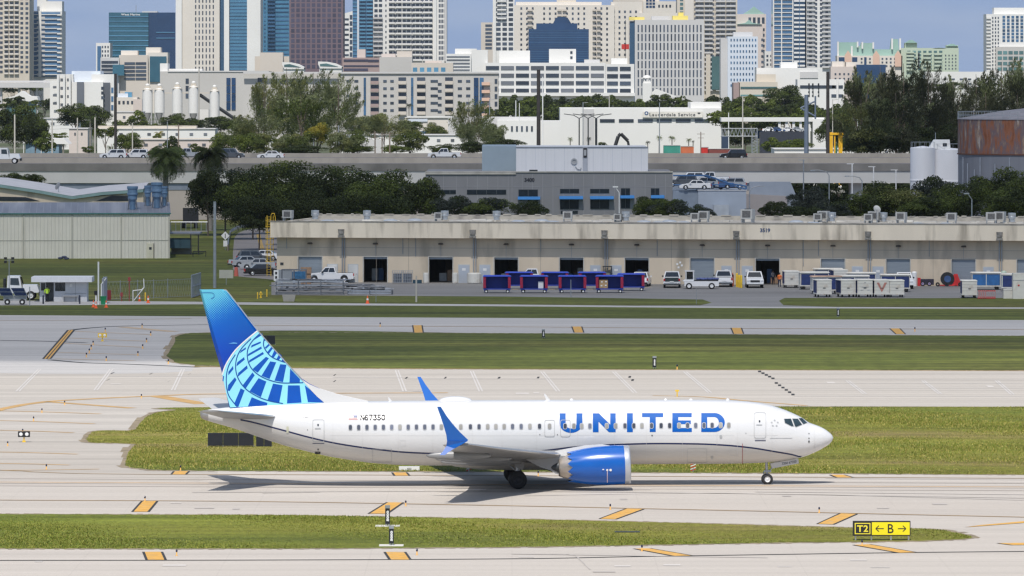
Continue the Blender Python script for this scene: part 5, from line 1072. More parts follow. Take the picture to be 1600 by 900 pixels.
MB().frus((-1.8,1.8,-.95,.95),(-1.7,1.7,-.85,.85),2.0,2.12).build('roof',m_wc,lc)
for x in(-1.3,1.3):
 for y in(-.7,.7):mb=MB();mb.lathe([(.08,-.08),(.22,-.08),(.23,0),(.22,.08),(.08,.08)],axis='y',n=12);mb.build('wheel',black_rub,lc,smooth=True,loc=(x,y,.23))
CL=[(1272,452.5,.08,'long, left of the rusty roofed carts'),(1294,446.5,.05,'long, farthest back by the closed door'),(1346,453.5,-.02,'long, behind the middle of the front row'),(1399,456.5,.0,'long, behind the right end of the front row'),(1291,459.5,.12,'long with a rusty roof behind the front left cart'),(1335,458.5,.04,'long low roofed, behind the second and third front carts'),(1541,453,.0,'long with two bright blue panels near the right edge'),(1588,455.5,.0,'long, cut by the right edge of the picture')]
for i,(u,v,a,l) in enumerate(CL):
 o=lc if i==0 else copy_tree(lc);p=G(u,v);o.location=(p.x,p.y+.8,0);o.rotation_euler=(0,0,a);o['label']='white baggage cart, '+l;o['group']='long white baggage carts'
 if 'bright blue' in l:
  for ch in o.children:
   if ch.name.startswith('curtain'):ch.data=ch.data.copy();ch.data.materials[0]=mat('bright_blue_curtain',(.03,.14,.36),.6,var=.2,scale=2)
 if 'with a rusty roof' in l:
  for ch in o.children:
   if ch.name.startswith('roof'):ch.data=ch.data.copy();ch.data.materials[0]=m_rust
def boxthing(name,lab,cat,u0,u1,vt,vb,dep,m,rz=0.0,group=None,lift=0.0,extra=None):
 """a real box whose front bottom edge stands on the ground at row vb"""
 d=GD(vb);k=d/F;x0,x1=(u0-800)*k,(u1-800)*k;c=((x0+x1)/2,d,0);w=(x1-x0)/2;h=(vb-vt)*k
 t=thing(name,lab,cat,c,rz,group);MB().box(-w,w,0,dep,lift,h).build('body',m,t);return t,w,h
t,w,h=boxthing('stacked_cabinet','tall white equipment cabinet at the right edge of the apron','cabinet',1583,1612,427,467,1.6,m_wc);MB().box(-w,w,-.03,0,h*.72,h*.74).build('seam',m_line2,t);MB().box(-w*.5,-w*.3,-.03,0,h*.5,h*.56).build('latch',red_paint,t)
t,w,h=boxthing('low_cabinet','low white chest on the apron left of the tall white cabinet','chest',1568,1584,451.5,466.5,1.2,m_wc);MB().box(-w,w,-.02,0,h*.85,h*.87).build('lid_seam',m_line2,t)
t=thing('pallet_fence','faded red slatted crate standing before the blue windowed cart','crate',tuple(G(1542,467)))
for i in range(9):x=-.95+i*.235;MB().box(x,x+(.14 if i<4 else .05),-.03,.03,.1,1.0).build('upright_slat',mat('faded_pink_red',(.46,.20,.20),.7,var=.2,scale=3),t)
MB().box(-1.0,1.0,.03,.06,.15,.25).box(-1.0,1.0,.03,.06,.85,.98).box(-1.0,1.0,.03,1.0,.02,.1).build('rail',red_paint,t)
# red hose reels
t=thing('reel_trailer','red wheeled frame with big black and blue hose reel by the wall','reel',tuple(G(1479,447.5)))
mb=MB();mb.lathe([(.25,-.35),(.82,-.35),(.82,-.25),(.5,-.22),(.5,.22),(.82,.25),(.82,.35),(.25,.35)],axis='y',n=22);mb.build('reel_drum',black_rub,t,loc=(.1,0,.9),smooth=False)
mb=MB();mb.lathe([(.001,-.36),(.42,-.38),(.42,-.34)],axis='y',n=18);mb.build('reel_hub',PBL,t,loc=(.1,0,.9))
MB().frus((.2,1.8,-.3,.3),(.9,1.3,-.2,.2),.15,1.5).box(-1.0,2.6,-.4,.4,.08,.2).box(1.0,1.2,-.5,-.4,.2,1.45).build('frame',mat('reel_red',(.62,.03,.03),.5,var=.2,scale=2),t)
for x in(-1.1,.0,1.6):mb=MB();mb.lathe([(.08,-.08),(.26,-.08),(.26,.08),(.08,.08)],axis='y',n=14);mb.build('wheel',black_rub,t,loc=(x,-.5,.26))
t=thing('axle_stand','dark low machinery with a red end post left of the hose reel','machinery',tuple(G(1446,447)));MB().box(-.95,-.6,-.3,.3,0,1.0).build('end_post',mat('reel_red',(0,0,0)),t);MB().box(-.6,1.0,-.3,.3,.15,.85).build('machine_box',mat('machine_dark',(.03,.025,.05),.6,var=.4,scale=5),t)
for x in(-.35,.45):mb=MB();mb.lathe([(.05,-.34),(.3,-.34),(.3,-.28),(.05,-.28)],axis='y',n=14);mb.build('wheel',black_rub,t,loc=(x,0,.3));mb=MB();mb.lathe([(.05,-.355),(.16,-.355)],axis='y',n=12);mb.build('rim',mat('lilac_hub',(.35,.28,.45),.5),t,loc=(x,0,.3))
t=thing('equipment_tank','white tall drum tank against the wall right of the middle pickup','tank',tuple(G(1428.5,447)));MB().lathe([(.34,0),(.34,1.6),(.25,1.75),(.001,1.8)],n=16).build('drum',white_paint,t)
t=thing('water_tank','pale green drum behind the windowed cart at right','tank',tuple(G(1568.5,448)));MB().lathe([(.36,0),(.36,1.7),(.25,1.9),(.001,1.95)],n=16).build('drum',mat('pale_green_plastic',(.50,.60,.48),.5),t)
# bollards
bo=thing('bollard','x','bollard',(0,0,0));MB().lathe([(.12,0),(.12,1.3),(.09,1.38),(.001,1.4)],n=12).build('post',yellow,bo,smooth=True)
for i,(u,v,s,l) in enumerate([(1151.5,448.5,1.2,'first from the left before the downpipe'),(1155,449.5,1.1,'second before the downpipe'),(1158.3,449.8,1.1,'last before the downpipe'),(402.5,467,.55,'left of the yellow hydrant'),(417,463.5,.6,'right of the yellow hydrant'),(227,470.5,.7,'beside the cones at the gate arm')]):
 o=bo if i==0 else copy_tree(bo);o.location=G(u,v);o.scale=(s,s,s);o['label']='yellow bollard, '+l;o['group']='yellow bollards'
t=thing('gas_bottle','brick red upright gas bottle left of the yellow bollards','gas bottle',tuple(G(1144.7,447)));MB().lathe([(.16,0),(.16,1.3),(.06,1.5),(.06,1.6),(.001,1.6)],n=12).build('bottle',mat('brick_red',(.45,.10,.05),.5),t,smooth=True)
t=thing('fire_hydrant','yellow fire hydrant on the grass beside the steel racks','hydrant',tuple(G(407.5,465.5)));MB().lathe([(.14,0),(.14,.08),(.10,.1),(.10,.5),(.14,.55),(.10,.68),(.001,.75)],n=12).tube((-.2,0,.42),(.2,0,.42),.07).build('barrel',yellow,t)
rj=random.Random(31)
# steel racks and low frames on the left of the apron
m_rk=mat('rack_steel',(.20,.21,.23),.55,.5,var=.3,scale=2);m_rk2=mat('rack_pale_steel',(.42,.45,.50),.45,.5,var=.15,scale=2)
def rack(u0,u1,vb,h,n,lab,seed,tilt=0):
 d=GD(vb);k=d/F;w=(u1-u0)*k;c=G((u0+u1)/2,vb);t=thing('steel_rack',lab,'steel rack',c,tilt,'steel racks and frames on the left of the apron');r_=random.Random(seed)
 for z in np.linspace(.18,h,n):
  MB().box(-w/2,w/2,-.05,.05,z-.07,z+.07).build('rail',m_rk2 if r_.random()<.5 else m_rk,t);MB().box(-w/2,w/2,1.35,1.45,z-.07,z+.07).build('rail',m_rk,t)
 for x in np.linspace(-w/2,w/2,max(3,int(w/1.6))):MB().box(x-.05,x+.05,-.08,1.45,0,h+.05).build('cross_frame',m_rk,t)
 for i in range(int(w*2.2)):x=r_.uniform(-w/2,w/2-.3);z=r_.choice([.45,.7,h*.75,h]);mb=MB();mb.ico((x,r_.uniform(0,1.2),z),.13,(1.3,1,.8),4);mb.build('roller',dark_metal if r_.random()<.6 else m_rk2,t)
 return t
rack(431,536,460.5,1.55,4,'long stacked steel roller rack in front of the white utility pickup',2)
rack(440,478,455,2.5,3,'taller steel rack with blue sheet behind the long rack',5)
rack(543,612,460.5,.45,2,'low flat steel frame right of the long rack',7,R(-4));rack(538,585,455,.7,2,'second low steel frame behind the flat one',8,R(5))
gJ='steel stock lying on the left racks'
for i in range(46):
 u=rj.uniform(434,606) if i else 440;L_b=rj.uniform(1.0,4.5);z=rj.choice([.35,.6,.9,1.3,1.62]) if u<535 else rj.choice([.5,.65,.8]);p=G(u,459);y0=p.y+rj.uniform(-.1,2.2);a=rj.uniform(-.5,.5)
 c_=Vector((math.cos(a),math.sin(a),rj.uniform(-.06,.06)))*L_b/2;o=MB().tube(tuple(-c_),tuple(c_),rj.uniform(.03,.09),n=6).build('steel_tube',[dark_metal,m_rk,m_rk2][i%3],None,loc=(p.x,y0,z));tag(o,'loose steel tube or bar lying among the left steel racks','steel tube',gJ)
t=thing('parts_crate','grey sheet metal crate with a blue tarp on the left racks','crate',tuple(G(452,452)));MB().box(-1.5,.3,0,1.2,.9,2.3).build('crate_side',mat('grey_sheet',(.30,.32,.34),.6,.2,var=.15),t);MB().box(.35,2.0,.1,1.2,.9,2.1).build('tarp',mat('tarp_blue',(.03,.13,.26),.7,var=.3,scale=3),t)
t=thing('upright_bracket','white upright bracket with two holes at the left end of the racks','bracket',tuple(G(431.5,456)));mb=MB();mb.box(-.28,.28,-.04,.04,1.3,2.55).box(-.12,.12,-.05,.05,0,1.3);mb.build('plate',white_paint,t);mb=MB();[mb.box(-.12,.12,-.06,-.04,z-.15,z+.15) for z in(1.7,2.2)];mb.build('hole',black_paint,t)
t=thing('wooden_crate','brown wooden crate before the first closed loading door','crate',tuple(G(478,447)));MB().box(-.65,.65,0,.8,1.5,2.25).box(-.6,.6,.1,.7,0,1.5).build('crate_boards',mat('crate_wood',(.33,.21,.13),.8,var=.25,scale=3,stretch=(1,1,6)),t)
cg=thing('cage_pallet','x','cage',(0,0,0));mb=MB()
for x in np.linspace(-.65,.65,7):mb.box(x-.02,x+.02,-.5,-.46,.1,1.55).box(x-.02,x+.02,.46,.5,.1,1.55)
for z in(.1,.5,.9,1.3,1.55):mb.box(-.67,.67,-.5,-.47,z,z+.04).box(-.67,-.63,-.5,.5,z,z+.04).box(.63,.67,-.5,.5,z,z+.04)
mb.build('wire_frame',steel,cg);MB().box(-.55,.55,-.4,.4,.12,1.2).build('cage_load',mat('cage_stuff',(.12,.14,.17),.8,var=.5,scale=5),cg)
for i,(u,l) in enumerate([(621.5,'left one of the two between the open doors'),(636.5,'right one of the two between the open doors')]):
 o=cg if i==0 else copy_tree(cg);o.location=G(u,442.8);o['label']='grey wire cage pallet, '+l;o['group']='wire cage pallets'
for u,w,l,mm in((665.5,.35,'pale drum left of the third loading door',m_wc),(711,.35,'pale drum right of the third loading door',m_wc),(741,.85,'white tub on the apron by the first downpipe pair',m_wc)):
 t=thing('plastic_drum',l,'drum',tuple(G(u,442.8)));MB().lathe([(w*.85,0),(w,.1),(w,1.15),(w*.9,1.3),(.001,1.32)],n=16).build('drum_shell',mm,t,smooth=False)
t,w,h=boxthing('dark_bin','dark blue bin between the cages and the concrete post','bin',645,659,437.5,443,.9,mat('bin_navy',(.02,.06,.09),.5))
t,w,h=boxthing('dark_bin','black wheeled bins by the wall right of the sixth loading door','bin',1023,1034,430,443.5,.9,m_plast)
t,w,h=boxthing('tool_chest','dark tall chest before the closed grey door behind the tow tractor','cabinet',1084,1099,419,443.5,.9,mat('chest_dark',(.05,.06,.08),.6,var=.3,scale=4))
# forklift-like loader behind blue carts
t=thing('forklift','dark forklift with an open cab behind the blue carts','forklift',tuple(G(949,444)));MB().box(-.6,.6,-.5,.9,.3,1.1).build('body',m_plast,t);mb=MB();[mb.box(x-.04,x+.04,y-.04,y+.04,1.1,2.1) for x in(-.5,.5) for y in(-.4,.6)];mb.box(-.58,.58,-.5,.7,2.1,2.2);mb.build('overhead_guard',dark_metal,t);MB().box(-.3,.3,0,.3,1.1,1.6).build('seat',mat('seat_tan',(.3,.28,.22),.8),t)
for x in(-.55,.55):mb=MB();mb.lathe([(.08,-.1),(.28,-.1),(.28,.1),(.08,.1)],axis='x',n=14);mb.build('wheel',black_rub,t,loc=(x,-.2,.28))
vehicle('pickup',PW,'white pickup cab showing above the blue carts',G(832,444.2),R(180),gA)
# cones
cone=thing('traffic_cone','x','cone',(0,0,0));MB().box(-.2,.2,-.2,.2,0,.04).lathe([(.15,.04),(.10,.32)],n=12).lathe([(.075,.48),(.03,.72),(.001,.73)],n=12).build('cone_body',orange,cone);MB().lathe([(.102,.32),(.077,.48)],n=12).build('white_band',white_paint,cone)
for i,(u,v,s,l) in enumerate([(574.3,474.5,1.25,'alone on the grass edge below the low steel frames'),(146,480,1.1,'left of the pair by the gate'),(150,481.5,1.05,'right of the pair by the gate'),(166,480.5,1.1,'right of the green bin'),(218,471,.95,'left of the short yellow bollard'),(231.5,473.5,1.15,'right of the short yellow bollard')]):
 o=cone if i==0 else copy_tree(cone);o.location=G(u,v);o.scale=(s,s,s);o['label']='orange traffic cone, '+l;o['group']='traffic cones'
t=thing('road_barrel','faded red construction barrel at the fence by the parked cars','barrel',tuple(G(369,431.5)));MB().lathe([(.3,0),(.28,.3),(.2,1.1),(.001,1.15)],n=12).build('barrel_body',mat('faded_barrel',(.55,.13,.10),.6),t)
# guard booth
d=GD(471.5);k=d/F;c=G(99,471.5)
bt=thing('guard_booth','small white guard booth with a wide flat canopy at the left','booth',c)
def bx(u):return(u-99)*k
def bz(v):return(471.5-v)*k
m_bw=mat('booth_white',(.62,.63,.65),.6,var=.06,scale=1.5)
mb=MB();wall_cells(mb,bx(62),bx(136),0,bz(440),[(bx(64),bx(71),bz(454),bz(442)),(bx(71.8),bx(84),0.02,bz(441)),(bx(86),bx(102),bz(455),bz(441.5))],y=0,rev=.15)
mb.face([(bx(62),0,0),(bx(62),2.4,0),(bx(62),2.4,bz(440)),(bx(62),0,bz(440))]);mb.face([(bx(136),0,0),(bx(136),2.4,0),(bx(136),2.4,bz(440)),(bx(136),0,bz(440))]);mb.face([(bx(62),2.4,0),(bx(136),2.4,0),(bx(136),2.4,bz(440)),(bx(62),2.4,bz(440))]);mb.build('wall',m_bw,bt,fix=False)
MB().box(bx(50),bx(144.5),-1.1,3.2,bz(440.3),bz(432.3)).build('canopy',mat('canopy_white',(.72,.73,.76),.5,var=.04,stretch=(4,1,1),scale=1),bt)
for a,b in((64,71),(86,93.5),(94.5,102)):mb=MB();mb.box(bx(a),bx(b),.1,.13,bz(455),bz(441.5));mb.build('window',glass_dark,bt)
MB().box(bx(98),bx(123),-.45,0,bz(463),bz(461.5)).box(bx(99),bx(100),-.4,0,0,bz(463)).box(bx(121),bx(122),-.4,0,0,bz(463)).build('bench',m_line2,bt)
MB().box(bx(109),bx(113),-.08,0,bz(448),bz(443.5)).build('wall_box',white_paint,bt);MB().box(bx(101),bx(135),-.02,0,bz(459),bz(458)).build('trim',m_line2,bt);MB().box(bx(117.6),bx(118.4),-.02,0,0,bz(441)).build('trim',m_line2,bt)
for u,l in((67.5,'left'),(124.5,'right')):t=thing('dark_bollard','dark navy bollard before the %s end of the guard booth'%('left' if u<100 else 'right'),'bollard',tuple(G(u,475)),group='dark bollards of the booth');MB().lathe([(.09,0),(.09,.95),(.001,1.0)],n=10).build('post',mat('navy_post',(.02,.025,.05),.5),t)
# solar light tower trailer
c=G(22,476.5);t=thing('solar_light_trailer','solar panel light tower trailer parked left of the guard booth','trailer',c)
pv=mat('solar_cells',(.008,.02,.07),.2,var=.2,scale=3)
for i,(x,z) in enumerate(((-1.0,1.35),(.55,1.35))):
 mb=MB();mb.prism([(x-.95,z+.55),(x+.55,z+.55),(x+.95,z-.35),(x-.45,z-.35)],'y',-.03,.02);mb.build('panel_frame',alu,t);mb=MB()
 for(f0,f1) in((.04,.48),(.52,.96)):mb.face([(x-.95+1.5*.04+.5*f0,-.045,z+.55-.9*f0),(x-.95+1.5*.96+.42*f0,-.045,z+.55-.9*f0),(x-.95+1.5*.96+.42*f1,-.045,z+.55-.9*f1),(x-.95+1.5*.04+.5*f1,-.045,z+.55-.9*f1)])
 mb.build('solar_cell',pv,t)
MB().box(-1.2,1.3,.2,1.3,.45,1.0).build('chassis',m_line2,t)
for x in(-.75,.9):mb=MB();mb.lathe([(.1,-.1),(.33,-.1),(.33,.1),(.1,.1)],axis='y',n=16);o=mb.build('wheel',black_rub,t,loc=(x,.05,.33));mb=MB();mb.lathe([(.001,-.11),(.14,-.12)],axis='y',n=12);mb.build('rim',white_paint,o)
MB().tube((-.6,.6,.9),(-.6,.6,5.1),.05).build('mast',steel,t)
for x in(-1.0,-.2):
 for z in(4.75,5.15):MB().box(x-.16,x+.16,.5,.7,z-.13,z+.13).build('lamp_head',black_paint,t)
MB().box(-1.1,-.1,.57,.63,4.93,4.98).build('lamp_bar',steel,t)
# gate gear
t=thing('sliding_gate','grey rolling gate leaf standing end-on beside the guard booth','gate',tuple(G(162,476)));mb=MB();mb.box(-.05,.05,-.1,.1,0,3.1).box(-.2,0.0,0,6,.1,2.9);mb.build('gate_leaf',mat('gate_grey',(.32,.35,.42),.5,.3,var=.1),t);MB().frus((-.3,-.16,-.06,.06),(.2,.34,-.06,.06),2.3,2.95).box(-.32,-.2,-.06,.06,.2,2.3).build('white_brace',white_paint,t)
for u,vt,vb,r_,mm,l in((153.8,409,476,.09,white_paint,'white slim pole beside the guard booth gate'),(46.5,448,478,.05,steel,'thin post between truck and guard booth')):
 t=thing('gate_pole',l,'pole',tuple(G(u,vb)));MB().tube((0,0,0),(0,0,(vb-vt)*GD(vb)/F),r_,n=8).build('shaft',mm,t)
t=thing('waste_bin','green plastic bin between the cones at the gate','bin',tuple(G(161.5,476)));MB().frus((-.25,.25,-.25,.25),(-.32,.32,-.3,.3),0,.85).box(-.34,.34,-.32,.32,.85,.95).build('bin_body',mat('bin_green',(.01,.22,.09),.5),t)
t=thing('card_reader_post','black and white card reader post by the two cones','post',tuple(G(150,474)));MB().box(-.08,.08,-.08,.08,0,1.0).build('post',white_paint,t);MB().box(-.2,.2,-.15,.15,.95,1.4).build('reader_box',black_paint,t)
t=thing('red_panel','dark red fabric panel right of the rolling gate','panel',tuple(G(170,470)));MB().box(-.25,.25,-.05,.05,.1,1.2).build('panel_cloth',mat('dark_red_cloth',(.22,.02,.03),.8),t)
t=thing('barrier_arm_frame','white tubular barrier arm frame on the grass edge','barrier',tuple(G(214,471.5)));MB().path([(-.45,0,0),(-.45,0,1.25),(.5,0,1.35),(.8,0,1.6),(-.35,0,.15)],.05).tube((.8,0,1.6),(.75,0,2.6),.05).build('arm',white_paint,t)
for u,vt,l in((202,433,'tall thin red signal post right of the gate'),(190,457,'short red post on the grass by the fence')):
 t=thing('signal_post',l,'post',tuple(G(u,471)));hh=(471-vt)*GD(471)/F;MB().tube((0,0,0),(0,0,hh),.05).build('post',mat('dull_red',(.30,.05,.05),.7),t);MB().box(-.14,.14,-.1,.1,hh-.45,hh).build('signal_head',mat('dull_red',(0,0,0)),t)
# chain link fence
fe=thing('chain_fence','chain link fence on grey posts across the left grass','fence',tuple(G(165,469)))
pts=[(165,442.5,469),(188,442,468.5),(215,440,467.5),(240,438,466.5),(262,435,465.5),(300,431,463.5)]
mf_=bpy.data.materials.new('chain_mesh');mf_.use_nodes=True;t_=mf_.node_tree;b_=t_.nodes['Principled BSDF'];b_.inputs['Base Color'].default_value=(.42,.44,.45,1);b_.inputs['Metallic'].default_value=.5;b_.inputs['Roughness'].default_value=.5
W3=[G(u,vb) for u,vt,vb in pts];base=fe.location
mb=MB()
for a,b in zip(W3,W3[1:]):
 n=int((b-a).length/.45)
 for i in range(n):
  for s in(0,1):
   p0=a.lerp(b,i/n)-base;p1=a.lerp(b,(i+1)/n)-base;z0,z1=(.1,2.0) if s==0 else(2.0,.1)
   mb.tube((p0.x,p0.y,z0),(p1.x,p1.y,z1),.009,n=3,cap=False)
 for z in(.1,2.05):mb.tube(tuple(a-base+Vector((0,0,z))),tuple(b-base+Vector((0,0,z))),.03,n=4)
mb.build('wire_mesh',mf_,fe)
for p in W3:q=p-base;MB().tube((q.x,q.y,0),(q.x,q.y,2.2),.05,n=6).build('fence_post',steel,fe)
t=thing('fence_gate','grey slanting fence gate panel at the end of the chain fence','gate',tuple(G(299,466)))
mb=MB();n=9
for i in range(n):f=i/(n-1);mb.tube((f*.6,f*9,.05),(f*.6,f*9,2.6),.05,n=5)
for z in(.1,1.3,2.6):mb.tube((0,0,z),(.6,9,z),.06,n=5)
mb.build('gate_frame',mat('gate_grey',(0,0,0)),t)
# poles on the left grass
def pole(u,vt,vb,r_,m,lab,name='utility_pole',arms=None,d=None,r2=None,group=None):
 d=d or GD(vb);zb=0;k=d/F;t=thing(name,lab,'pole',((u-800)*k,d,0),group=group);zt=H-(vt-VH)*k
 MB().tube((0,0,0),(0,0,zt),r_,r2 or r_*.8,n=10).build('shaft',m,t)
 for(a,b,z,rr_) in(arms or[]):MB().tube((a[0],0,zt+a[1]),(b[0],0,zt+b[1]),rr_,n=6).build('arm',m,t)
 return t
pole(335.5,315,450,.2,steel,'grey metal pole rising from the fence line before the dark trees')
pole(650.5,431,472,.11,pale_pole,'short concrete post on the grass below the warehouse')
pole(892,437,464,.05,steel,'thin post before the third blue cart','thin_post')
pole(587.5,446,472,.04,steel,'thin leaning stake right of the orange cone','thin_post')
pole(1088,449,475,.03,steel,'thin stake on the grass tip below the tow tractor','thin_post')
t=thing('warning_sign','white diamond sign with a lower plate beside the curving road','sign',tuple(G(352,391)));MB().tube((0,.05,0),(0,.05,2.6),.04).build('post',steel,t)
k=t.location.y/F;mb=MB();mb.prism([(-.62,2.1),(0,1.48),(.62,2.1),(0,2.72)],'y',-.02,.02);mb.build('diamond_plate',white_paint,t);MB().box(-.28,.28,-.02,.02,.55,1.4).build('lower_plate',white_paint,t);MB().box(-.05,.05,-.03,-.02,1.75,2.4).build('symbol',black_paint,t)
t=thing('guard_rail','steel guard rail along the curving side road','guard rail',tuple(G(356,392)))
rp=[G(356,392),G(357,380),G(360,368),G(372,361),G(395,357),G(424,355)];mb=MB()
for a,b in zip(rp,rp[1:]):
 q=a-t.location;w=b-t.location;mb.face([(q.x,q.y,.4),(w.x,w.y,.4),(w.x,w.y,.95),(q.x,q.y,.95)]);mb.tube((q.x,q.y,.7),(w.x,w.y,.7),.1,n=6)
mb.build('rail',steel,t)
for a in rp:q=a-t.location;MB().box(q.x-.08,q.x+.08,q.y-.08,q.y+.08,0,.9).build('rail_post',wood_pole,t)
for pts in([(402,366),(406,383),(411,398)],[(405,366),(409.5,383),(415,398)]):pline('road_line',pts,.3,mat('road_yellow',(.42,.28,.08),.8),'double yellow line on the curving side road',z=.02)
t=thing('traffic_board','pale square box on a post by the fence gate','box',tuple(G(353.5,445)));MB().box(-.85,.85,-.1,.1,.8,1.8).build('box_body',mat('pale_box',(.42,.42,.36),.7),t);MB().tube((0,0,0),(0,0,.8),.04).build('post',steel,t)
t=thing('concrete_block','rough concrete block on the grass below the racks','block',tuple(G(451.5,471)));MB().frus((-.6,.6,-.4,.4),(-.75,.75,-.45,.45),0,.75).build('block',concrete_w,t)
# ---------------------------------------------------------------- left metal building
m_corr=bpy.data.materials.new('ribbed_metal_wall');m_corr.use_nodes=True;t_=m_corr.node_tree;b_=t_.nodes['Principled BSDF'];b_.inputs['Roughness'].default_value=.5
tcn=t_.nodes.new('ShaderNodeTexCoord');wv=t_.nodes.new('ShaderNodeTexWave');wv.bands_direction='X';wv.inputs['Scale'].default_value=.62;t_.links.new(tcn.outputs['Object'],wv.inputs['Vector'])
nn=t_.nodes.new('ShaderNodeTexNoise');nn.inputs['Scale'].default_value=.4;t_.links.new(tcn.outputs['Object'],nn.inputs['Vector'])
crr=t_.nodes.new('ShaderNodeValToRGB');crr.color_ramp.elements[0].color=(.66,.63,.54,1);crr.color_ramp.elements[1].color=(.78,.75,.65,1);t_.links.new(nn.outputs[0],crr.inputs[0]);t_.links.new(crr.outputs[0],b_.inputs['Base Color'])
bp_=t_.nodes.new('ShaderNodeBump');bp_.inputs['Strength'].default_value=.8;bp_.inputs['Distance'].default_value=.12;t_.links.new(wv.outputs[0],bp_.inputs['Height']);t_.links.new(bp_.outputs[0],b_.inputs['Normal'])
d=GD(403.6);k=d/F;c=G(265.5,403.6)
lb=thing('metal_shed','long cream ribbed metal shed with a slate roof at the left','building',c,R(3.8))
def lx(u):return(u-265.5)*k
def lz(v):return(403.6-v)*k
zt=lz(334)
MB().box(lx(-60),0,0,26,0,zt).build('wall',m_corr,lb)
for u in(37.5,113,189.5,264):MB().box(lx(u)-.09,lx(u)+.09,-.08,0,0,zt).build('corner_trim',mat('trim_khaki',(.42,.41,.35),.6),lb)
MB().box(lx(-60),0,-.05,0,lz(375.8),lz(374.8)).build('wall_seam',mat('trim_khaki',(0,0,0)),lb)
MB().box(lx(-60),.15,-.25,.1,zt-.05,zt+.12).build('gutter',mat('gutter_green',(.05,.16,.15),.5),lb)
m_slate=mat('slate_metal_roof',(.22,.23,.27),.5,.2,var=.15,scale=.3,stretch=(3,.2,1),dirt=((.52,.52,.54),.5),dscale=.12)
mb=MB();mb.face([(lx(-60),-.2,zt+.1),(.1,-.2,zt+.1),(.1,14,zt+1.3),(lx(-60),14,zt+1.3)]);mb.face([(lx(-60),14,zt+1.3),(.1,14,zt+1.3),(.1,26,zt+.1),(lx(-60),26,zt+.1)]);mb.face([(.09,-.2,zt),(.09,26,zt),(.09,14,zt+1.25)]);mb.build('roof',m_slate,lb,fix=False)
for u in range(-50,265,11):MB().box(lx(u),lx(u)+.06,-.1,0,0,0) if False else None
for i in range(30):
 x=lx(-50+i*10.7);mb=MB();mb.face([(x,-.2,zt+.13),(x+.07,-.2,zt+.13),(x+.07,14,zt+1.34),(x,14,zt+1.34)]);mb.build('roof_seam',mat('seam_pale',(.36,.37,.40),.5,.3),lb)
dr=MB().box(lx(229.5),lx(239.5),-.06,0,0,lz(380)).build('door',mat('cream_door',(.62,.59,.46),.6),lb);MB().box(lx(233),lx(237),-.08,-.06,lz(390),lz(386)).build('door_window',dark_metal,dr);MB().box(lx(240),lx(241),-.1,0,0,lz(380)).build('door_edge',black_paint,lb)
t=thing('debris_pile','small dark heap of scrap against the metal shed wall','scrap',tuple(G(98,405.5)));mb=MB();[mb.ico((x,0,z),.25,(1.6,1,.7),5) for x,z in((-.3,.2),(.2,.35),(.5,.15))];mb.build('scrap_lump',mat('scrap_blue',(.06,.07,.12),.7,var=.5,scale=5),t)
# blue dust collectors on the shed roof
m_cyc=mat('collector_blue',(.13,.22,.34),.5,.2,var=.15,scale=2)
def collector(u,vt,vb,w,back,lab):
 d2=d+back;k2=d2/F;zb=zt+.1+1.2*back/14.2;ztop=H-(vt-VH)*k2;x=(u-800)*k2;h=ztop-zb
 t=thing('dust_collector',lab,'dust collector',(x,d2,zb),group='blue collectors on the metal shed roof');w=w*k2/2
 MB().lathe([(w*.55,h*.25),(w*.6,h*.35),(w*.85,h*.45),(w*.85,h*.62),(w,h*.64),(w,h*.7),(w*.9,h*.72),(w*.9,h*.88),(w*1.02,h*.9),(w*1.02,h),(.001,h)],n=18).build('collector_drum',m_cyc,t,smooth=False)
 mb=MB();[mb.tube((a*w*.8,b*w*.8,0),(a*w*.6,b*w*.6,h*.5),.06,n=5) for a in(-1,1) for b in(-1,1)];mb.build('leg',m_rk,t);MB().lathe([(w*.5,.05),(w*.55,h*.25)],n=14).build('hopper',m_cyc,t)
collector(207,291,330,17,4,'blue dust collector on the left, alone near the roof edge');collector(245,285,326,18,6,'tall blue dust collector at the right roof end');collector(231,290,322,11,9,'slim blue dust collector in the middle behind');collector(257,291,324,10,9,'slim blue dust collector beside the palm trunk')
# butterfly roofed building behind
d=905.0;k=d/F
wb=thing('butterfly_roof_building','pale building with a wavy white roof behind the metal shed','building',((110-800)*k,d,0))
def fx(u):return(u-110)*k
def fz(v):return H-(v-VH)*k
tp=[(-60,286),(0,288),(60,297),(113,306.5),(160,300),(224,295.5)]
mb=MB();q=[(fx(u),fz(v)) for u,v in tp];qb=[(x,z-.45) for x,z in q][::-1];mb.prism(q+qb,'y',-.5,14);mb.build('roof_edge',mat('teal_fascia',(.22,.34,.33),.6),wb)
mb=MB();[mb.face([(a[0],-.52,a[1]+.02),(b[0],-.52,b[1]+.02),(b[0],14,b[1]+.75),(a[0],14,a[1]+.75)]) for a,b in zip(q,q[1:])];mb.build('roof',mat('white_roof',(.60,.58,.58),.5,var=.08),wb)
mb=MB();mb.prism([(fx(-60),0),(fx(224),0),(fx(224),fz(300)),(fx(113),fz(310.5)),(fx(0),fz(292.5)),(fx(-60),fz(290))],'y',0,13.5);mb.build('wall',m_bei,wb)
for a,b,cc in((-60,62,305),(150,205,304)):mb=MB();mb.prism([(fx(a),fz(314)),(fx(b),fz(314)),(fx(b-22 if a<0 else b),fz(cc+3)),(fx(a+(0 if a<0 else 25)),fz(cc+1))],'y',-.06,0);mb.build('clerestory_window',glass_dark,wb)
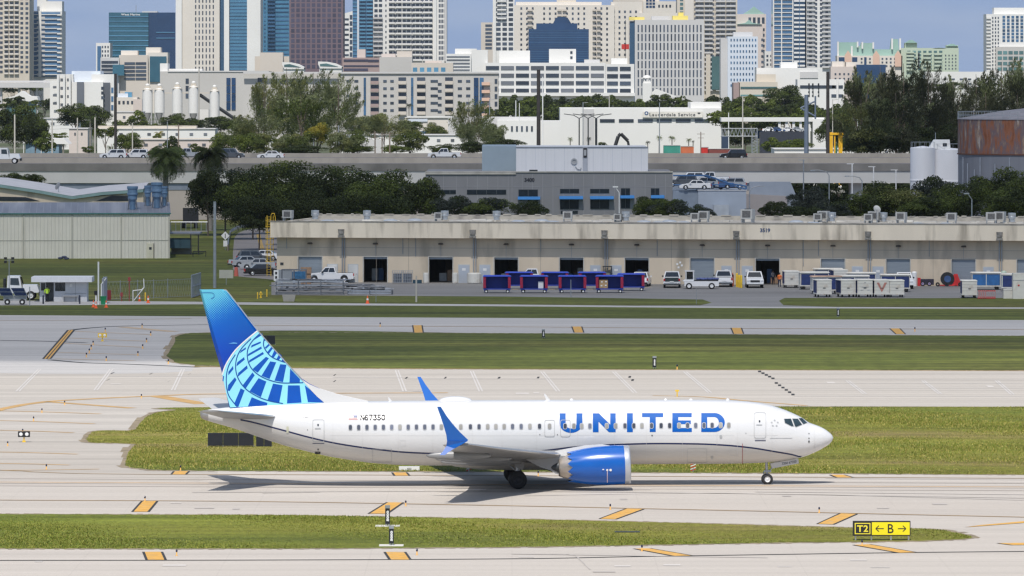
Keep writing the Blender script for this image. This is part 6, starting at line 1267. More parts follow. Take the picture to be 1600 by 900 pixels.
t=thing('satellite_dish','white dish on the wavy roof at left','satellite dish',(fx(90)+wb.location.x,d+2,fz(300)));mb=MB();mb.lathe([(.001,0),(.35,.05),(.6,.18)],axis='y',n=16);o=mb.build('dish',m_line2,t,loc=(0,0,.8));o.rotation_euler=(R(20),0,R(60));MB().tube((0,0,-.5),(0,0,.8),.05).build('mast',steel,t)
# yard beyond: parked rollback truck, low canopy, fence platform
t=thing('parked_flatbed','dark flatbed truck seen from behind in the yard left of the trees','truck',((296-800)*1000/F,1000,0));MB().box(-1.2,1.2,0,4,.8,1.0).build('flatbed',m_plast,t);MB().box(-1.3,1.3,3.9,4,1.0,3.3).build('headboard',m_plast,t);MB().box(-1.0,1.0,4.2,6,.7,2.6).build('cab',m_plast,t)
for x in(-1,1):mb=MB();mb.lathe([(.1,-.3),(.5,-.3),(.5,.3),(.1,.3)],axis='x',n=14);mb.build('wheel',black_rub,t,loc=(x,.8,.5))
c=G(300,398);k=c.y/F
t=thing('open_shelter','low open shelter with a white edge and dark tanks right of the metal shed','shelter',c)
MB().box(-38*k,12*k,0,7,32*k,34*k).build('roof',m_slate,t)
for x in(-36,-2,10):MB().box(x*k-.08,x*k+.08,0,.16,0,32*k).build('post',m_plast,t)
for x in(-26,-10):MB().box(x*k-.8,x*k+.7,.5,2.2,.9,2.3).build('tank',mat('tank_teal',(.04,.09,.12),.5),t)
MB().box(-34*k,-2*k,2.5,2.7,0,1.1).build('low_wall',concrete_w,t)
MB().box(-40*k,20*k,7.5,8,34*k,35*k).build('upper_slab',concrete_w,t)
mb=MB();[mb.tube((x*k,7.6,35*k),(x*k,7.6,49*k),.05,n=5) for x in range(-38,22,8)];mb.tube((-38*k,7.6,49*k),(20*k,7.6,49*k),.05,n=5);mb.build('railing',steel,t)
c=G(310,401);t=thing('steel_trestle','black steel trestle on the grass beside the open shelter','trestle',c);k=c.y/F;MB().box(-9*k,12*k,0,.2,7*k,8.5*k).box(-9*k,-8*k,0,.2,0,7*k).box(11*k,12*k,0,.2,0,7*k).box(-1*k,0,0,.2,8.5*k,17*k).build('frame',black_paint,t)
# ---------------------------------------------------------------- grey office block and white plant box
d=940.0;k=d/F
ob=thing('office_block','grey panelled office block with blue awnings behind the warehouse','building',((860-800)*k,d,0))
def ox(u):return(u-860)*k
def oz(v):return H-(v-VH)*k
m_og=mat('office_grey',(.235,.235,.25),.8,var=.06,scale=.25,stretch=(1,1,.3));m_ol=mat('office_coping',(.48,.46,.42),.8,var=.2,scale=.5)
MB().box(ox(665),ox(1051),0,30,0,oz(269.5)).build('wall',m_og,ob)
MB().box(ox(664),ox(1051.5),-.15,.4,oz(269.5),oz(267.8)).build('coping',m_ol,ob)
MB().box(ox(664),ox(806),-.2,0,oz(272.5),oz(269.8)).build('light_band',m_ol,ob)
for u in[676,693,713,730,746,762,778,794]+list(range(800,1050,16)):MB().box(ox(u)-.03,ox(u)+.03,-.02,0,0,oz(272.5)).build('panel_joint',mat('joint_grey',(.33,.33,.35),.8),ob)
MB().box(ox(665),ox(1051),-.03,0,oz(291.5),oz(290.8)).build('floor_line',mat('joint_grey',(0,0,0)),ob)
def owin(u0,u1,v0,v1,n=2):
 f=MB().box(ox(u0),ox(u1),-.05,.0,oz(v1),oz(v0)).build('window',mat('window_frame_dark',(.07,.08,.09),.5),ob)
 w=(u1-u0)/n
 for i in range(n):MB().box(ox(u0+w*i+.5),ox(u0+w*(i+1)-.5),-.08,-.045,oz(v1-.6),oz(v0+.6)).build('pane',glass_dark,f)
for q in((684,712.5,296.7,303.2,3),(729.5,791,296.3,304,4),(810,840.5,296,307,2),(875,905,295,302,2),(922,952,295,302,2),(970,984.5,294,306.5,2),(1016.8,1030.3,294,305,2),(825,840.5,311.5,325,1),(875,904.5,311,327,2),(922,952,311,326.5,2),(970,984.5,310,325.5,2),(1017,1030,309.5,322,2),(876,903,329,334,2)):owin(*q)
m_awn=mat('awning_blue',(.04,.20,.50),.7,var=.08,scale=2)
for u0,u1,v in((809,844,309.5),(874,911,308.8),(922,959,308.8),(969,991,307.5),(1017,1038,307.3)):
 mb=MB();mb.prism([(-.02,oz(v-2.4)),(-1.1,oz(v+1.4)),(-1.1,oz(v+2.4)),(-.02,oz(v+2.2))],'x',ox(u0),ox(u1));mb.build('awning',m_awn,ob)
mb=MB();add_text(mb,'3400',lambda x,y:(ox(827.3)+x,-.06,oz(281)+y),.78,.03);mb.build('lettering',mat('number_dark',(.03,.03,.04),.5),ob)
t=MB().box(ox(827),ox(840),1,2.2,oz(270),oz(265.5)).build('roof_unit',dark_metal,ob)
d2=952.0;k2=d2/F
pb=thing('plant_box_building','pale ribbed box hall rising above the grey office block','building',((900-800)*k2,d2,0))
def qx(u):return(u-900)*k2
def qz(v):return H-(v-VH)*k2
m_pl=mat('pale_ribbed_panel',(.72,.72,.73),.5,var=.03,scale=1.2,stretch=(3,.1,.05));m_pd=mat('blue_grey_panel',(.30,.37,.42),.5,var=.04)
MB().box(qx(806.5),qx(1012.5),0,26,0,qz(230.2)).build('wall',m_pl,pb);MB().box(qx(753),qx(806.5),4,26,0,qz(229)).build('side_wall',m_pd,pb)
MB().box(qx(752.5),qx(1013),-.1,26.2,qz(230.2),qz(229)).build('roof_edge',mat('box_coping',(.26,.28,.31),.5),pb) if False else MB().box(qx(806),qx(1013),-.12,.2,qz(230.4),qz(229.2)).build('roof_edge',mat('box_coping',(.26,.28,.31),.5),pb)
MB().box(qx(910.5),qx(918),-.2,0,qz(268),qz(229.5)).build('pilaster',mat('pilaster',(.40,.42,.46),.6),pb);v_=MB().box(qx(911.5),qx(917),-.3,-.2,qz(246),qz(231)).build('louver_vent',m_plast,pb);MB().box(qx(912.5),qx(916),-.34,-.3,qz(243),qz(234)).build('louver',m_line2,v_)
mb=MB();mb.lathe([(.28,-.12),(.5,-.12),(.5,0),(.001,0)],c=(qx(897),-.05,qz(252)),axis='y',n=14);mb.path([(qx(899),-.1,qz(260)),(qx(902),-.1,qz(264)),(qx(907),-.1,qz(265)),(qx(908),-.1,qz(262))],.06);mb.build('wall_fan',m_line2,pb)
for u in range(822,1012,15):
 if abs(u-914)>6:MB().box(qx(u)-.02,qx(u)+.02,-.015,0,qz(268),qz(230.5)).build('panel_joint',mat('panel_joint_pale',(.50,.53,.58),.6),pb)
# roof car park with blue frame right of the office
d=1000.0;k=d/F;cpx=(1108-800)*k
cp=thing('parking_annex','pale blue annex with a car deck on top beside the office block','building',(cpx,d,0))
def cx_(u):return(u-1108)*k
def cz(v):return H-(v-VH)*k
MB().box(cx_(1091),cx_(1166),0,14,0,cz(297)).build('wall',mat('annex_pale_blue',(.36,.41,.48),.7,var=.04),cp);MB().box(cx_(1052),cx_(1091),1,14,0,cz(298.5)).build('wall',mat('annex_blue_grey',(.24,.29,.36),.7),cp)
MB().box(cx_(1090),cx_(1167),-.1,.1,cz(298),cz(296.5)).build('coping',mat('coping_pale',(.55,.56,.58),.6),cp)
mb=MB();mb.path([(cx_(1052),1,cz(274.5)),(cx_(1105),1,cz(274.5)),(cx_(1140),1,cz(287)),(cx_(1166),1,cz(291)),(cx_(1166),1,cz(296))],.13).path([(cx_(1052),1,cz(289)),(cx_(1100),1,cz(289.5)),(cx_(1140),1,cz(288)),(cx_(1166),1,cz(296))],.10)
mb.path([(cx_(1100),1,cz(275)),(cx_(1140),6,cz(289))],.12);mb.build('blue_frame',mat('frame_blue',(.04,.13,.30),.5),cp)
MB().frus((cx_(1118),cx_(1164),5,5.3),(cx_(1118),cx_(1122),5,5.3),cz(292),cz(280)).build('ramp_panel',mat('ramp_blue',(.12,.20,.30),.5),cp)
gD='vehicles on the annex car deck'
zdk=cz(297)
for u,kd,pm,l,dy,zz in((1066,'suv',PG,'dark SUV at the left end of the annex car deck',6,1.0),(1078,'suv',PW,'white SUV on the annex car deck behind the dark one',9,1.9),(1098,'suv',PS,'silver wagon in the middle of the annex car deck',3,.35),(1122,'sedan',PBL,'blue sedan under the slanting frame of the annex deck',3,.3),(1086,'sedan',PW,'white sedan low at the front of the annex deck',1.5,.1),(1141,'suv',PS,'silver SUV at the low right end of the annex deck',4,.1),(1110,'pickup',PW,'white pickup at the back of the annex deck',10,1.6)):
 y=d+dy;vehicle(kd,pm,l,((u-800)*y/F,y,zdk+zz*.45),math.pi,gD).scale=(1.1,1.1,1.1)
MB().box(cx_(1052),cx_(1166),0.2,14,cz(297),cz(297)+.0).build('car_deck',m_road,cp) if False else None
MB().box(cx_(1115),cx_(1138),-2.2,-.1,0,cz(320)).build('door_canopy',mat('canopy_frame',(.42,.46,.50),.6),cp)
# sloping grey wall right of it
t=thing('ramp_wall','grey retaining wall with a slanted end right of the annex','wall',((1200-800)*1010/F,1010,0));k=1010/F
mb=MB();mb.prism([((1171-1200)*k,0),((1250-1200)*k,0),((1248-1200)*k,H-(315-VH)*k),((1235-1200)*k,H-(284-VH)*k),((1171-1200)*k,H-(284-VH)*k)],'y',0,1.0);mb.build('wall_slab',mat('ramp_blue_grey',(.30,.34,.40),.8,var=.05),t)
mb=MB();mb.prism([((1165-1200)*k,0),((1234-1200)*k,0),((1228-1200)*k,H-(306-VH)*k),((1165-1200)*k,H-(303-VH)*k)],'y',-1.5,-.02);mb.build('lower_wall',mat('ramp_taupe',(.36,.33,.32),.8,var=.05),t)
# ---------------------------------------------------------------- tanks at right
d=1040.0;k=d/F
m_tk=mat('tank_white',(.80,.81,.84),.45,var=.05,scale=.4,stretch=(1,1,.3))
for u0,u1,vt,l in((1422,1461,231,'white storage tank on the left of the pair by the rusty tank'),(1452,1512,234,'white storage tank tucked against the rusty tank')):
 kk=(d+2.5)/F;r_=(u1-u0)/2*kk;zt_=H-(vt-VH)*kk;t=thing('storage_tank',l,'tank',(((u0+u1)/2-800)*kk,d+r_+(1.2 if u0>1430 else 0),0),group='white storage tanks')
 MB().lathe([(r_,0),(r_,zt_),(r_*.97,zt_+.05),(.001,zt_+.35)],n=40).build('tank_shell',m_tk,t,smooth=False);sharp(t.children[0].data,30)
 MB().lathe([(r_+.03,zt_*.55),(r_+.07,zt_*.555),(r_+.07,zt_*.575),(r_+.03,zt_*.58)],n=40).build('ring_band',m_tk,t)
 mb=MB();n=14
 for i in range(n):a=2*math.pi*i/n;b=2*math.pi*(i+1)/n;mb.tube((r_*.95*math.cos(a),r_*.95*math.sin(a),zt_),(r_*.95*math.cos(a),r_*.95*math.sin(a),zt_+1.0),.03,n=4);mb.tube((r_*.95*math.cos(a),r_*.95*math.sin(a),zt_+1.0),(r_*.95*math.cos(b),r_*.95*math.sin(b),zt_+1.0),.03,n=4)
 mb.build('railing',steel,t)
t=thing('white_pump_house','white rounded housing on top of the white tanks','housing',((1469-800)*k,d+3,H-(233-VH)*k));MB().frus((-1.9,1.9,-.9,.9),(-.9,1.8,-.7,.7),0,1.6).build('shell',white_paint,t);MB().box(.6,1.3,-.95,-.85,.5,1.0).build('window',glass_dark,t);MB().tube((-.6,0,0),(-.6,0,2.8),.06).build('stack_pipe',steel,t)
m_rs=bpy.data.materials.new('rusted_plates');m_rs.use_nodes=True;t_=m_rs.node_tree;b_=t_.nodes['Principled BSDF'];b_.inputs['Roughness'].default_value=.85
tcn=t_.nodes.new('ShaderNodeTexCoord');mpp=t_.nodes.new('ShaderNodeMapping');mpp.inputs['Scale'].default_value=(1,1,.22);t_.links.new(tcn.outputs['Object'],mpp.inputs[0]);nn=t_.nodes.new('ShaderNodeTexNoise');nn.inputs['Scale'].default_value=1.0;nn.inputs['Detail'].default_value=7;nn.inputs['Roughness'].default_value=.65;t_.links.new(mpp.outputs[0],nn.inputs['Vector'])
crr=t_.nodes.new('ShaderNodeValToRGB');e=crr.color_ramp.elements;e[0].position=.32;e[0].color=(.16,.05,.02,1);e[1].position=.66;e[1].color=(.38,.36,.35,1);x_=e.new(.45);x_.color=(.26,.10,.05,1);x_=e.new(.52);x_.color=(.12,.10,.12,1);x_=e.new(.6);x_.color=(.28,.18,.12,1)
t_.links.new(nn.outputs[0],crr.inputs[0]);t_.links.new(crr.outputs[0],b_.inputs['Base Color'])
d=1000.0;k=d/F;r_=135*k*1.0135;xc=(1632.5-800)*k*1.0135;t=thing('rusty_tank','huge rust streaked steel tank at the right edge','tank',(xc,d+r_,0))
z1,z2=H-(242-VH)*k,H-(187.5-VH)*k
MB().lathe([(r_-.05,0),(r_-.05,z1)],n=72).build('lower_ring',mat('tank_lower_grey',(.19,.20,.23),.7,var=.15,scale=.5,stretch=(1,1,.1)),t)
mb=MB();mb.lathe([(r_,z1),(r_,z2)],n=72);mb.build('rusty_shell',m_rs,t);MB().lathe([(r_+.02,z1-.1),(r_+.12,z1-.1),(r_+.12,z1+.1),(r_+.02,z1+.1)],n=72).build('ring_band',mat('rust_band',(.12,.05,.03),.9),t)
MB().lathe([(r_+.1,z2),(r_+.1,z2+.12),(r_*.5,z2+1.4),(.001,z2+2.2)],n=72).build('roof',mat('tank_roof',(.26,.25,.27),.7,var=.15),t)
mb=MB();n=64
for i in range(n):
 a=2*math.pi*i/n;b=2*math.pi*(i+1)/n;p=lambda a,z:(r_*math.cos(a),r_*math.sin(a),z)
 mb.tube(p(a,z2),p(a,z2+1.3),.045,n=4)
 for h_ in(.7,1.3):mb.tube(p(a,z2+h_),p(b,z2+h_),.04,n=4)
mb.build('railing',steel,t)
for i,u in enumerate((1504,1510,1519,1527,1548,1556,1569)):
 a=math.acos(max(-1,min(1,(u-1632.5)/135.0)));MB().tube(((r_+.2)*math.cos(a),-(r_+.2)*math.sin(a),0),((r_+.2)*math.cos(a),-(r_+.2)*math.sin(a),z1-.5-(i%3)),.08,n=6).build('riser_pipe',m_rk2,t)
# road lamps
def lamp(u,vt,d,side,lab,m=steel,reach=3.0,r=.11):
 k=d/F;zt_=H-(vt-VH)*k;t=thing('street_lamp',lab,'street lamp',((u-800)*k,d,0),group='street lamps around the depot')
 MB().tube((0,0,0),(0,0,zt_-.8),r,r*.7,n=8).build('post',m,t);MB().path([(0,0,zt_-.8),(side*.4,0,zt_-.25),(side*reach*.6,0,zt_),(side*reach,0,zt_)],r*.6).build('arm',m,t);MB().box(side*reach-.35,side*reach+.35,-.14,.14,zt_-.12,zt_+.05).build('lamp_head',m,t)
lamp(967.5,291.5,800,-1,'grey lamp before the office block windows',white_paint,.5,.09)
lamp(1295.5,266,960,-1,'curved arm lamp left of the round dark trees',reach=2.6);lamp(1347,275,960,-1,'second curved arm lamp before the viaduct',reach=2.4);lamp(1171,291,985,1,'curved lamp beside the annex car deck',reach=2.2)
lamp(1518.5,302,800,-1,'grey curved lamp rising from the trees behind the warehouse roof',reach=.7,r=.1)
for u,vt,l in((1331.5,256,'white post in front of the viaduct, tallest of three'),(1365,260.5,'white post in front of the viaduct, middle one'),(1400,265.5,'white post in front of the viaduct next to the white tank'),(1255.5,250,'grey thin post before the viaduct at the ramp wall')):
 d=1030;k=d/F;t=thing('white_post',l,'post',((u-800)*k,d,0),group='posts in front of the viaduct');zt_=H-(vt-VH)*k;MB().tube((0,0,0),(0,0,zt_),.1,n=8).box(-.9,.3,-.06,.06,zt_-.05,zt_+.06).build('shaft',white_paint if u>1300 else steel,t)
t=thing('street_lamp','short curved lamp by the white tank foot','street lamp',((1340-800)*1020/F,1020,0));MB().tube((0,0,0),(0,0,5),.08).build('post',steel,t)
# ---------------------------------------------------------------- people
def person(lab,pos,rz,shirt,pants,h=1.75,pose=0):
 t=thing('person',lab,'person',tuple(pos),rz);s=h/1.75
 J={'pel':(0,0,.95),'ch':(0,0,1.25),'nk':(0,0,1.48),'hd':(0,-.02,1.60),'top':(0,-.02,1.70),'ls':(-.19,0,1.42),'le':(-.27,-.05,1.14),'lw':(-.24,-.22 if pose else-.12,.92 if not pose else 1.05),'lh':(-.22,-.30 if pose else-.16,.84 if not pose else 1.03),'rs':(.19,0,1.42),'re':(.27,-.05,1.14),'rw':(.27,-.14,.92),'rh':(.26,-.18,.84),'lk':(-.11,-.03,.5),'la':(-.13,.02,.09),'lt':(-.14,-.15,.04),'rk':(.11,-.05,.5),'ra':(.14,.0,.09),'rt':(.15,-.17,.04),'lp':(-.1,0,.9),'rp':(.1,0,.9)}
 N=list(J);E=[('pel','ch'),('ch','nk'),('nk','hd'),('hd','top'),('ch','ls'),('ls','le'),('le','lw'),('lw','lh'),('ch','rs'),('rs','re'),('re','rw'),('rw','rh'),('pel','lp'),('lp','lk'),('lk','la'),('la','lt'),('pel','rp'),('rp','rk'),('rk','ra'),('ra','rt')]
 RR={'pel':.15,'ch':.17,'nk':.065,'hd':.105,'top':.085,'ls':.08,'le':.055,'lw':.04,'lh':.045,'rs':.08,'re':.055,'rw':.04,'rh':.045,'lp':.12,'rp':.12,'lk':.075,'rk':.075,'la':.05,'ra':.05,'lt':.045,'rt':.045}
 me=bpy.data.meshes.new('body');me.from_pydata([tuple(c*s for c in J[n]) for n in N],[(N.index(a),N.index(b)) for a,b in E],[])
 o=link('body',me,t);md=o.modifiers.new('s','SKIN');
 for i,n in enumerate(N):me.skin_vertices[0].data[i].radius=(RR[n]*s,RR[n]*s*(.75 if n in('ch','pel') else 1))
 me.skin_vertices[0].data[0].use_root=True
 o.modifiers.new('u','SUBSURF').levels=1;o.modifiers['u'].render_levels=1
 bpy.context.view_layer.update();dg=bpy.context.evaluated_depsgraph_get();m2=bpy.data.meshes.new_from_object(o.evaluated_get(dg));o.modifiers.clear();o.data=m2
 for mm in(mat('skin_tone',(.30,.17,.11),.6),shirt,pants,black_paint):m2.materials.append(mm)
 for p in m2.polygons:
  z=p.center.z/s;x=abs(p.center.x)/s
  p.material_index=3 if z<.1 else 2 if z<.93 and not(x>.2 and z>.78) else 0 if(z>1.5 or(x>.2 and z<1.0)) else 1
  p.use_smooth=True
 mb=MB();mb.ico((0,-.015*s,1.66*s),.115*s,(1,1.05,.85),8);mb.build('hair',black_paint,t,smooth=True)
 return t
hiv=mat('hi_vis_yellow',(.55,.85,.05),.6);hio=mat('hi_vis_orange',(.95,.22,.04),.6);dkp=mat('dark_trousers',(.02,.02,.03),.8)
person('person in a yellow high visibility vest standing in the guard booth doorway',(G(77,470)[0],GD(471.5)-.45,0),R(200),hiv,dkp,1.8,1)
person('person in an orange vest standing at the open loading door',tuple(G(1218,448.5)),R(160),hio,mat('navy_trousers',(.03,.04,.09),.8),1.75)
person('person in dark clothes inside the open loading door beside the orange vest',tuple(wworld(1208,-1.2)),R(30),mat('grey_shirt',(.12,.12,.14),.8),dkp,1.75,1)
# ---------------------------------------------------------------- trees
def leaf_mat(name,col,var=.35):
 m=bpy.data.materials.new(name);m.use_nodes=True;t=m.node_tree;b=t.nodes['Principled BSDF'];b.inputs['Roughness'].default_value=.65;b.inputs['Specular IOR Level'].default_value=.25
 g_=t.nodes.new('ShaderNodeNewGeometry');r=t.nodes.new('ShaderNodeMapRange');r.inputs['To Min'].default_value=1-var;r.inputs['To Max'].default_value=1+var
 t.links.new(g_.outputs['Random Per Island'],r.inputs[0]);k=t.nodes.new('ShaderNodeMix');k.data_type='RGBA';k.blend_type='MULTIPLY';k.inputs[0].default_value=1;k.inputs[6].default_value=(*col,1);t.links.new(r.outputs[0],k.inputs[7]);t.links.new(k.outputs[2],b.inputs['Base Color'])
 tr=t.nodes.new('ShaderNodeBsdfTranslucent');t.links.new(k.outputs[2],tr.inputs[0]);ms=t.nodes.new('ShaderNodeMixShader');ms.inputs[0].default_value=.4;t.links.new(b.outputs[0],ms.inputs[1]);t.links.new(tr.outputs[0],ms.inputs[2]);t.links.new(ms.outputs[0],t.nodes['Material Output'].inputs[0])
 return m
LFD=leaf_mat('foliage_dark',(.038,.052,.015));LFM=leaf_mat('foliage_green',(.085,.112,.024));LFL=leaf_mat('foliage_light',(.13,.165,.03));LFO=leaf_mat('foliage_olive',(.17,.18,.06));LFY=leaf_mat('foliage_yellow',(.30,.25,.035));LFC=leaf_mat('needle_green',(.165,.19,.085));LFCD=leaf_mat('needle_dark',(.058,.064,.032));LFP=leaf_mat('palm_green',(.08,.11,.035));LFB=leaf_mat('foliage_bluish',(.045,.056,.045))
bark=mat('bark',(.13,.10,.08),.9,var=.3,scale=3,stretch=(1,1,.3));bark_g=mat('palm_trunk_grey',(.26,.24,.21),.9,var=.2,scale=3,stretch=(1,1,2))
def quads_mesh(name,C,N,S,asp,rs):
 """leaf faces: centres C, normals N, size S"""
 n=len(C);N=N/(np.linalg.norm(N,axis=1,keepdims=True)+1e-9)
 t=np.cross(N,rs.normal(size=(n,3)));t/=(np.linalg.norm(t,axis=1,keepdims=True)+1e-9);b=np.cross(N,t)
 S=S[:,None];V=np.stack([C-t*S,C-b*S*asp,C+t*S,C+b*S*asp*.9],1)
 me=bpy.data.meshes.new(name);me.vertices.add(n*4);me.vertices.foreach_set('co',V.ravel());me.loops.add(n*4);me.loops.foreach_set('vertex_index',np.arange(n*4));me.polygons.add(n)
 me.polygons.foreach_set('loop_start',np.arange(n)*4);me.polygons.foreach_set('loop_total',np.full(n,4));me.update();me.validate();return me
def crown_mesh(seed,n,leaf,puffs=26,flat=.72,asp=.6):
 rs=np.random.RandomState(seed);P=[]
 while len(P)<puffs:
  p=rs.uniform(-1,1,3)
  r=np.linalg.norm(p*np.array([1,1,1.05]))
  if .35<r<.86 and p[2]>-.75:P.append(p)
 P=np.array(P);R0=rs.uniform(.20,.40,puffs)
 i=rs.choice(puffs,n,p=R0**2/(R0**2).sum());d=rs.normal(size=(n,3));d/=np.linalg.norm(d,axis=1,keepdims=True)
 d[:,2]=np.where(rs.rand(n)<.55,np.abs(d[:,2]),d[:,2])
 C=P[i]+d*(R0[i]*rs.uniform(.72,1.08,n))[:,None];C[:,2]*=flat
 return quads_mesh('crown',C,d+rs.normal(size=(n,3))*.55,rs.uniform(.6,1.3,n)*leaf,asp,rs)
def feather_mesh(seed,n,leaf,plumes=22,lean=.25):
 """casuarina: upswept plumes of fine needles, open between"""
 rs=np.random.RandomState(seed);Cs=[];Ns=[]
 for k in range(plumes):
  a=rs.uniform(0,6.28);z0=rs.uniform(-.95,.35);r0=.08;ln=rs.uniform(.45,.8)*(1.15 if z0<0 else .85);el=rs.uniform(.35,1.15);
  dr=np.array([math.cos(a)*math.cos(el),math.sin(a)*math.cos(el),math.sin(el)]);m=n//plumes
  t=rs.uniform(.15,1,m)**.8;base=np.array([math.cos(a)*r0,math.sin(a)*r0,z0]);w=.145*np.sin(np.pi*np.clip(t,.1,.97))**.7
  C=base+dr*(t*ln*1.2)[:,None]+np.column_stack([lean*t**2*.3,np.zeros(m),.14*t**2])+rs.normal(size=(m,3))*w[:,None]*.62
  Cs.append(C);Ns.append(np.cross(np.tile(dr,(m,1)),rs.normal(size=(m,3))))
 C=np.vstack(Cs);N=np.vstack(Ns);rs2=rs;nn=len(C);N/=(np.linalg.norm(N,axis=1,keepdims=True)+1e-9)
 up=np.tile([.25,0,1.0],(nn,1))+rs.normal(size=(nn,3))*.45;b=np.cross(N,up);b/=np.linalg.norm(b,axis=1,keepdims=True);t=np.cross(b,N)
 S=(rs.uniform(.7,1.5,nn)*leaf)[:,None];V=np.stack([C-t*S*1.6,C-b*S*.3,C+t*S*1.6,C+b*S*.3],1)
 me=bpy.data.meshes.new('crown');me.vertices.add(nn*4);me.vertices.foreach_set('co',V.ravel());me.loops.add(nn*4);me.loops.foreach_set('vertex_index',np.arange(nn*4));me.polygons.add(nn)
 me.polygons.foreach_set('loop_start',np.arange(nn)*4);me.polygons.foreach_set('loop_total',np.full(nn,4));me.update();me.validate();return me
def with_mats(me,ms,seed=0,zsplit=False):
 me=me.copy()
 for m in ms:me.materials.append(m)
 n=len(me.polygons);rs=np.random.RandomState(seed)
 if len(ms)>1:
  c=np.zeros(n*3);me.polygons.foreach_get('center',c);c=c.reshape(-1,3)
  f=np.sin(c[:,0]*5+seed)+np.sin(c[:,1]*4.3+2*seed)+np.sin(c[:,2]*6+seed*3)+rs.normal(size=n)*.7
  q=np.quantile(f,np.linspace(0,1,len(ms)+1)[1:-1]);me.polygons.foreach_set('material_index',np.searchsorted(q,f).astype(np.int32))
 me.update();return me
CR_HI=[crown_mesh(s,9000,.040,34) for s in(1,2,3)];CR_LO=[crown_mesh(s,1700,.085,20) for s in(11,12,13,14)];CR_DENSE=[crown_mesh(s,16000,.030,46,.8) for s in(21,22)]
FE_HI=[feather_mesh(s,7600,.027,34) for s in(31,32,33)];FE_LO=[feather_mesh(s,2600,.05,18) for s in(41,42)]
mats_d=[LFD,LFM];
ML={}
def cm(kind,i,ms):
 key=(kind,i,tuple(m.name for m in ms))
 if key not in ML:ML[key]=with_mats({'hi':CR_HI,'lo':CR_LO,'de':CR_DENSE,'fh':FE_HI,'fl':FE_LO}[kind][i],ms,i+1)
 return ML[key]
TR={}
def trunk_mesh(seed):
 if seed in TR:return TR[seed]
 r=random.Random(seed);mb=MB();mb.tube((0,0,0),(.02,0,.45),.035,.025,n=7)
 for i in range(6):a=2*math.pi*i/6+r.uniform(-.4,.4);z=r.uniform(.3,.5);e=r.uniform(.3,.6);mb.tube((.02,0,z),(math.cos(a)*e*.6,math.sin(a)*e*.6,z+e*.55),.018,.006,n=5)
 mb.tube((.02,0,.45),(0,.03,.85),.024,.006,n=6);TR[seed]=mb.mesh('trunk',bark);return TR[seed]
def tree(u,vt,vb,w,d,kind,i,ms,lab,group,name='tree',crown_bottom=None,base0=True):
 """crown spans rows vt..vb and w photo pixels at distance d; the trunk reaches the ground"""
 k=d/F;x=(u-800)*k;zt=H-(vt-VH)*k;zb_=H-(vb-VH)*k;zb_=max(zb_,.3)
 t=thing(name,lab,'tree' if name!='shrub' else 'shrub',(x,d,0),random.uniform(0,6),group)
 fh={'hi':.72*1.12,'lo':.72*1.12,'de':.8*1.12,'fh':1.0,'fl':1.0}[kind]
 c=link('crown',cm(kind,i,ms),t,loc=(0,0,(zt+zb_)/2));rr_=w*k/2/1.05;c.scale=(rr_,rr_,(zt-zb_)/2/fh)
 if kind[0]=='f':
  t.rotation_euler=(0,0,random.uniform(-.5,.5));c.scale=(rr_/.85,rr_/.85,(zt-zb_)/2/1.05)
 tk=link('trunk',trunk_mesh(i),t);hz=(zt+zb_)/2+(zt-zb_)*(.2 if kind[0]!='f' else .45);tk.scale=(hz*.5,hz*.5,hz/.85)
 if kind[0]=='f':tk.scale=(hz*.28,hz*.28,hz/.85)
 return t
# dark mass behind the warehouse, left: overlapping broad crowns
gL='dark broad trees behind the left end of the warehouse'
DM=[LFD,LFD,LFM];
for j,(u,vt,vb,w,d,kd,i,ms) in enumerate([(352,252,352,120,960,'de',0,[LFD,LFD,LFB]),(325,262,330,60,955,'hi',1,[LFD]),(395,262,370,120,935,'de',1,DM),(437,243,330,130,965,'de',0,[LFD,LFM,LFL]),(470,262,370,130,905,'de',1,DM),(540,250,355,150,900,'de',0,DM),(500,290,372,120,840,'de',1,[LFD,LFD]),(610,262,360,150,890,'de',1,[LFD,LFM,LFM]),(660,272,355,80,870,'hi',0,[LFD,LFM]),(575,290,370,130,850,'de',0,[LFD,LFM]),(405,300,368,110,880,'de',0,[LFD])]):
 tree(u,vt,vb,w,d,kd,i,ms,'broad dark tree in the dense clump, '+['topping the left side','hanging over the beige wall','shading the curving road','with yellow green top','above the rooftop cage','tallest in the centre','low before the centre','rounded at the right','at the right end by the office wall','low before the right one','dark and low beside the guard rail'][j],gL,'broad_tree')
gM='shrubby trees along the office block'
for j,(u,vt,vb,w,d,kd,i,ms) in enumerate([(710,303,350,80,830,'hi',0,[LFB,LFD]),(765,306,352,90,825,'hi',1,[LFB,LFM]),(825,312,352,62,822,'hi',2,[LFD]),(1015,304,352,62,830,'hi',0,[LFM,LFM,LFD]),(1050,308,354,80,822,'hi',1,[LFM,LFB]),(1098,318,354,50,818,'hi',2,[LFB,LFD])]):
 tree(u,vt,vb,w,d,kd,i,ms,'shrubby green tree behind the warehouse roof, '+['left of the lower office windows','below the long office window strip','before the left blue awning','before the right office windows','at the right corner of the office block','before the pale annex door'][j],gM,'shrub_tree')
gR='dark trees behind the right half of the warehouse'
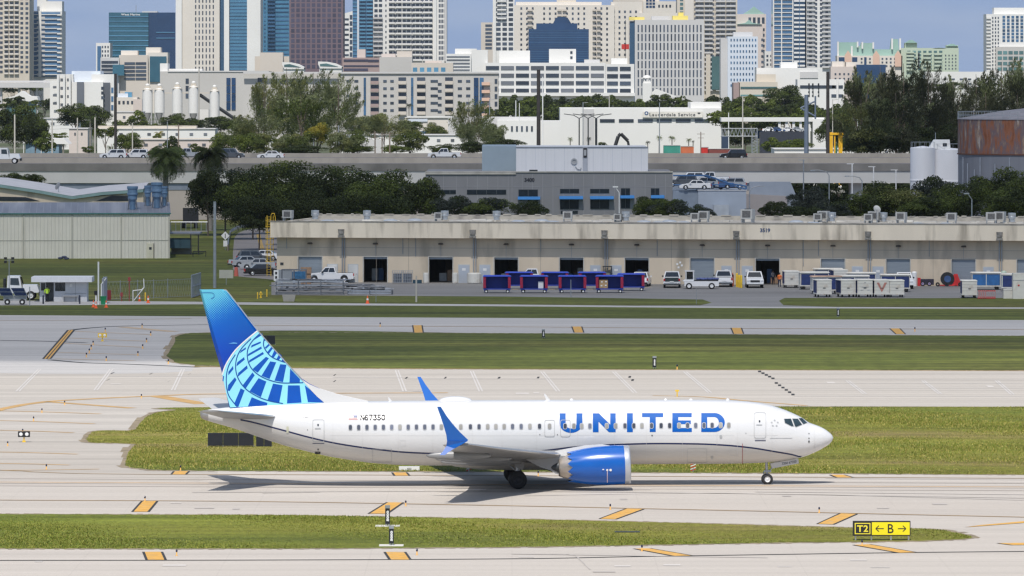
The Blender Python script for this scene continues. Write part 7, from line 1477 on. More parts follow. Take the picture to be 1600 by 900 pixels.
for j,(u,vt,vb,w,d,kd,i,ms) in enumerate([(1215,312,352,60,820,'hi',1,[LFD]),(1262,290,350,70,860,'hi',2,[LFB,LFB]),(1300,312,352,70,830,'hi',0,[LFB,LFD]),(1385,281,352,120,850,'de',1,[LFD,LFM,LFO]),(1345,300,352,80,835,'hi',1,[LFM,LFD]),(1462,270,352,90,870,'hi',0,[LFB,LFD]),(1505,278,352,110,840,'de',0,[LFM,LFD,LFD]),(1560,258,352,130,850,'de',1,[LFM,LFD]),(1620,262,352,130,845,'de',0,[LFM,LFD,LFM]),(1580,290,352,110,815,'hi',2,[LFD,LFM]),(1445,305,352,90,815,'hi',1,[LFD,LFM]),(1255,320,352,90,812,'hi',0,[LFD])]):
 tree(u,vt,vb,w,d,kd,i,ms,'dark tree behind the warehouse roof, '+['low one by the ramp wall','bluish one under the viaduct','grey leaved one by the curved lamps','big round one with olive top','bushy one left of the round one','sparse one before the white tanks','broad one right of the sparse one','tall one below the rusty tank','tall one at the right edge','low one behind the grey lamp','low one before the white tanks','lowest one right of the annex'][j],gR,'broad_tree')
for j,(u,vt,vb,w,d) in enumerate([(1225,272,330,60,1125),(1270,273,330,70,1130),(1310,270,330,70,1125),(1350,272,330,80,1140),(1395,270,330,80,1135),(1440,270,330,70,1150),(1250,275,330,60,1135),(1480,272,330,70,1140)]):tree(u,vt,vb,w,d,'lo',j%4,[LFD],'shadowy tree seen under the viaduct span','trees seen under the viaduct','broad_tree')
for j,(u,vt,vb,w,d) in enumerate([(22,268,300,56,960),(50,270,300,50,955)]):tree(u,vt,vb,w,d,'hi',j,[LFD,LFM],'dark bush over the wavy roof, '+('left one' if j==0 else 'right one'),'bushes over the wavy roof','bush')
# feathery casuarinas
gC='feathery tall casuarina trees'
for j,(u,vt,vb,w,d,kd,i,ms) in enumerate([(412,120,232,70,1500,'fh',0,[LFC,LFO]),(448,100,228,95,1520,'fh',1,[LFC,LFC,LFO]),(490,108,226,100,1500,'fh',2,[LFC,LFO]),(528,118,225,80,1480,'fh',0,[LFC,LFC]),(470,140,232,130,1460,'fh',1,[LFC,LFM]),(400,170,235,90,1440,'fh',2,[LFC,LFO]),(732,150,228,72,1500,'fh',1,[LFC,LFO]),(600,178,222,90,1600,'fh',0,[LFC,LFO]),(745,185,232,80,1450,'fh',2,[LFC]),(1345,108,235,80,1250,'fh',0,[LFCD,LFCD,LFC]),(1375,96,236,90,1260,'fh',1,[LFCD,LFC]),(1412,92,236,100,1240,'fh',2,[LFCD]),(1450,100,236,70,1230,'fh',0,[LFCD]),(1345,150,237,100,1200,'fh',1,[LFC,LFO]),(1400,140,238,110,1190,'fh',2,[LFCD,LFC]),(1445,150,238,90,1195,'fh',1,[LFCD]),(1490,120,230,70,1280,'fh',0,[LFCD,LFC]),(1525,110,225,70,1270,'fh',1,[LFCD]),(1565,90,225,90,1260,'fh',2,[LFC,LFCD]),(1600,100,225,90,1250,'fh',0,[LFCD,LFC]),(1540,140,230,110,1240,'fh',1,[LFCD]),(1590,145,230,110,1230,'fh',2,[LFCD]),(1480,160,235,90,1230,'fh',2,[LFCD])]):
 side='left clump before the grey apartments' if u<560 else 'beside the white low buildings' if u<800 else 'dark clump right of the yellow frame' if u<1470 else 'behind the rusty tank'
 tree(u,vt,vb,w,d,kd,i,ms,'feathery casuarina tree, '+['leftmost of the ','second from left in the ','tallest of the ','right end of the ','low front one of the ','low left one of the ','alone ','small and spreading, ','low bushy foot one ','leftmost of the ','left spire of the ','tallest of the ','right spire of the ','low left one of the ','low middle one of the ','low right one of the ','left one ','second one ','tallest one ','right edge one ','low middle one ','low right one ','low left one '][j]+side,gC,'casuarina_tree')
# palms
def palm(u,vt,vb,fr,d,lab,group,ms=None,r=.28,n=26,seed=1,lg=True,base_z=0):
 k=d/F;zt=H-(vt-VH)*k;R0=fr*k/2;ms=ms or LFP
 t=thing('palm_tree',lab,'palm tree',((u-800)*k,d,base_z),0,group);rs=random.Random(seed);zc=zt-R0*.45-base_z
 MB().tube((0,0,0),(0,0,zc*.5),r,r*.85,n=10).tube((0,0,zc*.5),(0,0,zc),r*.85,r*.7,n=10).build('trunk',bark_g,t)
 mb=MB()
 for i in range(n):
  a=2*math.pi*i/n*2.4+rs.uniform(-.2,.2);el=R(rs.uniform(-25,80));L=R0*rs.uniform(.85,1.12);px_,pz_=0.0,0.0;e=el;pts=[]
  S=9
  for s in range(S+1):
   pts.append((px_,pz_));px_+=L/S*math.cos(e);pz_+=L/S*math.sin(e);e-=R(13+4*(el>.6))
  for s in range(1,S+1):
   x,z=pts[s];w=L*.22*math.sin(math.pi*min(.97,s/S*.9+.08));x0_,z0_=pts[s-1]
   for q in range(3 if lg else 1):
    f=q/3;xx,zz=x0_+(x-x0_)*f,z0_+(z-z0_)*f;x2,z2=x0_+(x-x0_)*(f+.2),z0_+(z-z0_)*(f+.2)
    for sd_ in(-1,1):
     P=[(xx,0,zz),(x2,0,z2),(x2+w*.4,sd_*w,z2-w*.55),(xx+w*.4,sd_*w,zz-w*.62)]
     mb.face([(p[0]*math.cos(a)-p[1]*math.sin(a),p[0]*math.sin(a)+p[1]*math.cos(a),p[2]) for p in P])
 o=mb.build('frond_crown',ms,t,loc=(0,0,zc),fix=False);return t
palm(259,224,335,96,893,'big full palm before the elevated highway at the left',None,LFP,.5,50,2)
palm(328,224,320,80,985,'big palm merging with the dark trees at left',None,LFD,.5,60,3)
gPm='small palms beyond the highway'
for j,(u,vt,d,fr,l) in enumerate([(141,178,1700,34,'tall ragged one left of the dark brown pole'),(248,203,1750,26,'yellowish one before the long white building'),(99,218,1720,22,'low one beside the blue gabled house'),(173,225,1650,26,'low one behind the first white SUV'),(891,213,1840,15,'first before the white service building'),(920,213,1840,14,'second before the white service building'),(1030,211,1830,17,'third before the white service building'),(1050,211,1830,20,'bushy fourth before the white service building'),(1076,215,1830,15,'fifth before the white service building'),(1012,219,1820,14,'low one left of the third palm'),(639,160,2150,20,'one before the grey apartment windows'),(870,158,2500,16,'far one above the white service building'),(1083,219,1835,8,'smallest, last before the service building')]):
 palm(u,vt,0,fr,d,'small palm, '+l,gPm,LFY if j==1 else LFL if j in(4,6,7,8) else LFD if d>1800 else LFP,.22 if d>1800 else .3,30,j+5,lg=False)
# greenery among the low town
gT='round trees among the low buildings'
for j,(u,vt,vb,w,d,i,ms,l) in enumerate([(22,160,235,80,1650,0,DM,'big dark one at the left edge'),(55,172,232,50,1640,1,DM,'right half of the big left pair'),(118,160,200,70,1950,2,[LFM,LFD],'wide one before the white stepped building'),(150,162,205,50,1960,1,[LFM,LFD],'wide one left of the dark brown pole'),(95,205,218,26,1720,2,[LFL],'bright low one by the blue house'),(165,196,218,40,1700,0,[LFM,LFL],'small one by the dark brown pole'),(246,208,222,22,1740,1,[LFY,LFL],'yellow bush under the yellowish palm'),(300,183,208,60,2100,0,[LFM,LFD],'low one under the silos'),(345,180,208,70,2080,1,[LFM,LFD],'second low one right of the silos'),(378,186,220,50,1900,2,[LFL,LFM],'bright one beside the casuarinas'),(495,190,228,50,1420,2,[LFY,LFL],'yellow flowering one before the casuarinas'),(640,186,210,50,1900,0,[LFM,LFC],'dull one before the beige hall'),(560,180,218,50,1900,1,[LFC,LFO],'thin one right of the casuarina clump'),(305,224,240,30,1640,1,[LFM],'bush behind the silver pickup'),(140,226,240,26,1640,2,[LFM],'bush behind the first SUV'),(690,224,242,50,1320,2,[LFD,LFM],'dark bush above the white pickup'),(740,219,242,70,1320,0,[LFD],'dark bush right of the white pickup'),(790,216,240,70,1330,1,[LFD],'dark bush before the white hall'),(470,226,244,90,1300,1,[LFD],'dark bush above the dark clump'),(560,226,240,60,1420,0,[LFM,LFL],'bright hedge like bush left of the poles'),(620,226,240,60,1420,2,[LFM,LFL],'bright hedge like bush right of the poles'),(940,222,238,40,1500,1,[LFM,LFD],'bush at the excavator'),(1240,216,240,60,1500,2,[LFM,LFL],'bush right of the sign gantry'),(1160,195,232,60,1900,0,[LFM,LFD],'one behind the sign gantry'),(1300,180,236,60,1700,1,[LFM,LFD],'one behind the yellow frame'),(1225,130,178,70,2400,0,[LFM,LFD],'dense one before the white car showroom'),(200,205,240,50,1640,0,[LFM,LFL],'leafy one low beside the dark brown pole'),(268,212,240,34,1620,1,[LFM,LFD],'low one under the transformer pole'),(350,205,242,56,1600,2,[LFM,LFL],'leafy one before the pinkish strip building'),(215,172,205,44,2150,1,[LFM,LFL],'leafy one left of the silos'),(270,176,206,50,2150,2,[LFM,LFD],'leafy one at the silo feet'),(70,205,240,44,1620,1,[LFL,LFM],'bushy one beside the blue gabled house'),(585,175,216,60,1850,0,[LFC,LFO],'grey green one at the apartment foot'),(680,190,226,46,1800,2,[LFM,LFO],'olive one before the beige hall'),(640,200,240,60,1500,1,[LFO,LFM],'olive one behind the three short poles'),(770,190,232,50,1500,0,[LFC,LFM],'one before the white hall'),(1330,215,242,50,1320,2,[LFM,LFD],'low one behind the yellow frame'),(1205,214,240,40,1700,1,[LFM,LFL],'low one below the open pavilion deck'),(1238,213,240,44,1710,2,[LFL,LFM],'low one left of the steel mast'),(835,147,165,40,2600,0,[LFM,LFD],'dark one under the office block row'),(878,150,165,30,2600,1,[LFD],'small dark one under the office block row')]):
 tree(u,vt,vb,w,d,'hi' if w>45 else 'lo',i,ms,'round tree, '+l,gT,'round_tree')
gB='leafy bushes at the foot of the casuarinas'
for j,(u,vt,w,d,ms) in enumerate([(385,205,50,1420,[LFL,LFM]),(410,206,44,1400,[LFO,LFM]),(440,208,40,1410,[LFC,LFO]),(465,206,44,1405,[LFM,LFO]),(530,204,44,1400,[LFO,LFC]),(550,200,50,1420,[LFM,LFC]),(1347,200,60,1190,[LFCD,LFD]),(1365,196,80,1185,[LFD,LFO]),(1410,198,80,1180,[LFCD,LFD]),(1450,196,80,1185,[LFD]),(1490,190,80,1190,[LFD,LFCD])]):
 tree(u,vt,246,w,d,'hi',j%3,ms,'leafy bush under the casuarinas, '+['leftmost','second','third','fourth before the yellow tree','right of the yellow tree','rightmost of the left clump','by the yellow frame','second from the yellow frame','third from the yellow frame','behind the white tanks','left of the rusty tank'][j],gB,'bush')
gF='trees of the far green belt'
rf=random.Random(12)
rows=[(778,1330,153,2350,46,40),(775,1330,149,2650,40,34),(0,60,128,3300,30,16),(770,1320,164,2100,46,34),(190,230,150,2900,30,20),(1130,1560,172,1900,50,34),(1290,1620,130,3000,40,18),(0,100,148,2700,36,22),(50,260,190,2050,40,22)]
for u0,u1,vt,d,w,h_ in rows:
 u=u0
 while u<u1:
  ww=w*rf.uniform(.7,1.25);dd=d*rf.uniform(.97,1.03);v=vt+rf.uniform(-6,6)
  tree(u,v,v+h_,ww,dd,'lo',rf.randrange(4),rf.choice([[LFM,LFD],[LFD,LFM],[LFM,LFL],[LFM]]),'round green tree in the far belt between the low buildings',gF,'belt_tree');u+=ww*.62
# ---------------------------------------------------------------- town and towers
def cmat(name,col,rough=.8,var=.04,sc=.06,**k):return mat('facade_'+name,col,rough,var=var,scale=sc,**k)
w_white=cmat('white',(.74,.73,.70));w_cream=cmat('cream',(.68,.63,.56));w_beige=cmat('beige',(.60,.54,.47));w_grey=cmat('grey',(.52,.50,.47));w_lgrey=cmat('light_grey',(.56,.55,.54));w_tan=cmat('tan',(.60,.54,.45));w_pink=cmat('pink',(.62,.54,.49));w_brown=cmat('mauve_brown',(.175,.125,.145),.6);w_green=cmat('pale_green',(.48,.55,.43));w_blue=cmat('pale_blue_white',(.62,.67,.74));w_roofg=cmat('mint_roof',(.30,.46,.40));w_peach=cmat('peach',(.68,.46,.35));w_yel=cmat('yellow_wrap',(.80,.66,.18));w_terra=cmat('terracotta',(.36,.27,.25))
def gmat(name,col,rough=.12,obr=.45):return mat('glass_'+name,col,rough,.0,var=.12,scale=.12,spec=.9,objrand=obr)
g_dark=gmat('dark',(.055,.07,.095));g_blue=gmat('blue',(.05,.12,.22));g_sky=gmat('sky_blue',(.10,.27,.42),.1,.25);g_teal=gmat('teal',(.035,.12,.17),.1,.2);g_navy=gmat('navy',(.02,.055,.13),.08,.15);g_mauve=gmat('mauve',(.07,.065,.10),.12,.3);g_grn=gmat('green',(.10,.20,.20));g_grey=gmat('grey',(.14,.15,.17),.2)
WM={}
def wmesh(w,h,t,m,nm):
 key=(round(w,2),round(h,2),round(t,2),m.name,nm)
 if key not in WM:WM[key]=MB().box(-w/2,w/2,-t,0,-h/2,h/2).mesh(nm,m)
 return WM[key]
def balcony_mesh(w,h,dp,m):
 key=('b',round(w,2),round(h,2),m.name)
 if key not in WM:WM[key]=MB().box(-w/2,w/2,-dp,0,0,.25).box(-w/2,w/2,-dp,-dp+.12,.25,1.15).box(-w/2,-w/2+.12,-dp+.12,0,.25,1.15).box(w/2-.12,w/2,-dp+.12,0,.25,1.15).mesh('balcony',m)
 return WM[key]
class Bld:
 def __init__(s,name,lab,d,u,group=None,cat='building'):
  s.d=d;s.u=u;s.k=d/F;s.t=thing(name,lab,cat,((u-800)*s.k,d,0),0,group);s.items=[]
 def X(s,u,dd=0):return(u-800)*(s.d+dd)/F-(s.u-800)*s.k
 def Zv(s,v,dd=0):return H-(v-VH)*(s.d+dd)/F
 def vol(s,u0,u1,vt,m,dd=0,dep=25,vb=None,name='wall'):
  MB().box(s.X(u0,dd),s.X(u1,dd),dd,dd+dep,0 if vb is None else s.Zv(vb,dd),s.Zv(vt,dd)).build(name,m,s.t);return s
 def grid(s,u0,u1,v0,v1,nx,ny,m,wf=.6,hf=.6,dd=0,name='window',t=.18,skip=None):
  du,dv=(u1-u0)/nx,(v1-v0)/ny;kk=(s.d+dd)/F
  for j in range(ny):
   vc=v0+dv*(j+.5)
   if vc<-6:continue
   for i in range(nx):
    if skip and skip(i,j):continue
    uc=u0+du*(i+.5)
    if-8<uc<1608:s.items.append((name,s.X(uc,dd),dd,s.Zv(vc,dd),du*wf*kk,dv*hf*kk,t,m))
  return s
 def bands(s,u0,u1,v0,v1,n,m,hf=.5,dd=0,t=.25,name='window_band'):
  return s.grid(u0,u1,v0,v1,1,n,m,1.0,hf,dd,name,t)
 def slabs(s,u0,u1,v0,v1,nx,ny,m,wf=.9,dd=0,dp=1.6):
  du,dv=(u1-u0)/nx,(v1-v0)/ny;kk=(s.d+dd)/F
  for j in range(ny):
   v=v0+dv*(j+1)
   if v<-4:continue
   for i in range(nx):s.items.append(('balcony',s.X(u0+du*(i+.5),dd),dd,s.Zv(v,dd),du*wf*kk,1.15,dp,m))
  return s
 def done(s):
  by={}
  for it in s.items:by.setdefault(it[0],[]).append(it)
  for nm,L in by.items():
   L.sort(key=lambda a:-(a[4]*a[5])) if len(L)>100 else None
   for(n,x,y,z,w,h,t,m) in L[:100]:
    o=link(n,balcony_mesh(w,h,t,m) if n=='balcony' else wmesh(w,h,t,m,n),s.t,loc=(x,y,z))
   if len(L)>100:
    mb=MB();ms=[]
    for(n,x,y,z,w,h,t,m) in L[100:]:
     if m not in ms:ms.append(m)
     mi=ms.index(m)
     if n=='balcony':mb.box(x-w/2,x+w/2,y-t,y,z,z+.25,mi).box(x-w/2,x+w/2,y-t,y-t+.12,z+.25,z+1.15,mi)
     else:mb.box(x-w/2,x+w/2,y-t,y,z-h/2,z+h/2,mi)
    tag(mb.build({'window':'glazing','balcony':'balcony_tier'}.get(nm,'facade_'+nm),ms,s.t,fix=False),kind='stuff')
  return s
# 1 tan condo tower, left edge
b=Bld('condo_tower','tan balconied tower at the very left of the skyline',4300,20);b.vol(-60,46,-60,w_tan,dep=40);b.grid(-2,46,-6,116,6,16,g_dark,.55,.5).slabs(6,30,-6,116,3,16,w_cream,.85).done()
# 2 white/blue tower
b=Bld('condo_tower','white and dark blue glass tower second from the left',4350,70);b.vol(45,97,17,w_white,dep=35).vol(58,72,-20,w_white,dd=10,dep=15).vol(72,97,2,w_white,dd=6,dep=20).vol(46,94,19,g_blue,dd=-1,dep=1.5,vb=120,name='curtain_wall')
b.bands(46,89,19,120,14,w_white,.18,dd=-1,t=.9,name='floor_band');b.grid(57,71,24,120,2,13,w_lgrey,.8,.45,dd=-1,t=1.0,name='panel').slabs(89,97,17,120,1,14,w_white).done();b.vol(60,64.5,17,w_white,dd=-2.2,dep=2,vb=120,name='fin')
# 3 small white/blue block + teal glass block with roof lettering
b=Bld('office_tower','small white block peeping beside the teal glass office',4100,160);b.vol(150,172,67,w_white,dep=25).vol(152,158,72,g_blue,dd=-.6,dep=1,name='curtain_wall').grid(158,171,70,110,3,6,g_dark,.5,.5).done()
b=Bld('glass_office','teal glass office block with faint white roof lettering',4200,222);b.vol(170,232,19.5,g_teal,dep=40,name='curtain_wall').vol(232,274,19.5,g_navy,dd=2,dep=38,name='curtain_wall')
b.bands(170,232,22,90,9,g_sky,.16,t=.3).bands(244,273,46,64,2,g_sky,.12,dd=2,t=.4).done();mb=MB();add_text(mb,'W West Marine'[2:],lambda x,y:(b.X(204)+x,-.5,b.Zv(22.6)+y),1.9,.03,1.3);mb.build('lettering',white_paint,b.t);b.vol(212,213,8,steel,dd=12,dep=.6,name='antenna_mast').vol(222,246,17.5,w_lgrey,dd=14,dep=10,name='roof_unit')
# stepped office below it
b=Bld('stepped_office','stepped beige and glass office below the teal block',3700,210);b.vol(157,186,90,w_lgrey,dep=20).vol(186,231,86,w_beige,dd=3,dep=20).vol(228,262,82,w_cream,dd=6,dep=20).vol(228,251,74,w_cream,dd=10,dep=15).vol(189,215,79,w_cream,dd=12,dep=15)
b.grid(158,185,94,118,1,4,g_dark,.96,.62,t=.3).grid(194,229,96,126,2,5,g_dark,.95,.62,dd=3,t=.3);b.vol(234,260,88,g_teal,dd=5,dep=1.2,vb=128,name='curtain_wall').vol(176,194,101,g_teal,dd=-3,dep=4,vb=118,name='curtain_wall').done()
# 4 court tower: white stripes & slots
b=Bld('striped_tower','tall cream tower with vertical slot windows and glass strips',4000,340);b.vol(274.5,343,-60,w_cream,dep=40).vol(343,350,-60,g_blue,dd=4,dep=30,name='curtain_wall').vol(350,358,-60,w_white,dep=40).vol(357.5,387,-60,g_sky,dd=3,dep=30,name='curtain_wall').vol(386,407,-60,w_white,dd=0,dep=40).vol(274.5,284,-60,w_white,dd=-2,dep=2.5,name='fin')
b.grid(303,336,-4,112,6,12,g_dark,.34,.62);b.bands(358,386,-4,112,22,g_blue,.12,dd=3,t=.25).done()
# 5 bright blue glass
b=Bld('glass_tower','bright blue glass tower beside the mauve brown tower',4350,428);b.vol(400,452,-60,g_sky,dep=30,name='curtain_wall');b.slabs(418,430,-4,100,1,18,g_blue,1,dp=1.8).bands(430,451,-4,100,16,g_blue,.3,t=.3).grid(407,416,-4,100,2,16,g_blue,.5,.4,t=.3).done()
b=Bld('low_beige_block','low beige block at the foot of the bright blue glass tower',3600,424);b.vol(406,442,82,w_beige,dep=15).vol(398,452,88,w_beige,dd=8,dep=18).done()
# 6 mauve brown
b=Bld('brown_tower','mauve brown tower with a regular grid of square windows',4100,493);b.vol(452,536,-60,w_brown,dep=45);b.grid(453.5,534.5,-4,108,10,14,g_mauve,.66,.72,t=.12).done()
# 7 white strip behind & 8 blue/white towers
b=Bld('white_tower','narrow white tower with a slanting roof between mauve and blue towers',4500,543);b.vol(534,552,22,w_white,dep=25);mb=MB();mb.prism([(b.X(534),b.Zv(22)),(b.X(552),b.Zv(22)),(b.X(552),b.Zv(17)),],'y',0,20);mb.build('slant_roof',w_white,b.t);b.bands(535,545,26,90,8,g_dark,.35).grid(546,551,22,90,1,7,g_dark,.8,.7).done()
b=Bld('balcony_tower','blue glass and white balconied tower right of the mauve one',4200,570);b.vol(551,583,-60,g_blue,dep=30,name='curtain_wall').vol(558,561,-60,w_blue,dd=-.6,dep=1,name='fin');b.slabs(561,583,-4,88,2,16,g_sky,.9).bands(551,560,-4,88,16,g_sky,.3,t=.3).done()
b=Bld('balcony_tower','huge white tower covered in rows of balconies',4150,640);b.vol(583,698,-60,w_white,dep=40);b.slabs(583,598,22,88,1,9,w_lgrey,1).slabs(607,628,-4,95,2,12,w_white,.9).slabs(628,676,-4,95,3,12,w_white,.94)
b.grid(584,598,-4,95,2,12,g_dark,.75,.55).grid(601,605,-4,95,1,12,g_dark,.5,.4).grid(607,677,-4,95,10,12,g_dark,.72,.55).grid(685,697,-4,95,3,12,g_grey,.8,.62).done();b.vol(678,682,-60,w_white,dd=-2,dep=2,name='fin').vol(694,698,-60,w_lgrey,dd=-1,dep=1.5,vb=96,name='fin')
# 9 base buildings
b=Bld('podium_building','mauve banded podium below the balconied towers',3500,560);b.vol(535,594,90,w_terra,dep=20).vol(558,571,77,w_pink,dd=6,dep=8);b.bands(537,575,92,97,1,g_mauve,.7).bands(575,592,92,98,1,g_mauve,.6).bands(537,592,101,105,1,g_mauve,.6).bands(537,575,105.5,112,1,g_mauve,.6).done()
b=Bld('grey_block','plain beige grey block with rooftop boxes in mid town',3300,620);b.vol(593,644,89,w_grey,dep=25).vol(596,618,84,w_pink,dd=5,dep=10).vol(620,644,80,w_beige,dd=8,dep=12).done()
b=Bld('glazed_pavilion','low beige block with blue arched windows',3250,675);b.vol(643,708,98,w_beige,dep=20).vol(664,690,95,w_pink,dd=4,dep=8);b.grid(643,698,105,114,5,1,g_sky,.62,.9,t=.2).done()
for(u0,u1,vt,lab) in((441,475,97,'white hall with a curved roof, smaller left one'),(497,534,96,'white hall with a curved roof, larger right one')):
 b=Bld('curved_roof_hall',lab,3000,(u0+u1)/2,'curved roof halls');b.vol(u0+2,u1,vt+9,w_white,dep=20);q=[(u0,vt+4),(u0,vt),(u0+(u1-u0)*.35,vt+.5),(u0+(u1-u0)*.7,vt+3),(u1,vt+8),(u1,vt+11),(u0+3,vt+11)]
 mb=MB();mb.prism([(b.X(a),b.Zv(c_)) for a,c_ in q],'y',-.6,20);mb.build('curved_roof',w_white,b.t);q=[(u0+3,vt+4),(u0+(u1-u0)*.35,vt+3),(u0+(u1-u0)*.85,vt+8),(u0+3,vt+7)];mb=MB();mb.prism([(b.X(a),b.Zv(c_)) for a,c_ in q],'y',-.8,-.6);mb.build('strip_window',g_grn,b.t);b.done()
# white hotel right of balconied tower
b=Bld('white_hotel','white banded low tower left of the navy glass block',3800,716);b.vol(697,736,84,w_white,dep=20).vol(711,745,76,w_white,dd=6,dep=20);b.bands(698,734,86,112,5,g_grey,.45).done()
# small towers at 750-830
b=Bld('slim_tower','slim beige tower with dark window stacks by the open sky',4500,760);b.vol(751.5,770,35,w_beige,dep=20);b.grid(757,770,37,78,1,7,g_dark,.8,.62).done()
b=Bld('white_frame_tower','white framed tower right of the slim beige one',4400,787);b.vol(770,804,-60,w_white,dep=25);b.grid(774,803,-4,80,3,11,g_dark,.72,.62).slabs(776,792,-4,30,1,5,w_white,.9).done();b.vol(772,775,-60,w_white,dd=-1.5,dep=1.5,name='fin')
# big cream apartment complex
b=Bld('cream_apartments','broad cream apartment complex behind the navy glass block',3900,905);b.vol(803,960,8,w_cream,dep=30).vol(806,940,3,w_cream,dd=8,dep=15).vol(955,1003,3,w_cream,dd=2,dep=25).vol(1000,1058,20,w_cream,dd=-1,dep=25).vol(870,900,0,w_tan,dd=14,dep=8,name='roof_turret')
b.grid(810,953,9,98,16,11,g_dark,.32,.42,skip=lambda i,j:i in(3,7,12)).grid(955,998,14,98,5,10,g_dark,.34,.42,dd=2);b.slabs(824,832,9,98,1,11,w_beige,1).slabs(870,886,9,98,2,11,w_beige,.8).slabs(925,939,9,98,2,11,w_beige,.8).done()
b=Bld('cream_tower','cream tower rising behind the apartment complex',4500,1020);b.vol(1005,1060,2,w_cream,dep=20).vol(958,1030,-60,w_beige,dd=10,dep=20);b.grid(1009,1024,-2,13,3,3,g_navy,.8,.7).grid(1027,1050,6,13,4,1,g_dark,.5,.6).done()
b=Bld('navy_glass_office','navy blue glass office block with a stepped top',3500,873);b.vol(826,920,45.5,g_navy,dep=30,name='curtain_wall').vol(838,902,36.5,g_navy,dd=4,dep=22,name='curtain_wall')
mb=MB();mb.prism([(b.X(864),b.Zv(37)),(b.X(893),b.Zv(37)),(b.X(888),b.Zv(29)),(b.X(882),b.Zv(26)),(b.X(872),b.Zv(26)),(b.X(868),b.Zv(29))],'y',6,18);mb.build('roof_crown',g_navy,b.t)
b.bands(826,920,46,97,14,g_blue,.2,t=.15).done()
# window tower with yellow wraps
b=Bld('slot_window_office','pale office block with rows of tall slot windows and yellow wrapped roof corners',3300,1042);b.vol(992,1100,31,w_lgrey,dep=30).vol(984,993,33,g_blue,dd=4,dep=26,name='curtain_wall').vol(983,1007,26.5,w_yel,dd=3,dep=10,vb=31.5,name='roof_wrap').vol(1051,1075,24.5,w_yel,dd=3,dep=10,vb=31,name='roof_wrap').vol(1060,1068,19.5,w_yel,dd=5,dep=6,vb=25,name='roof_wrap').vol(1018,1048,25,w_lgrey,dd=8,dep=10,name='roof_unit')
b.grid(994.5,1098,37.5,150,18,8,g_dark,.38,.8,t=.12).done()
b=Bld('crane_cab','small red hoist hanging at the side of the slot window office',3290,977,cat='hoist');MB().box(-2,2,0,3,b.Zv(77),b.Zv(69)).build('cab',red_paint,b.t);MB().box(-.15,.15,0,.3,0,b.Zv(31)).build('mast',dark_metal,b.t)
# balcony tower 1060-1152
b=Bld('balcony_tower','tall beige tower with stacked curved balconies right of centre',4000,1105);b.vol(1058,1152,-60,w_tan,dep=30).vol(1070,1084,-60,w_cream,dd=-1.5,dep=2,name='fin');b.grid(1060,1070,-4,30,1,5,g_grn,.5,.6).grid(1084,1150,-4,142,8,20,g_grey,.8,.5).slabs(1086,1114,-4,142,2,20,w_lgrey,.92).slabs(1118,1150,-4,142,2,20,w_lgrey,.92);b.done();b.vol(1103,1110,85,w_tan,dd=-2.5,dep=2.5,name='fin').vol(1112,1126,88,g_grn,dd=-1.9,dep=1.9,vb=140,name='glass_bay')
b=Bld('blue_white_tower','pale bluish white tower with small windows',3700,1162);b.vol(1137,1184,57,w_blue,dep=25).vol(1126,1138,60,w_lgrey,dd=3,dep=20).vol(1146,1176,50,w_lgrey,dd=6,dep=12,name='roof_unit');b.grid(1140,1183,58,138,9,9,g_blue,.42,.42).grid(1187,1195,58,110,1,6,g_dark,.4,.5).done()
b=Bld('green_roof_hotel','pinkish hotel tower with mint gabled roofs',4200,1175);b.vol(1152,1197,22,w_pink,dep=25).vol(1152,1192,38,w_pink,dd=-3,dep=3)
for(a,c_,e,f,dd) in((1160,1197,23,10,1),(1150,1190,38,31,-4)):
 mb=MB();mb.prism([(b.X(a),b.Zv(e)),(b.X(c_),b.Zv(e)),(b.X((a+c_)/2+6),b.Zv(f+5)),(b.X((a+c_)/2),b.Zv(f)),(b.X((a+c_)/2-6),b.Zv(f+5))],'y',dd,dd+14);mb.build('gable_roof',w_roofg,b.t)
b.grid(1168,1196,26,38,4,1,g_dark,.6,.8).grid(1186,1196,42,110,2,8,g_dark,.5,.5).done()
# glass/white tower 1208-1298
b=Bld('balcony_tower','tall dark glass and white balconied tower before the open sky',4000,1253);b.vol(1208,1260,-60,g_blue,dep=30,name='curtain_wall').vol(1258,1298,-60,w_white,dep=32);b.bands(1208,1240,-4,104,16,w_white,.16,t=.5,name='floor_band').slabs(1240,1258,-4,104,2,16,w_white,.9)
b.grid(1209,1240,-4,104,3,16,g_grey,.86,.4,t=.15).slabs(1260,1274,-4,106,1,16,w_lgrey,.95).slabs(1284,1298,-4,106,1,16,w_lgrey,.95).grid(1262,1296,-4,106,4,16,g_dark,.5,.6).done()
for u in(1208,1220.5,1238):b.vol(u,u+1.6,-60,w_white,dd=-1,dep=1.2,name='fin')
b=Bld('low_white_block','small white block left of the dark glass tower',4100,1200);b.vol(1195,1209,80,w_white,dep=20);b.grid(1196,1208,84,104,2,3,g_dark,.5,.5).done()
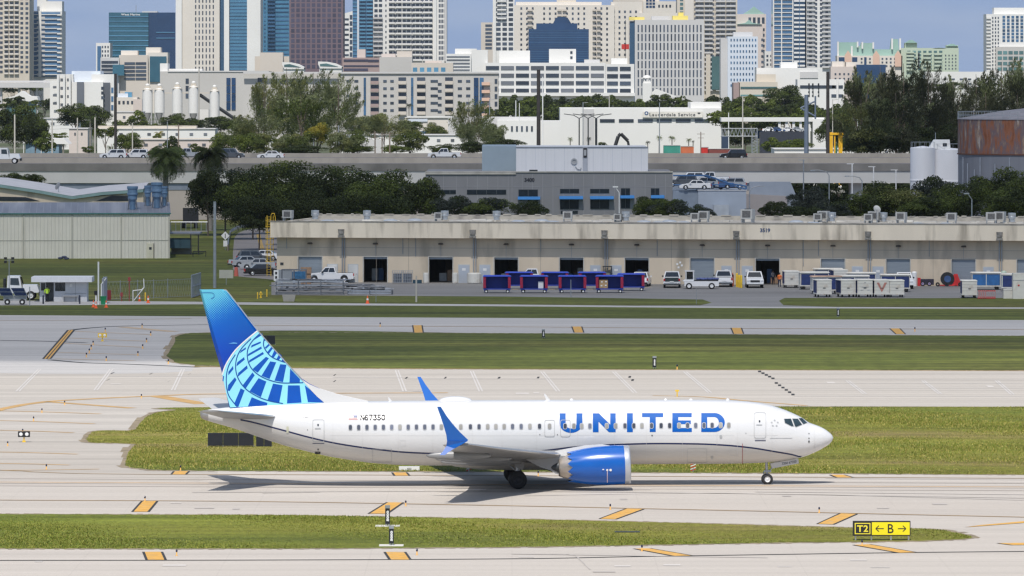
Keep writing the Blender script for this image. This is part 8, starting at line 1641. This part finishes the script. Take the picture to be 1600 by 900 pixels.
# colourful resort
b=Bld('gabled_apartments','peach and mint roofed gabled apartments on the horizon',3900,1358);b.vol(1308,1410,87,w_cream,dep=20)
for pts in([(1310,87),(1312,66),(1339,66),(1341,72),(1345,72),(1347,67),(1364,67),(1366,77),(1392,77),(1394,61),(1404,61),(1405,78),(1408,87)],):mb=MB();mb.prism([(b.X(a),b.Zv(c_)) for a,c_ in pts],'y',4,14);mb.build('mint_roof',w_roofg,b.t)
for u,vt,vb_ in((1309.5,65,88),(1340,65,74),(1347.5,65.5,76),(1364.5,66,76),(1394,60,77),(1406.5,60,78),(1331,72,88)):b.vol(u-1.3,u+1.3,vt,w_white,dd=2,dep=3,vb=vb_,name='chimney')
for u in(1325,1369,1403):mb=MB();mb.prism([(b.X(u-5),b.Zv(104)),(b.X(u+5),b.Zv(104)),(b.X(u+5),b.Zv(86)),(b.X(u),b.Zv(79)),(b.X(u-5),b.Zv(86))],'y',-1.5,.5);mb.build('gable_bay',w_peach,b.t)
b.grid(1310,1320,89,97,1,1,g_navy,.9,.9).grid(1331,1340,89,97,1,1,g_navy,.9,.9).grid(1343,1408,89,106,10,3,g_dark,.42,.5).grid(1350,1354,89,104,1,1,g_navy,.9,.95,t=.4).done()
b=Bld('green_apartments','pale green apartment block with small hipped turrets',3900,1453);b.vol(1408,1498,75,w_green,dep=22).vol(1414,1433,67,w_green,dd=2,dep=10).vol(1479,1497,70.5,w_green,dd=2,dep=10)
for a,c_,e,f in((1415,1433,67,62.5),(1479,1497,72,68.5),(1456,1480,76,74.5)):mb=MB();mb.prism([(b.X(a),b.Zv(e)),(b.X(c_),b.Zv(e)),(b.X((a+c_)/2+2),b.Zv(f)),(b.X((a+c_)/2-2),b.Zv(f))],'y',0,10);mb.build('turret_roof',w_roofg,b.t)
b.slabs(1416,1428,78,110,1,6,w_green,1).slabs(1440,1474,80,110,2,5,w_green,.7).grid(1416,1474,78,110,7,6,g_grn,.6,.55).grid(1475,1496,84,110,4,5,g_dark,.35,.45).grid(1434,1437,82,108,1,1,g_grey,.9,.98).done()
b=Bld('pink_low_block','pinkish and navy low blocks behind the dark casuarinas',3500,1330);b.vol(1298,1340,104,w_pink,dep=15).vol(1300,1318,96,w_cream,dd=6,dep=12).vol(1338,1384,101,g_navy,dd=-2,dep=15,name='curtain_wall').vol(1322,1344,97,w_cream,dd=6,dep=12);b.grid(1302,1336,112,134,5,3,g_dark,.4,.4).done()
b=Bld('long_white_block','long white low block behind the right casuarinas',3000,1500);b.vol(1446,1580,112,w_white,dep=20);b.grid(1470,1560,120,142,7,3,g_dark,.4,.3).done()
b=Bld('balcony_tower','white tower at the right end of the skyline',4200,1575);b.vol(1541,1610,22,w_white,dep=25).vol(1553,1610,12,w_white,dd=5,dep=15).vol(1556,1620,73,w_grey,dd=-3,dep=5);b.slabs(1541,1548,24,112,1,16,w_white,1).grid(1549,1562,25,110,3,15,g_dark,.45,.55).grid(1565,1600,24,66,5,8,g_blue,.62,.75).grid(1558,1600,78,112,5,4,g_grn,.8,.6,dd=-3).done()
# mid town buildings
b=Bld('white_terrace_building','white stepped building with grey glass at the left of mid town',2500,127);b.vol(90,114,116,w_white,dep=25).vol(78,91,126,w_white,dd=2,dep=20).vol(112,157,111,w_blue,dd=6,dep=20).vol(113,161,128,w_white,dd=-1,dep=22).vol(143,178,116,w_white,dd=2,dep=24).vol(120,131,128,g_grey,dd=-2,dep=1.2,vb=168,name='curtain_wall').vol(161,172,129,g_grey,dd=1,dep=1.2,vb=175,name='curtain_wall')
b.grid(92,113,118,170,2,4,g_grey,.55,.3).grid(80,91,130,168,1,3,g_grey,.5,.3).grid(157.5,163,134,156,1,3,g_dark,.8,.6,dd=-1).grid(173,178,134,175,1,3,g_blue,.7,.6,dd=2).done()
for i,u in enumerate((89,98.5,107.5)):b.vol(u,u+3,116,w_white,dd=-2,dep=2,name='pier')
b=Bld('tent_roof_pavilion','white peaked tent roof pavilion at far left',2900,35,cat='pavilion');mb=MB();mb.prism([(b.X(6),b.Zv(160)),(b.X(60),b.Zv(158)),(b.X(58),b.Zv(151)),(b.X(46),b.Zv(150)),(b.X(34),b.Zv(142)),(b.X(22),b.Zv(150)),(b.X(8),b.Zv(153))],'y',0,14);mb.build('tent_roof',w_white,b.t);b.vol(10,56,158,g_grn,dd=2,dep=8).done()
b=Bld('flyover','pale far flyover strip at the left',3200,38,cat='bridge');b.vol(-60,80,129.5,w_lgrey,dep=12,vb=137).vol(-20,82,126,w_lgrey,dd=12,dep=12,vb=129).done();[b.vol(u,u+3,137,w_lgrey,dd=3,dep=4,name='pier') for u in(0,28,56)]
b=Bld('tan_low_building','small tan building with blue roof boxes right of the dark pole',2500,200);b.vol(181,214,152,w_cream,dep=14).vol(184,200,146,w_blue,dd=2,dep=6).vol(195,206,144,g_sky,dd=3,dep=6).vol(208,222,155,w_pink,dd=-1,dep=10);b.grid(183,210,157,163,4,1,g_dark,.5,.8).done()
b=Bld('plant_building','long grey industrial building behind the white silos',2450,330);b.vol(250,420,111.5,w_grey,dep=30).vol(262,316,107.5,w_white,dd=6,dep=12).vol(250,262,99,w_white,dd=3,dep=14);b.grid(289,296,121,155,1,3,g_dark,.7,.7).grid(353,369,121,172,2,4,g_navy,.8,.9,t=.4).done()
b.vol(262,420,110.5,w_lgrey,dd=-.3,dep=.6,vb=112.5,name='parapet')
si=[]
for i,(u0,u1,vt,vb_,l) in enumerate(((222.5,238.5,141,176,'first of the left pair'),(241,257,141,176,'second of the left pair'),(269,285,139,177,'third, left of the conveyor'),(294.5,310.5,137,177,'fourth, beside the conveyor'),(327.5,343,143,184,'fifth, right of the conveyor'))):
 d=2300;k=d/F;r_=(u1-u0)/2*k;zt_,zb_=H-(vt-VH)*k,H-(vb_-VH)*k;t=thing('silo','white cement silo, '+l,'silo',(((u0+u1)/2-800)*k,d,0),0,'white cement silos')
 MB().lathe([(r_,zb_),(r_,zt_),(r_*.5,zt_+.8),(.001,zt_+1.0)],n=24).build('silo_shell',w_white,t);MB().lathe([(r_*.98,zb_),(r_*.35,zb_-2.6)],n=20).build('hopper',w_grey,t)
 mb=MB();[mb.tube((a*r_*.8,c_*r_*.8,0),(a*r_*.8,c_*r_*.8,zb_),.18,n=5) for a in(-1,1) for c_ in(-1,1)];[mb.tube((a*r_*.8,-r_*.8,0),(-a*r_*.8,-r_*.8,zb_-.5),.1,n=4) for a in(-1,1)];mb.build('leg_frame',w_lgrey,t)
 MB().box(-r_*.9,r_*.9,-r_*.9,r_*.9,zt_+.1,zt_+.4).box(-r_*.5,r_*.5,-r_*.5,r_*.5,zt_+.4,zt_+1.6).build('top_platform',w_tan,t);mb=MB();mb.ico((0,0,zt_+1.9),r_*.42,(1,1,.8),6);mb.build('filter_dome',w_white,t)
t=thing('conveyor','slanting grey conveyor running down right of the silos','conveyor',((340-800)*2310/F,2310,0));k=2310/F;Zk=lambda v:H-(v-VH)*k
MB().tube(((312-340)*k,0,Zk(148)),((370-340)*k,0,Zk(188)),.7,n=6).build('belt_housing',dark_metal,t);MB().box((310-340)*k,(326-340)*k,0,4,0,Zk(171)).build('base_house',w_white,t)
mb=MB();mb.box((225-340)*k,(340-340)*k,-1,1,Zk(146),Zk(144.5));mb.build('gantry',w_tan,t)
b=Bld('beige_apartments','long beige grey apartment building with small windows and balconies',2260,600);b.vol(380,530,114,w_grey,dep=20).vol(530,779,114,w_grey,dd=-2,dep=22).vol(380,779,112.3,w_lgrey,dd=-2.6,dep=1,vb=115,name='parapet')
b.grid(402,416,119,180,1,5,g_dark,.9,.6,t=.3);
for(a,c_,n) in((538,563,2),(596,618,2),(667,690,1),(712,738,2)):b.grid(a,c_,121,178,n,5,g_dark,.5,.32,dd=-2)
for(a,c_) in((578.5,592),(622,635),(651,665),(695,708)):b.grid(a,c_,119.5,179,1,5,g_dark,.92,.78,dd=-2,t=.25);b.slabs(a,c_,119.5,179,1,5,w_terra if a<590 else w_beige,.95,dd=-2.3,dp=1.0)
for(a,c_) in((568,572),(642,646),(749,756)):b.grid(a,c_,121,180,1,4,g_blue,.9,.95,dd=-2,t=.3)
b.grid(740,748,121,180,1,4,g_navy,.9,.95,dd=-2,t=.4).slabs(752,766,121,182,1,5,w_peach,.9,dd=-2,dp=1.6).grid(772,778,121,180,1,5,g_dark,.7,.6,dd=-2).grid(682,692,126,180,1,5,g_dark,.6,.35,dd=-2).done()
b=Bld('long_white_office','long white office building with banded windows in the centre',2900,870);b.vol(737,762,78,w_white,dd=4,dep=30).vol(758,946,98,w_white,dep=30).vol(944,991,100,w_white,dd=1,dep=28).vol(858,900,76.5,w_white,dd=8,dep=14).vol(780,828,79,w_white,dd=10,dep=14).vol(955,980,91,w_white,dd=9,dep=12).vol(913,937,93,w_lgrey,dd=10,dep=8,name='roof_unit').vol(755,992,145,w_white,dd=-3,dep=4,vb=150,name='ground_band')
for j in range(4):
 for i in range(8):b.grid(758.5+i*23.4,780.5+i*23.4,102+j*11.8,110+j*11.8,1,1,g_grey if i%2 else g_dark,.93,.72,t=.3)
 b.grid(947,987,103.5+j*11.5,111+j*11.5,2,1,g_dark,.85,.8,dd=1,t=.3)
b.grid(890.5,895,78,94,1,2,g_dark,.8,.5,dd=8).done()
mb=MB();add_text(mb,'BROWARD HEALTH',lambda x,y:(b.X(862)+x,-.4,b.Zv(100)+y),.01,.0) if False else None
b=Bld('bell_tower','small white domed bell tower before the slot window office',2800,1011,cat='tower');b.vol(1004,1018,130,w_white,dep=6).vol(1005.5,1017,127,w_white,dd=1,dep=4);mb=MB();mb.lathe([(2.1,b.Zv(122)),(1.9,b.Zv(120)),(1.2,b.Zv(118)),(.001,b.Zv(117.3))],c=(0,3,0),n=20);mb.build('dome',w_white,b.t,smooth=True);mb=MB();[mb.tube((1.5*math.cos(a),3+1.5*math.sin(a),b.Zv(130)),(1.5*math.cos(a),3+1.5*math.sin(a),b.Zv(122)),.25,n=6) for a in np.linspace(0,6.28,9)[:-1]];mb.build('colonnade',w_white,b.t);mb=MB();mb.prism([(b.X(1018),b.Zv(150)),(b.X(1056),b.Zv(152)),(b.X(1056),b.Zv(150)),(b.X(1026),b.Zv(139)),(b.X(1018),b.Zv(145))],'y',1,8);mb.build('side_roof',w_white,b.t);b.done()
b=Bld('yellow_banded_office','low cream banded office right of centre',2700,1200);b.vol(1146,1156,129,w_terra,dep=20).vol(1155,1215,128,w_tan,dep=20).vol(1182,1212,116,w_tan,dd=6,dep=12).vol(1182,1285,106,w_white,dd=20,dep=20).vol(1220,1246,97,w_white,dd=24,dep=12);b.bands(1157,1214,134,140,1,g_grn,.5).bands(1157,1214,146,152,1,g_grn,.4).done();b.vol(1250,1278,112,w_lgrey,dd=19.5,dep=.6,vb=122,name='louver_panel')
b=Bld('white_showroom_block','white low office with a dark window strip by the brown steel pole',2600,1283);b.vol(1246,1319,124,w_white,dep=18);b.bands(1250,1305,133,138,1,g_dark,.9).bands(1300,1317,133,138,1,g_dark,.9).bands(1299,1317,147,152,1,g_dark,.9).done();b.vol(1307,1310,124,w_white,dd=-1,dep=1,name='fin')
b=Bld('service_building','wide white service building with a long wall sign',1900,1000);b.vol(875,1127,169,w_white,dep=40).vol(1079,1127,160,w_white,dd=2,dep=30).vol(912,928,170.5,w_lgrey,dd=-.4,dep=.5,name='wall_panel');b.grid(934,1112,185.5,191.5,6,1,g_dark,.78,.8,t=.2).done()
MB().box(b.X(1004),b.X(1098),-.9,-.3,b.Zv(183.5),b.Zv(174.5)).build('sign_board',mat('sign_cream',(.72,.69,.62),.6),b.t)
mb=MB();add_text(mb,'Lauderdale Service',lambda x,y:(b.X(1050.5)+x,-.95,b.Zv(179)+y),1.45,.02,1.12,spacing=1.15);mb.build('lettering',dark_metal,b.t)
mb=MB();mb.lathe([(.62,-.93),(.001,-.95)],c=(b.X(1010),0,b.Zv(176.9)),axis='y',n=18);mb.build('round_emblem',mat('emblem_blue',(.03,.08,.2),.4),b.t);mb=MB();mb.lathe([(.34,-.96),(.001,-.97)],c=(b.X(1010),0,b.Zv(176.9)),axis='y',n=4);mb.build('round_emblem',white_paint,b.t);mb=MB();mb.lathe([(.3,-.93),(.001,-.95)],c=(b.X(1092),0,b.Zv(177)),axis='y',n=14);mb.face([(b.X(1089),-.94,b.Zv(177)),(b.X(1095),-.94,b.Zv(177)),(b.X(1094),-.94,b.Zv(176)),(b.X(1090),-.94,b.Zv(176))]);mb.build('winged_emblem',dark_metal,b.t)
b=Bld('white_hall','white hall with dark slot windows left of the service building',1850,830);b.vol(777,842,188,w_white,dep=25).vol(842,876,189,w_white,dd=3,dep=22).vol(700,842,183,w_lgrey,dd=12,dep=18);b.grid(796,835,196,206,5,1,g_dark,.38,.8).done()
b=Bld('beige_store','low beige hall with a blue band in mid town',2150,715);b.vol(632,800,184,w_cream,dep=20).vol(636,770,181.5,w_white,dd=-.5,dep=1,vb=184,name='canopy').vol(638,668,186,w_blue,dd=-.4,dep=.4,vb=190,name='panel').vol(640,690,205,g_blue,dd=-.4,dep=.5,vb=212,name='blue_band').done()
b=Bld('open_pavilion','white flat roofed open pavilion with columns at right of mid town',1850,1210);b.vol(1127,1290,184,w_white,dep=14,vb=190,name='roof_slab').vol(1270,1290,186,w_white,dd=-1,dep=10).vol(1180,1258,204,g_navy,dd=4,dep=2,vb=216,name='dark_band').done();[b.vol(u,u+4,190,w_white,dd=.5,dep=1,name='column') for u in(1216,1227,1238,1249,1262)]
for lab,u0,u1,vt,d,m,e in(('long white flat building under the palms at left',152,336,201.5,1900,w_white,(153,307,196.5)),('white flat roofed store at the left of the low town',67,120,185,2000,w_white,None),('small brown striped shed in the low town',108,137,201,1850,w_pink,None),('pale pinkish low strip building behind the palms',190,470,218,1680,w_pink,(210,330,216)),('long white low building behind the highway poles',518,722,211,1640,w_white,(550,600,218)),('white low sheds behind the yellow tree',392,452,219,1600,w_white,(436,452,221)),('small cream house with an awning by the silos',182,222,175,2250,w_cream,(204,216,182)),('white trailers row behind the median of the highway',1330,1420,229,1400,w_white,None),('white low sheds left of the pole with blue cabinet',1210,1330,233,1350,w_white,None)):
 b=Bld('low_building',lab,d,(u0+u1)/2,'low buildings beyond the highway');b.vol(u0,u1,vt,m,dep=18)
 if e:b.vol(e[0],e[1],e[2],w_tan if e[2]<vt else w_lgrey,dd=3 if e[2]<vt else-.3,dep=6 if e[2]<vt else .4,vb=vt+.3 if e[2]<vt else None,name='roof_band')
 n=max(2,int((u1-u0)/22));b.grid(u0+4,u1-4,vt+5,vt+11,n,1,g_grey,.25,.6).done();b.vol(u0-.5,u1+.5,vt-.6,w_lgrey,dd=-.3,dep=18.6,vb=vt+.4,name='parapet')
b=Bld('gabled_house','blue gabled house with a white roof at the left',1700,70,cat='house');b.vol(40,92,222,mat('house_blue',(.16,.25,.32),.7),dep=12);mb=MB();mb.prism([(b.X(36),b.Zv(223)),(b.X(50),b.Zv(216.5)),(b.X(66),b.Zv(225)),(b.X(66),b.Zv(226.5)),(b.X(50),b.Zv(218.5)),(b.X(36),b.Zv(225))],'y',-1.2,12);mb.build('gable_roof',w_white,b.t);mb=MB();mb.prism([(b.X(50),b.Zv(216.5)),(b.X(100),b.Zv(216.5)),(b.X(108),b.Zv(225)),(b.X(62),b.Zv(225))],'y',-.5,12);mb.build('roof',w_white,b.t);b.vol(36.5,37.5,224,w_white,dd=-1,dep=.3,name='porch_post').vol(64,65,225,w_white,dd=-1,dep=.3,name='porch_post').done()
# colourful containers, excavator, gantry, steel masts
gK='painted sheds beyond the highway barrier'
for u0,u1,vt,m,l in((1037,1063,227,mat('teal_shed',(.05,.28,.22),.6),'teal green shed behind the highway barrier'),(1064,1084,228.5,mat('orange_shed',(.55,.16,.07),.6),'orange shed behind the highway barrier'),(1096,1107,230,red_paint,'small bright red box behind the highway barrier'),(1106,1160,232.5,mat('dark_red_shed',(.22,.06,.05),.7),'long dark red shed behind the highway barrier')):
 b=Bld('shipping_container',l,1250,(u0+u1)/2,gK,'container');b.vol(u0,u1,vt,m,dep=3,name='container_shell').vol(u0-.3,u1+.3,vt-.4,w_lgrey,dd=-.1,dep=.3,vb=vt+.4,name='top_rail').done();[b.vol(u,u+.5,vt,m,dd=-.15,dep=.15,name='rib') for u in np.arange(u0+1,u1-1,3.0)]
k=1450/F;t=thing('excavator','dark excavator arm bent high before the white service building','excavator',((962-800)*k,1450,0));Q=lambda u,v:((u-962)*k,0,H-(v-VH)*k)
MB().path([Q(960,232),Q(966,213),Q(970,209),Q(981,220)],.45,n=6).path([Q(981,220),Q(983,231)],.3).build('boom',m_plast,t);MB().box(-3,1,-1.5,1.5,.5,H-(228-VH)*k).build('body',m_plast,t)
k=1300/F;t=thing('sign_gantry','grey lattice sign gantry standing by the highway','gantry',((1155-800)*k,1300,0));Q=lambda u,v,y=0:((u-1155)*k,y,H-(v-VH)*k);mb=MB()
for u in(1128,1175,1183):mb.path([Q(u,290),Q(u,200)],.12)
for v in(201,213):mb.path([Q(1126,v),Q(1184,v)],.12)
for i in range(10):u=1127+i*5.7;mb.path([Q(u,201),Q(u+2.8,213),Q(u+5.7,201)],.07,n=4)
for i in range(9):v=213+i*5;mb.path([Q(1175,v),Q(1183,v+2.5),Q(1175,v+5)],.07,n=4)
mb.build('lattice',steel,t);MB().box((1127-1155)*k,(1138-1155)*k,-.2,.2,H-(232-VH)*k,H-(213-VH)*k).build('sign_back',mat('sign_navy',(.03,.05,.09),.5),t)
k=1250/F;t=thing('steel_mast','blue grey steel mast with zigzag brackets near the yellow frame','mast',((1260-800)*k,1250,0));Q=lambda u,v:((u-1260)*k,0,H-(v-VH)*k)
mb=MB();mb.tube(Q(1260,305),Q(1260,148),.55,.42,n=12).tube(Q(1274,186),Q(1274,150),.18).path([Q(1274,158),Q(1251,169),Q(1274,182)],.18);mb.build('shaft',mat('mast_blue_grey',(.16,.20,.27),.5,.3),t)
mb=MB();r_=random.Random(2);[mb.tube(Q(u,130),Q(u+.5,152),.1,n=5) for u in(1264,1270,1279)];[mb.box((u-1.2-1260)*k,(u+1.2-1260)*k,-.3,.3,H-(v+1.5-VH)*k,H-(v-1.5-VH)*k) for u in(1264,1270,1279) for v in(132,138,144,150)];mb.build('insulator_stack',dark_metal,t)
t=thing('lifting_gantry','bright yellow lifting frame behind the highway','gantry',((1307-800)*k,1252,0));Q=lambda u,v:((u-1307)*k,0,H-(v-VH)*k)
X_=lambda u:(u-1307)*k;Z_=lambda v:H-(v-VH)*k;m_yf=mat('frame_yellow',(.75,.42,.02),.5,var=.1)
mb=MB();mb.box(X_(1297),X_(1302),-.4,.4,Z_(290),Z_(207)).box(X_(1311),X_(1317),-.4,.4,Z_(290),Z_(209)).box(X_(1297),X_(1319),-.5,.5,Z_(211),Z_(207.5)).box(X_(1304),X_(1306),-.3,.3,Z_(290),Z_(211));mb.build('frame',m_yf,t);MB().box(X_(1306),X_(1309),-.3,.3,Z_(290),Z_(228)).build('hydraulic_unit',mat('unit_green',(.03,.14,.09),.5),t)
# poles
big=mat('pole_dark_brown',(.085,.072,.065),.85,var=.15,scale=.8)
for u,vt,d,r_,m,lab in((841.5,109,1150,.42,big,'thick dark brown pole right of centre rising to the office windows'),(180.5,115,1150,.30,big,'thick dark brown pole at the left beside the white stepped building'),(1293.5,112,1140,.38,big,'thick dark brown pole beside the yellow frame'),(23,179,1500,.22,pale_pole,'pale concrete pole before the left dark tree'),(81.5,186,1500,.2,pale_pole,'pale pole right of the left dark tree'),(121,184,1500,.18,pale_pole,'pale pole near the striped shed'),(148.5,183,1500,.22,pale_pole,'pale pole left of the dark brown pole'),(207,192,1500,.17,pale_pole,'pale pole before the long white flat building'),(261.5,190,1500,.12,steel,'thin pole over the big palm'),(279,194,1500,.18,wood_pole,'dark pole with a transformer right of the big palm'),(311,108,2200,.3,pale_pole,'tall pale mast rising behind the silos'),(416.5,198,1500,.17,wood_pole,'grey pole before the casuarina clump'),(490,200,1450,.16,steel,'grey pole at the yellow tree'),(529,196,1450,.16,steel,'grey pole right of the yellow tree'),(586,205,1400,.18,wood_pole,'left one of three short poles in a row'),(597,207,1400,.16,wood_pole,'middle one of three short poles in a row'),(609,206,1400,.2,wood_pole,'right one of three short poles in a row'),(765,155,1900,.17,steel,'pale lamp pole by the orange balconies'),(806,157,1900,.17,white_paint,'white pole left of the thick centre pole'),(811.5,161,1850,.12,white_paint,'second white pole left of the thick centre pole'),(848,120,1600,.16,white_paint,'slim white pole touching the thick centre pole'),(911,160,1800,.16,steel,'lamp pole over the roof of the service building'),(1030.5,160,1500,.13,steel,'thin pole before the long wall sign'),(952,148,2000,.2,pale_pole,'tan pole behind the service building'),(1138.5,176,1400,.12,white_paint,'white pole in the sign gantry'),(1160.5,150,1700,.2,pale_pole,'grey pole with lamp right of the service building'),(1095,206,1400,.14,wood_pole,'crossarm pole before the right end of the service building'),(1301,155,1500,.12,pale_pole,'thin tan lamp pole right of the yellow frame'),(1340,185,1600,.12,white_paint,'small white lamp pole among the casuarinas'),(174,225,1500,.14,pale_pole,'short pale post before the first SUV'),(118,130,2600,.2,steel,'thin far pole before the white stepped building')):
 arms=[((-.9,-.5),(.9,-.5),.06),((-.7,-1.4),(.7,-1.4),.05)] if 'crossarm' in lab or 'transformer' in lab or 'three' in lab else[((0,-.2),(1.4,0),.06)] if 'lamp' in lab else None
 pole(u,vt,None,r_,m,lab,'utility_pole',[(a,c_,0,q) for a,c_,q in arms] if arms else None,d,group='poles beyond the highway')
for u,l in((905,'left one'),(919,'middle one'),(931.5,'right thick one')):
 d=1350;k=d/F;t=thing('street_lamp','twin arm highway lamp, %s of three before the white service building'%l,'street lamp',((u-800)*k,d,0),group='twin arm highway lamps');zt_=H-(185-VH)*k
 MB().tube((0,0,0),(0,0,zt_),.26 if u>925 else .14,n=8).path([(0,0,zt_),(-1.2,0,zt_+.7),(-3.4,0,zt_+1.0)],.09).path([(0,0,zt_),(1.2,0,zt_+.7),(3.4,0,zt_+1.0)],.09).build('lamp_post',dark_metal,t)
# overhead wires sagging between the left poles
wt=thing('power_line','thin overhead wires sagging across the left town','wires',((150-800)*1500/F,1500,0))
for z_v in(187,191,196,201):
 P=[]
 for i in range(40):
  f=i/39;u=-40+500*f;s_g=math.sin(math.pi*((f*7)%1))*1.2;P.append(((u-150)*1500/F,0,H-(z_v+s_g-VH)*1500/F))
 MB().path(P,.025,n=3).build('wire',dark_metal,wt)
# red sign by the ramp and parked cars at showroom
gS='cars parked before the open pavilion'
for u,pm,l in((1203,PW,'white'),(1215,PBL,'blue'),(1232,PW,'second white'),(1246,PS,'silver')):vehicle('sedan',pm,l+' car parked high before the open pavilion',((u-800)*1840/F,1840,H-(206-VH)*1840/F),0,gS)
MB().box(-10,10,0,6,0,1)
d=1840;k=d/F;b=Bld('display_deck','dark fronted deck carrying the parked cars',d-3,1218,cat='deck');b.vol(1188,1258,206,mat('deck_dark',(.03,.035,.05),.6),dep=7,name='deck_wall').done()
# ---------------------------------------------------------------- cloud that shades the middle ground
cm_=bpy.data.materials.new('cloud_vapour');cm_.use_nodes=True;t_=cm_.node_tree;b_=t_.nodes['Principled BSDF'];b_.inputs['Base Color'].default_value=(.9,.9,.92,1);b_.inputs['Roughness'].default_value=1
tp_=t_.nodes.new('ShaderNodeBsdfTransparent');tp_.inputs[0].default_value=(.97,.97,.97,1);tl_=t_.nodes.new('ShaderNodeBsdfTranslucent');tl_.inputs[0].default_value=(.97,.96,.95,1);ms_=t_.nodes.new('ShaderNodeMixShader');ms_.inputs[0].default_value=.32;t_.links.new(tp_.outputs[0],ms_.inputs[1]);t_.links.new(tl_.outputs[0],ms_.inputs[2]);t_.links.new(ms_.outputs[0],t_.nodes['Material Output'].inputs[0])
ZC=650.0;off=sv*(ZC/sv.z)
mb=MB();nx_,ny_=70,44
X0_,X1_,Y0_,Y1_=-330,330,560,1235
rs_=np.random.RandomState(4)
top=[];bot=[]
for j in range(ny_+1):
 for i in range(nx_+1):
  a=i/nx_*2-1;c_=j/ny_*2-1;x=(X0_+X1_)/2+a*(X1_-X0_)/2;y=(Y0_+Y1_)/2+c_*(Y1_-Y0_)/2
  y+=12*math.sin(x*.03)+7*math.sin(x*.071+1);e=max(0,1-max(abs(a),abs(c_))**4);hgt=70*math.sqrt(e)*(.7+.3*math.sin(x*.05+2*math.sin(y*.03))*math.sin(y*.045))
  top.append((x+off.x,y+off.y,ZC+hgt));bot.append((x+off.x,y+off.y,ZC-10*math.sqrt(e)))
mb.v=top+bot;M_=len(top)
for j in range(ny_):
 for i in range(nx_):a=j*(nx_+1)+i;q=(a,a+1,a+nx_+2,a+nx_+1);mb.f+=[q,tuple(M_+w for w in q[::-1])];mb.m+=[0,0]
tag(mb.build('cloud',cm_,smooth=True,fix=False),'flat based white cloud drifting above the airport',None,kind='structure')
# ---------------------------------------------------------------- sea air over the town
hm=bpy.data.materials.new('haze_air');hm.use_nodes=True;t_=hm.node_tree;t_.nodes.remove(t_.nodes['Principled BSDF']);pvn=t_.nodes.new('ShaderNodeVolumePrincipled');pvn.inputs['Color'].default_value=(.86,.92,1,1);pvn.inputs['Density'].default_value=HAZE;pvn.inputs['Anisotropy'].default_value=.2
t_.links.new(pvn.outputs[0],t_.nodes['Material Output'].inputs['Volume'])
tag(MB().box(-2700,2700,-700,14100,-1.0,150).build('haze',hm),'thin pale blue haze lying over the airport and the town',None,kind='stuff')
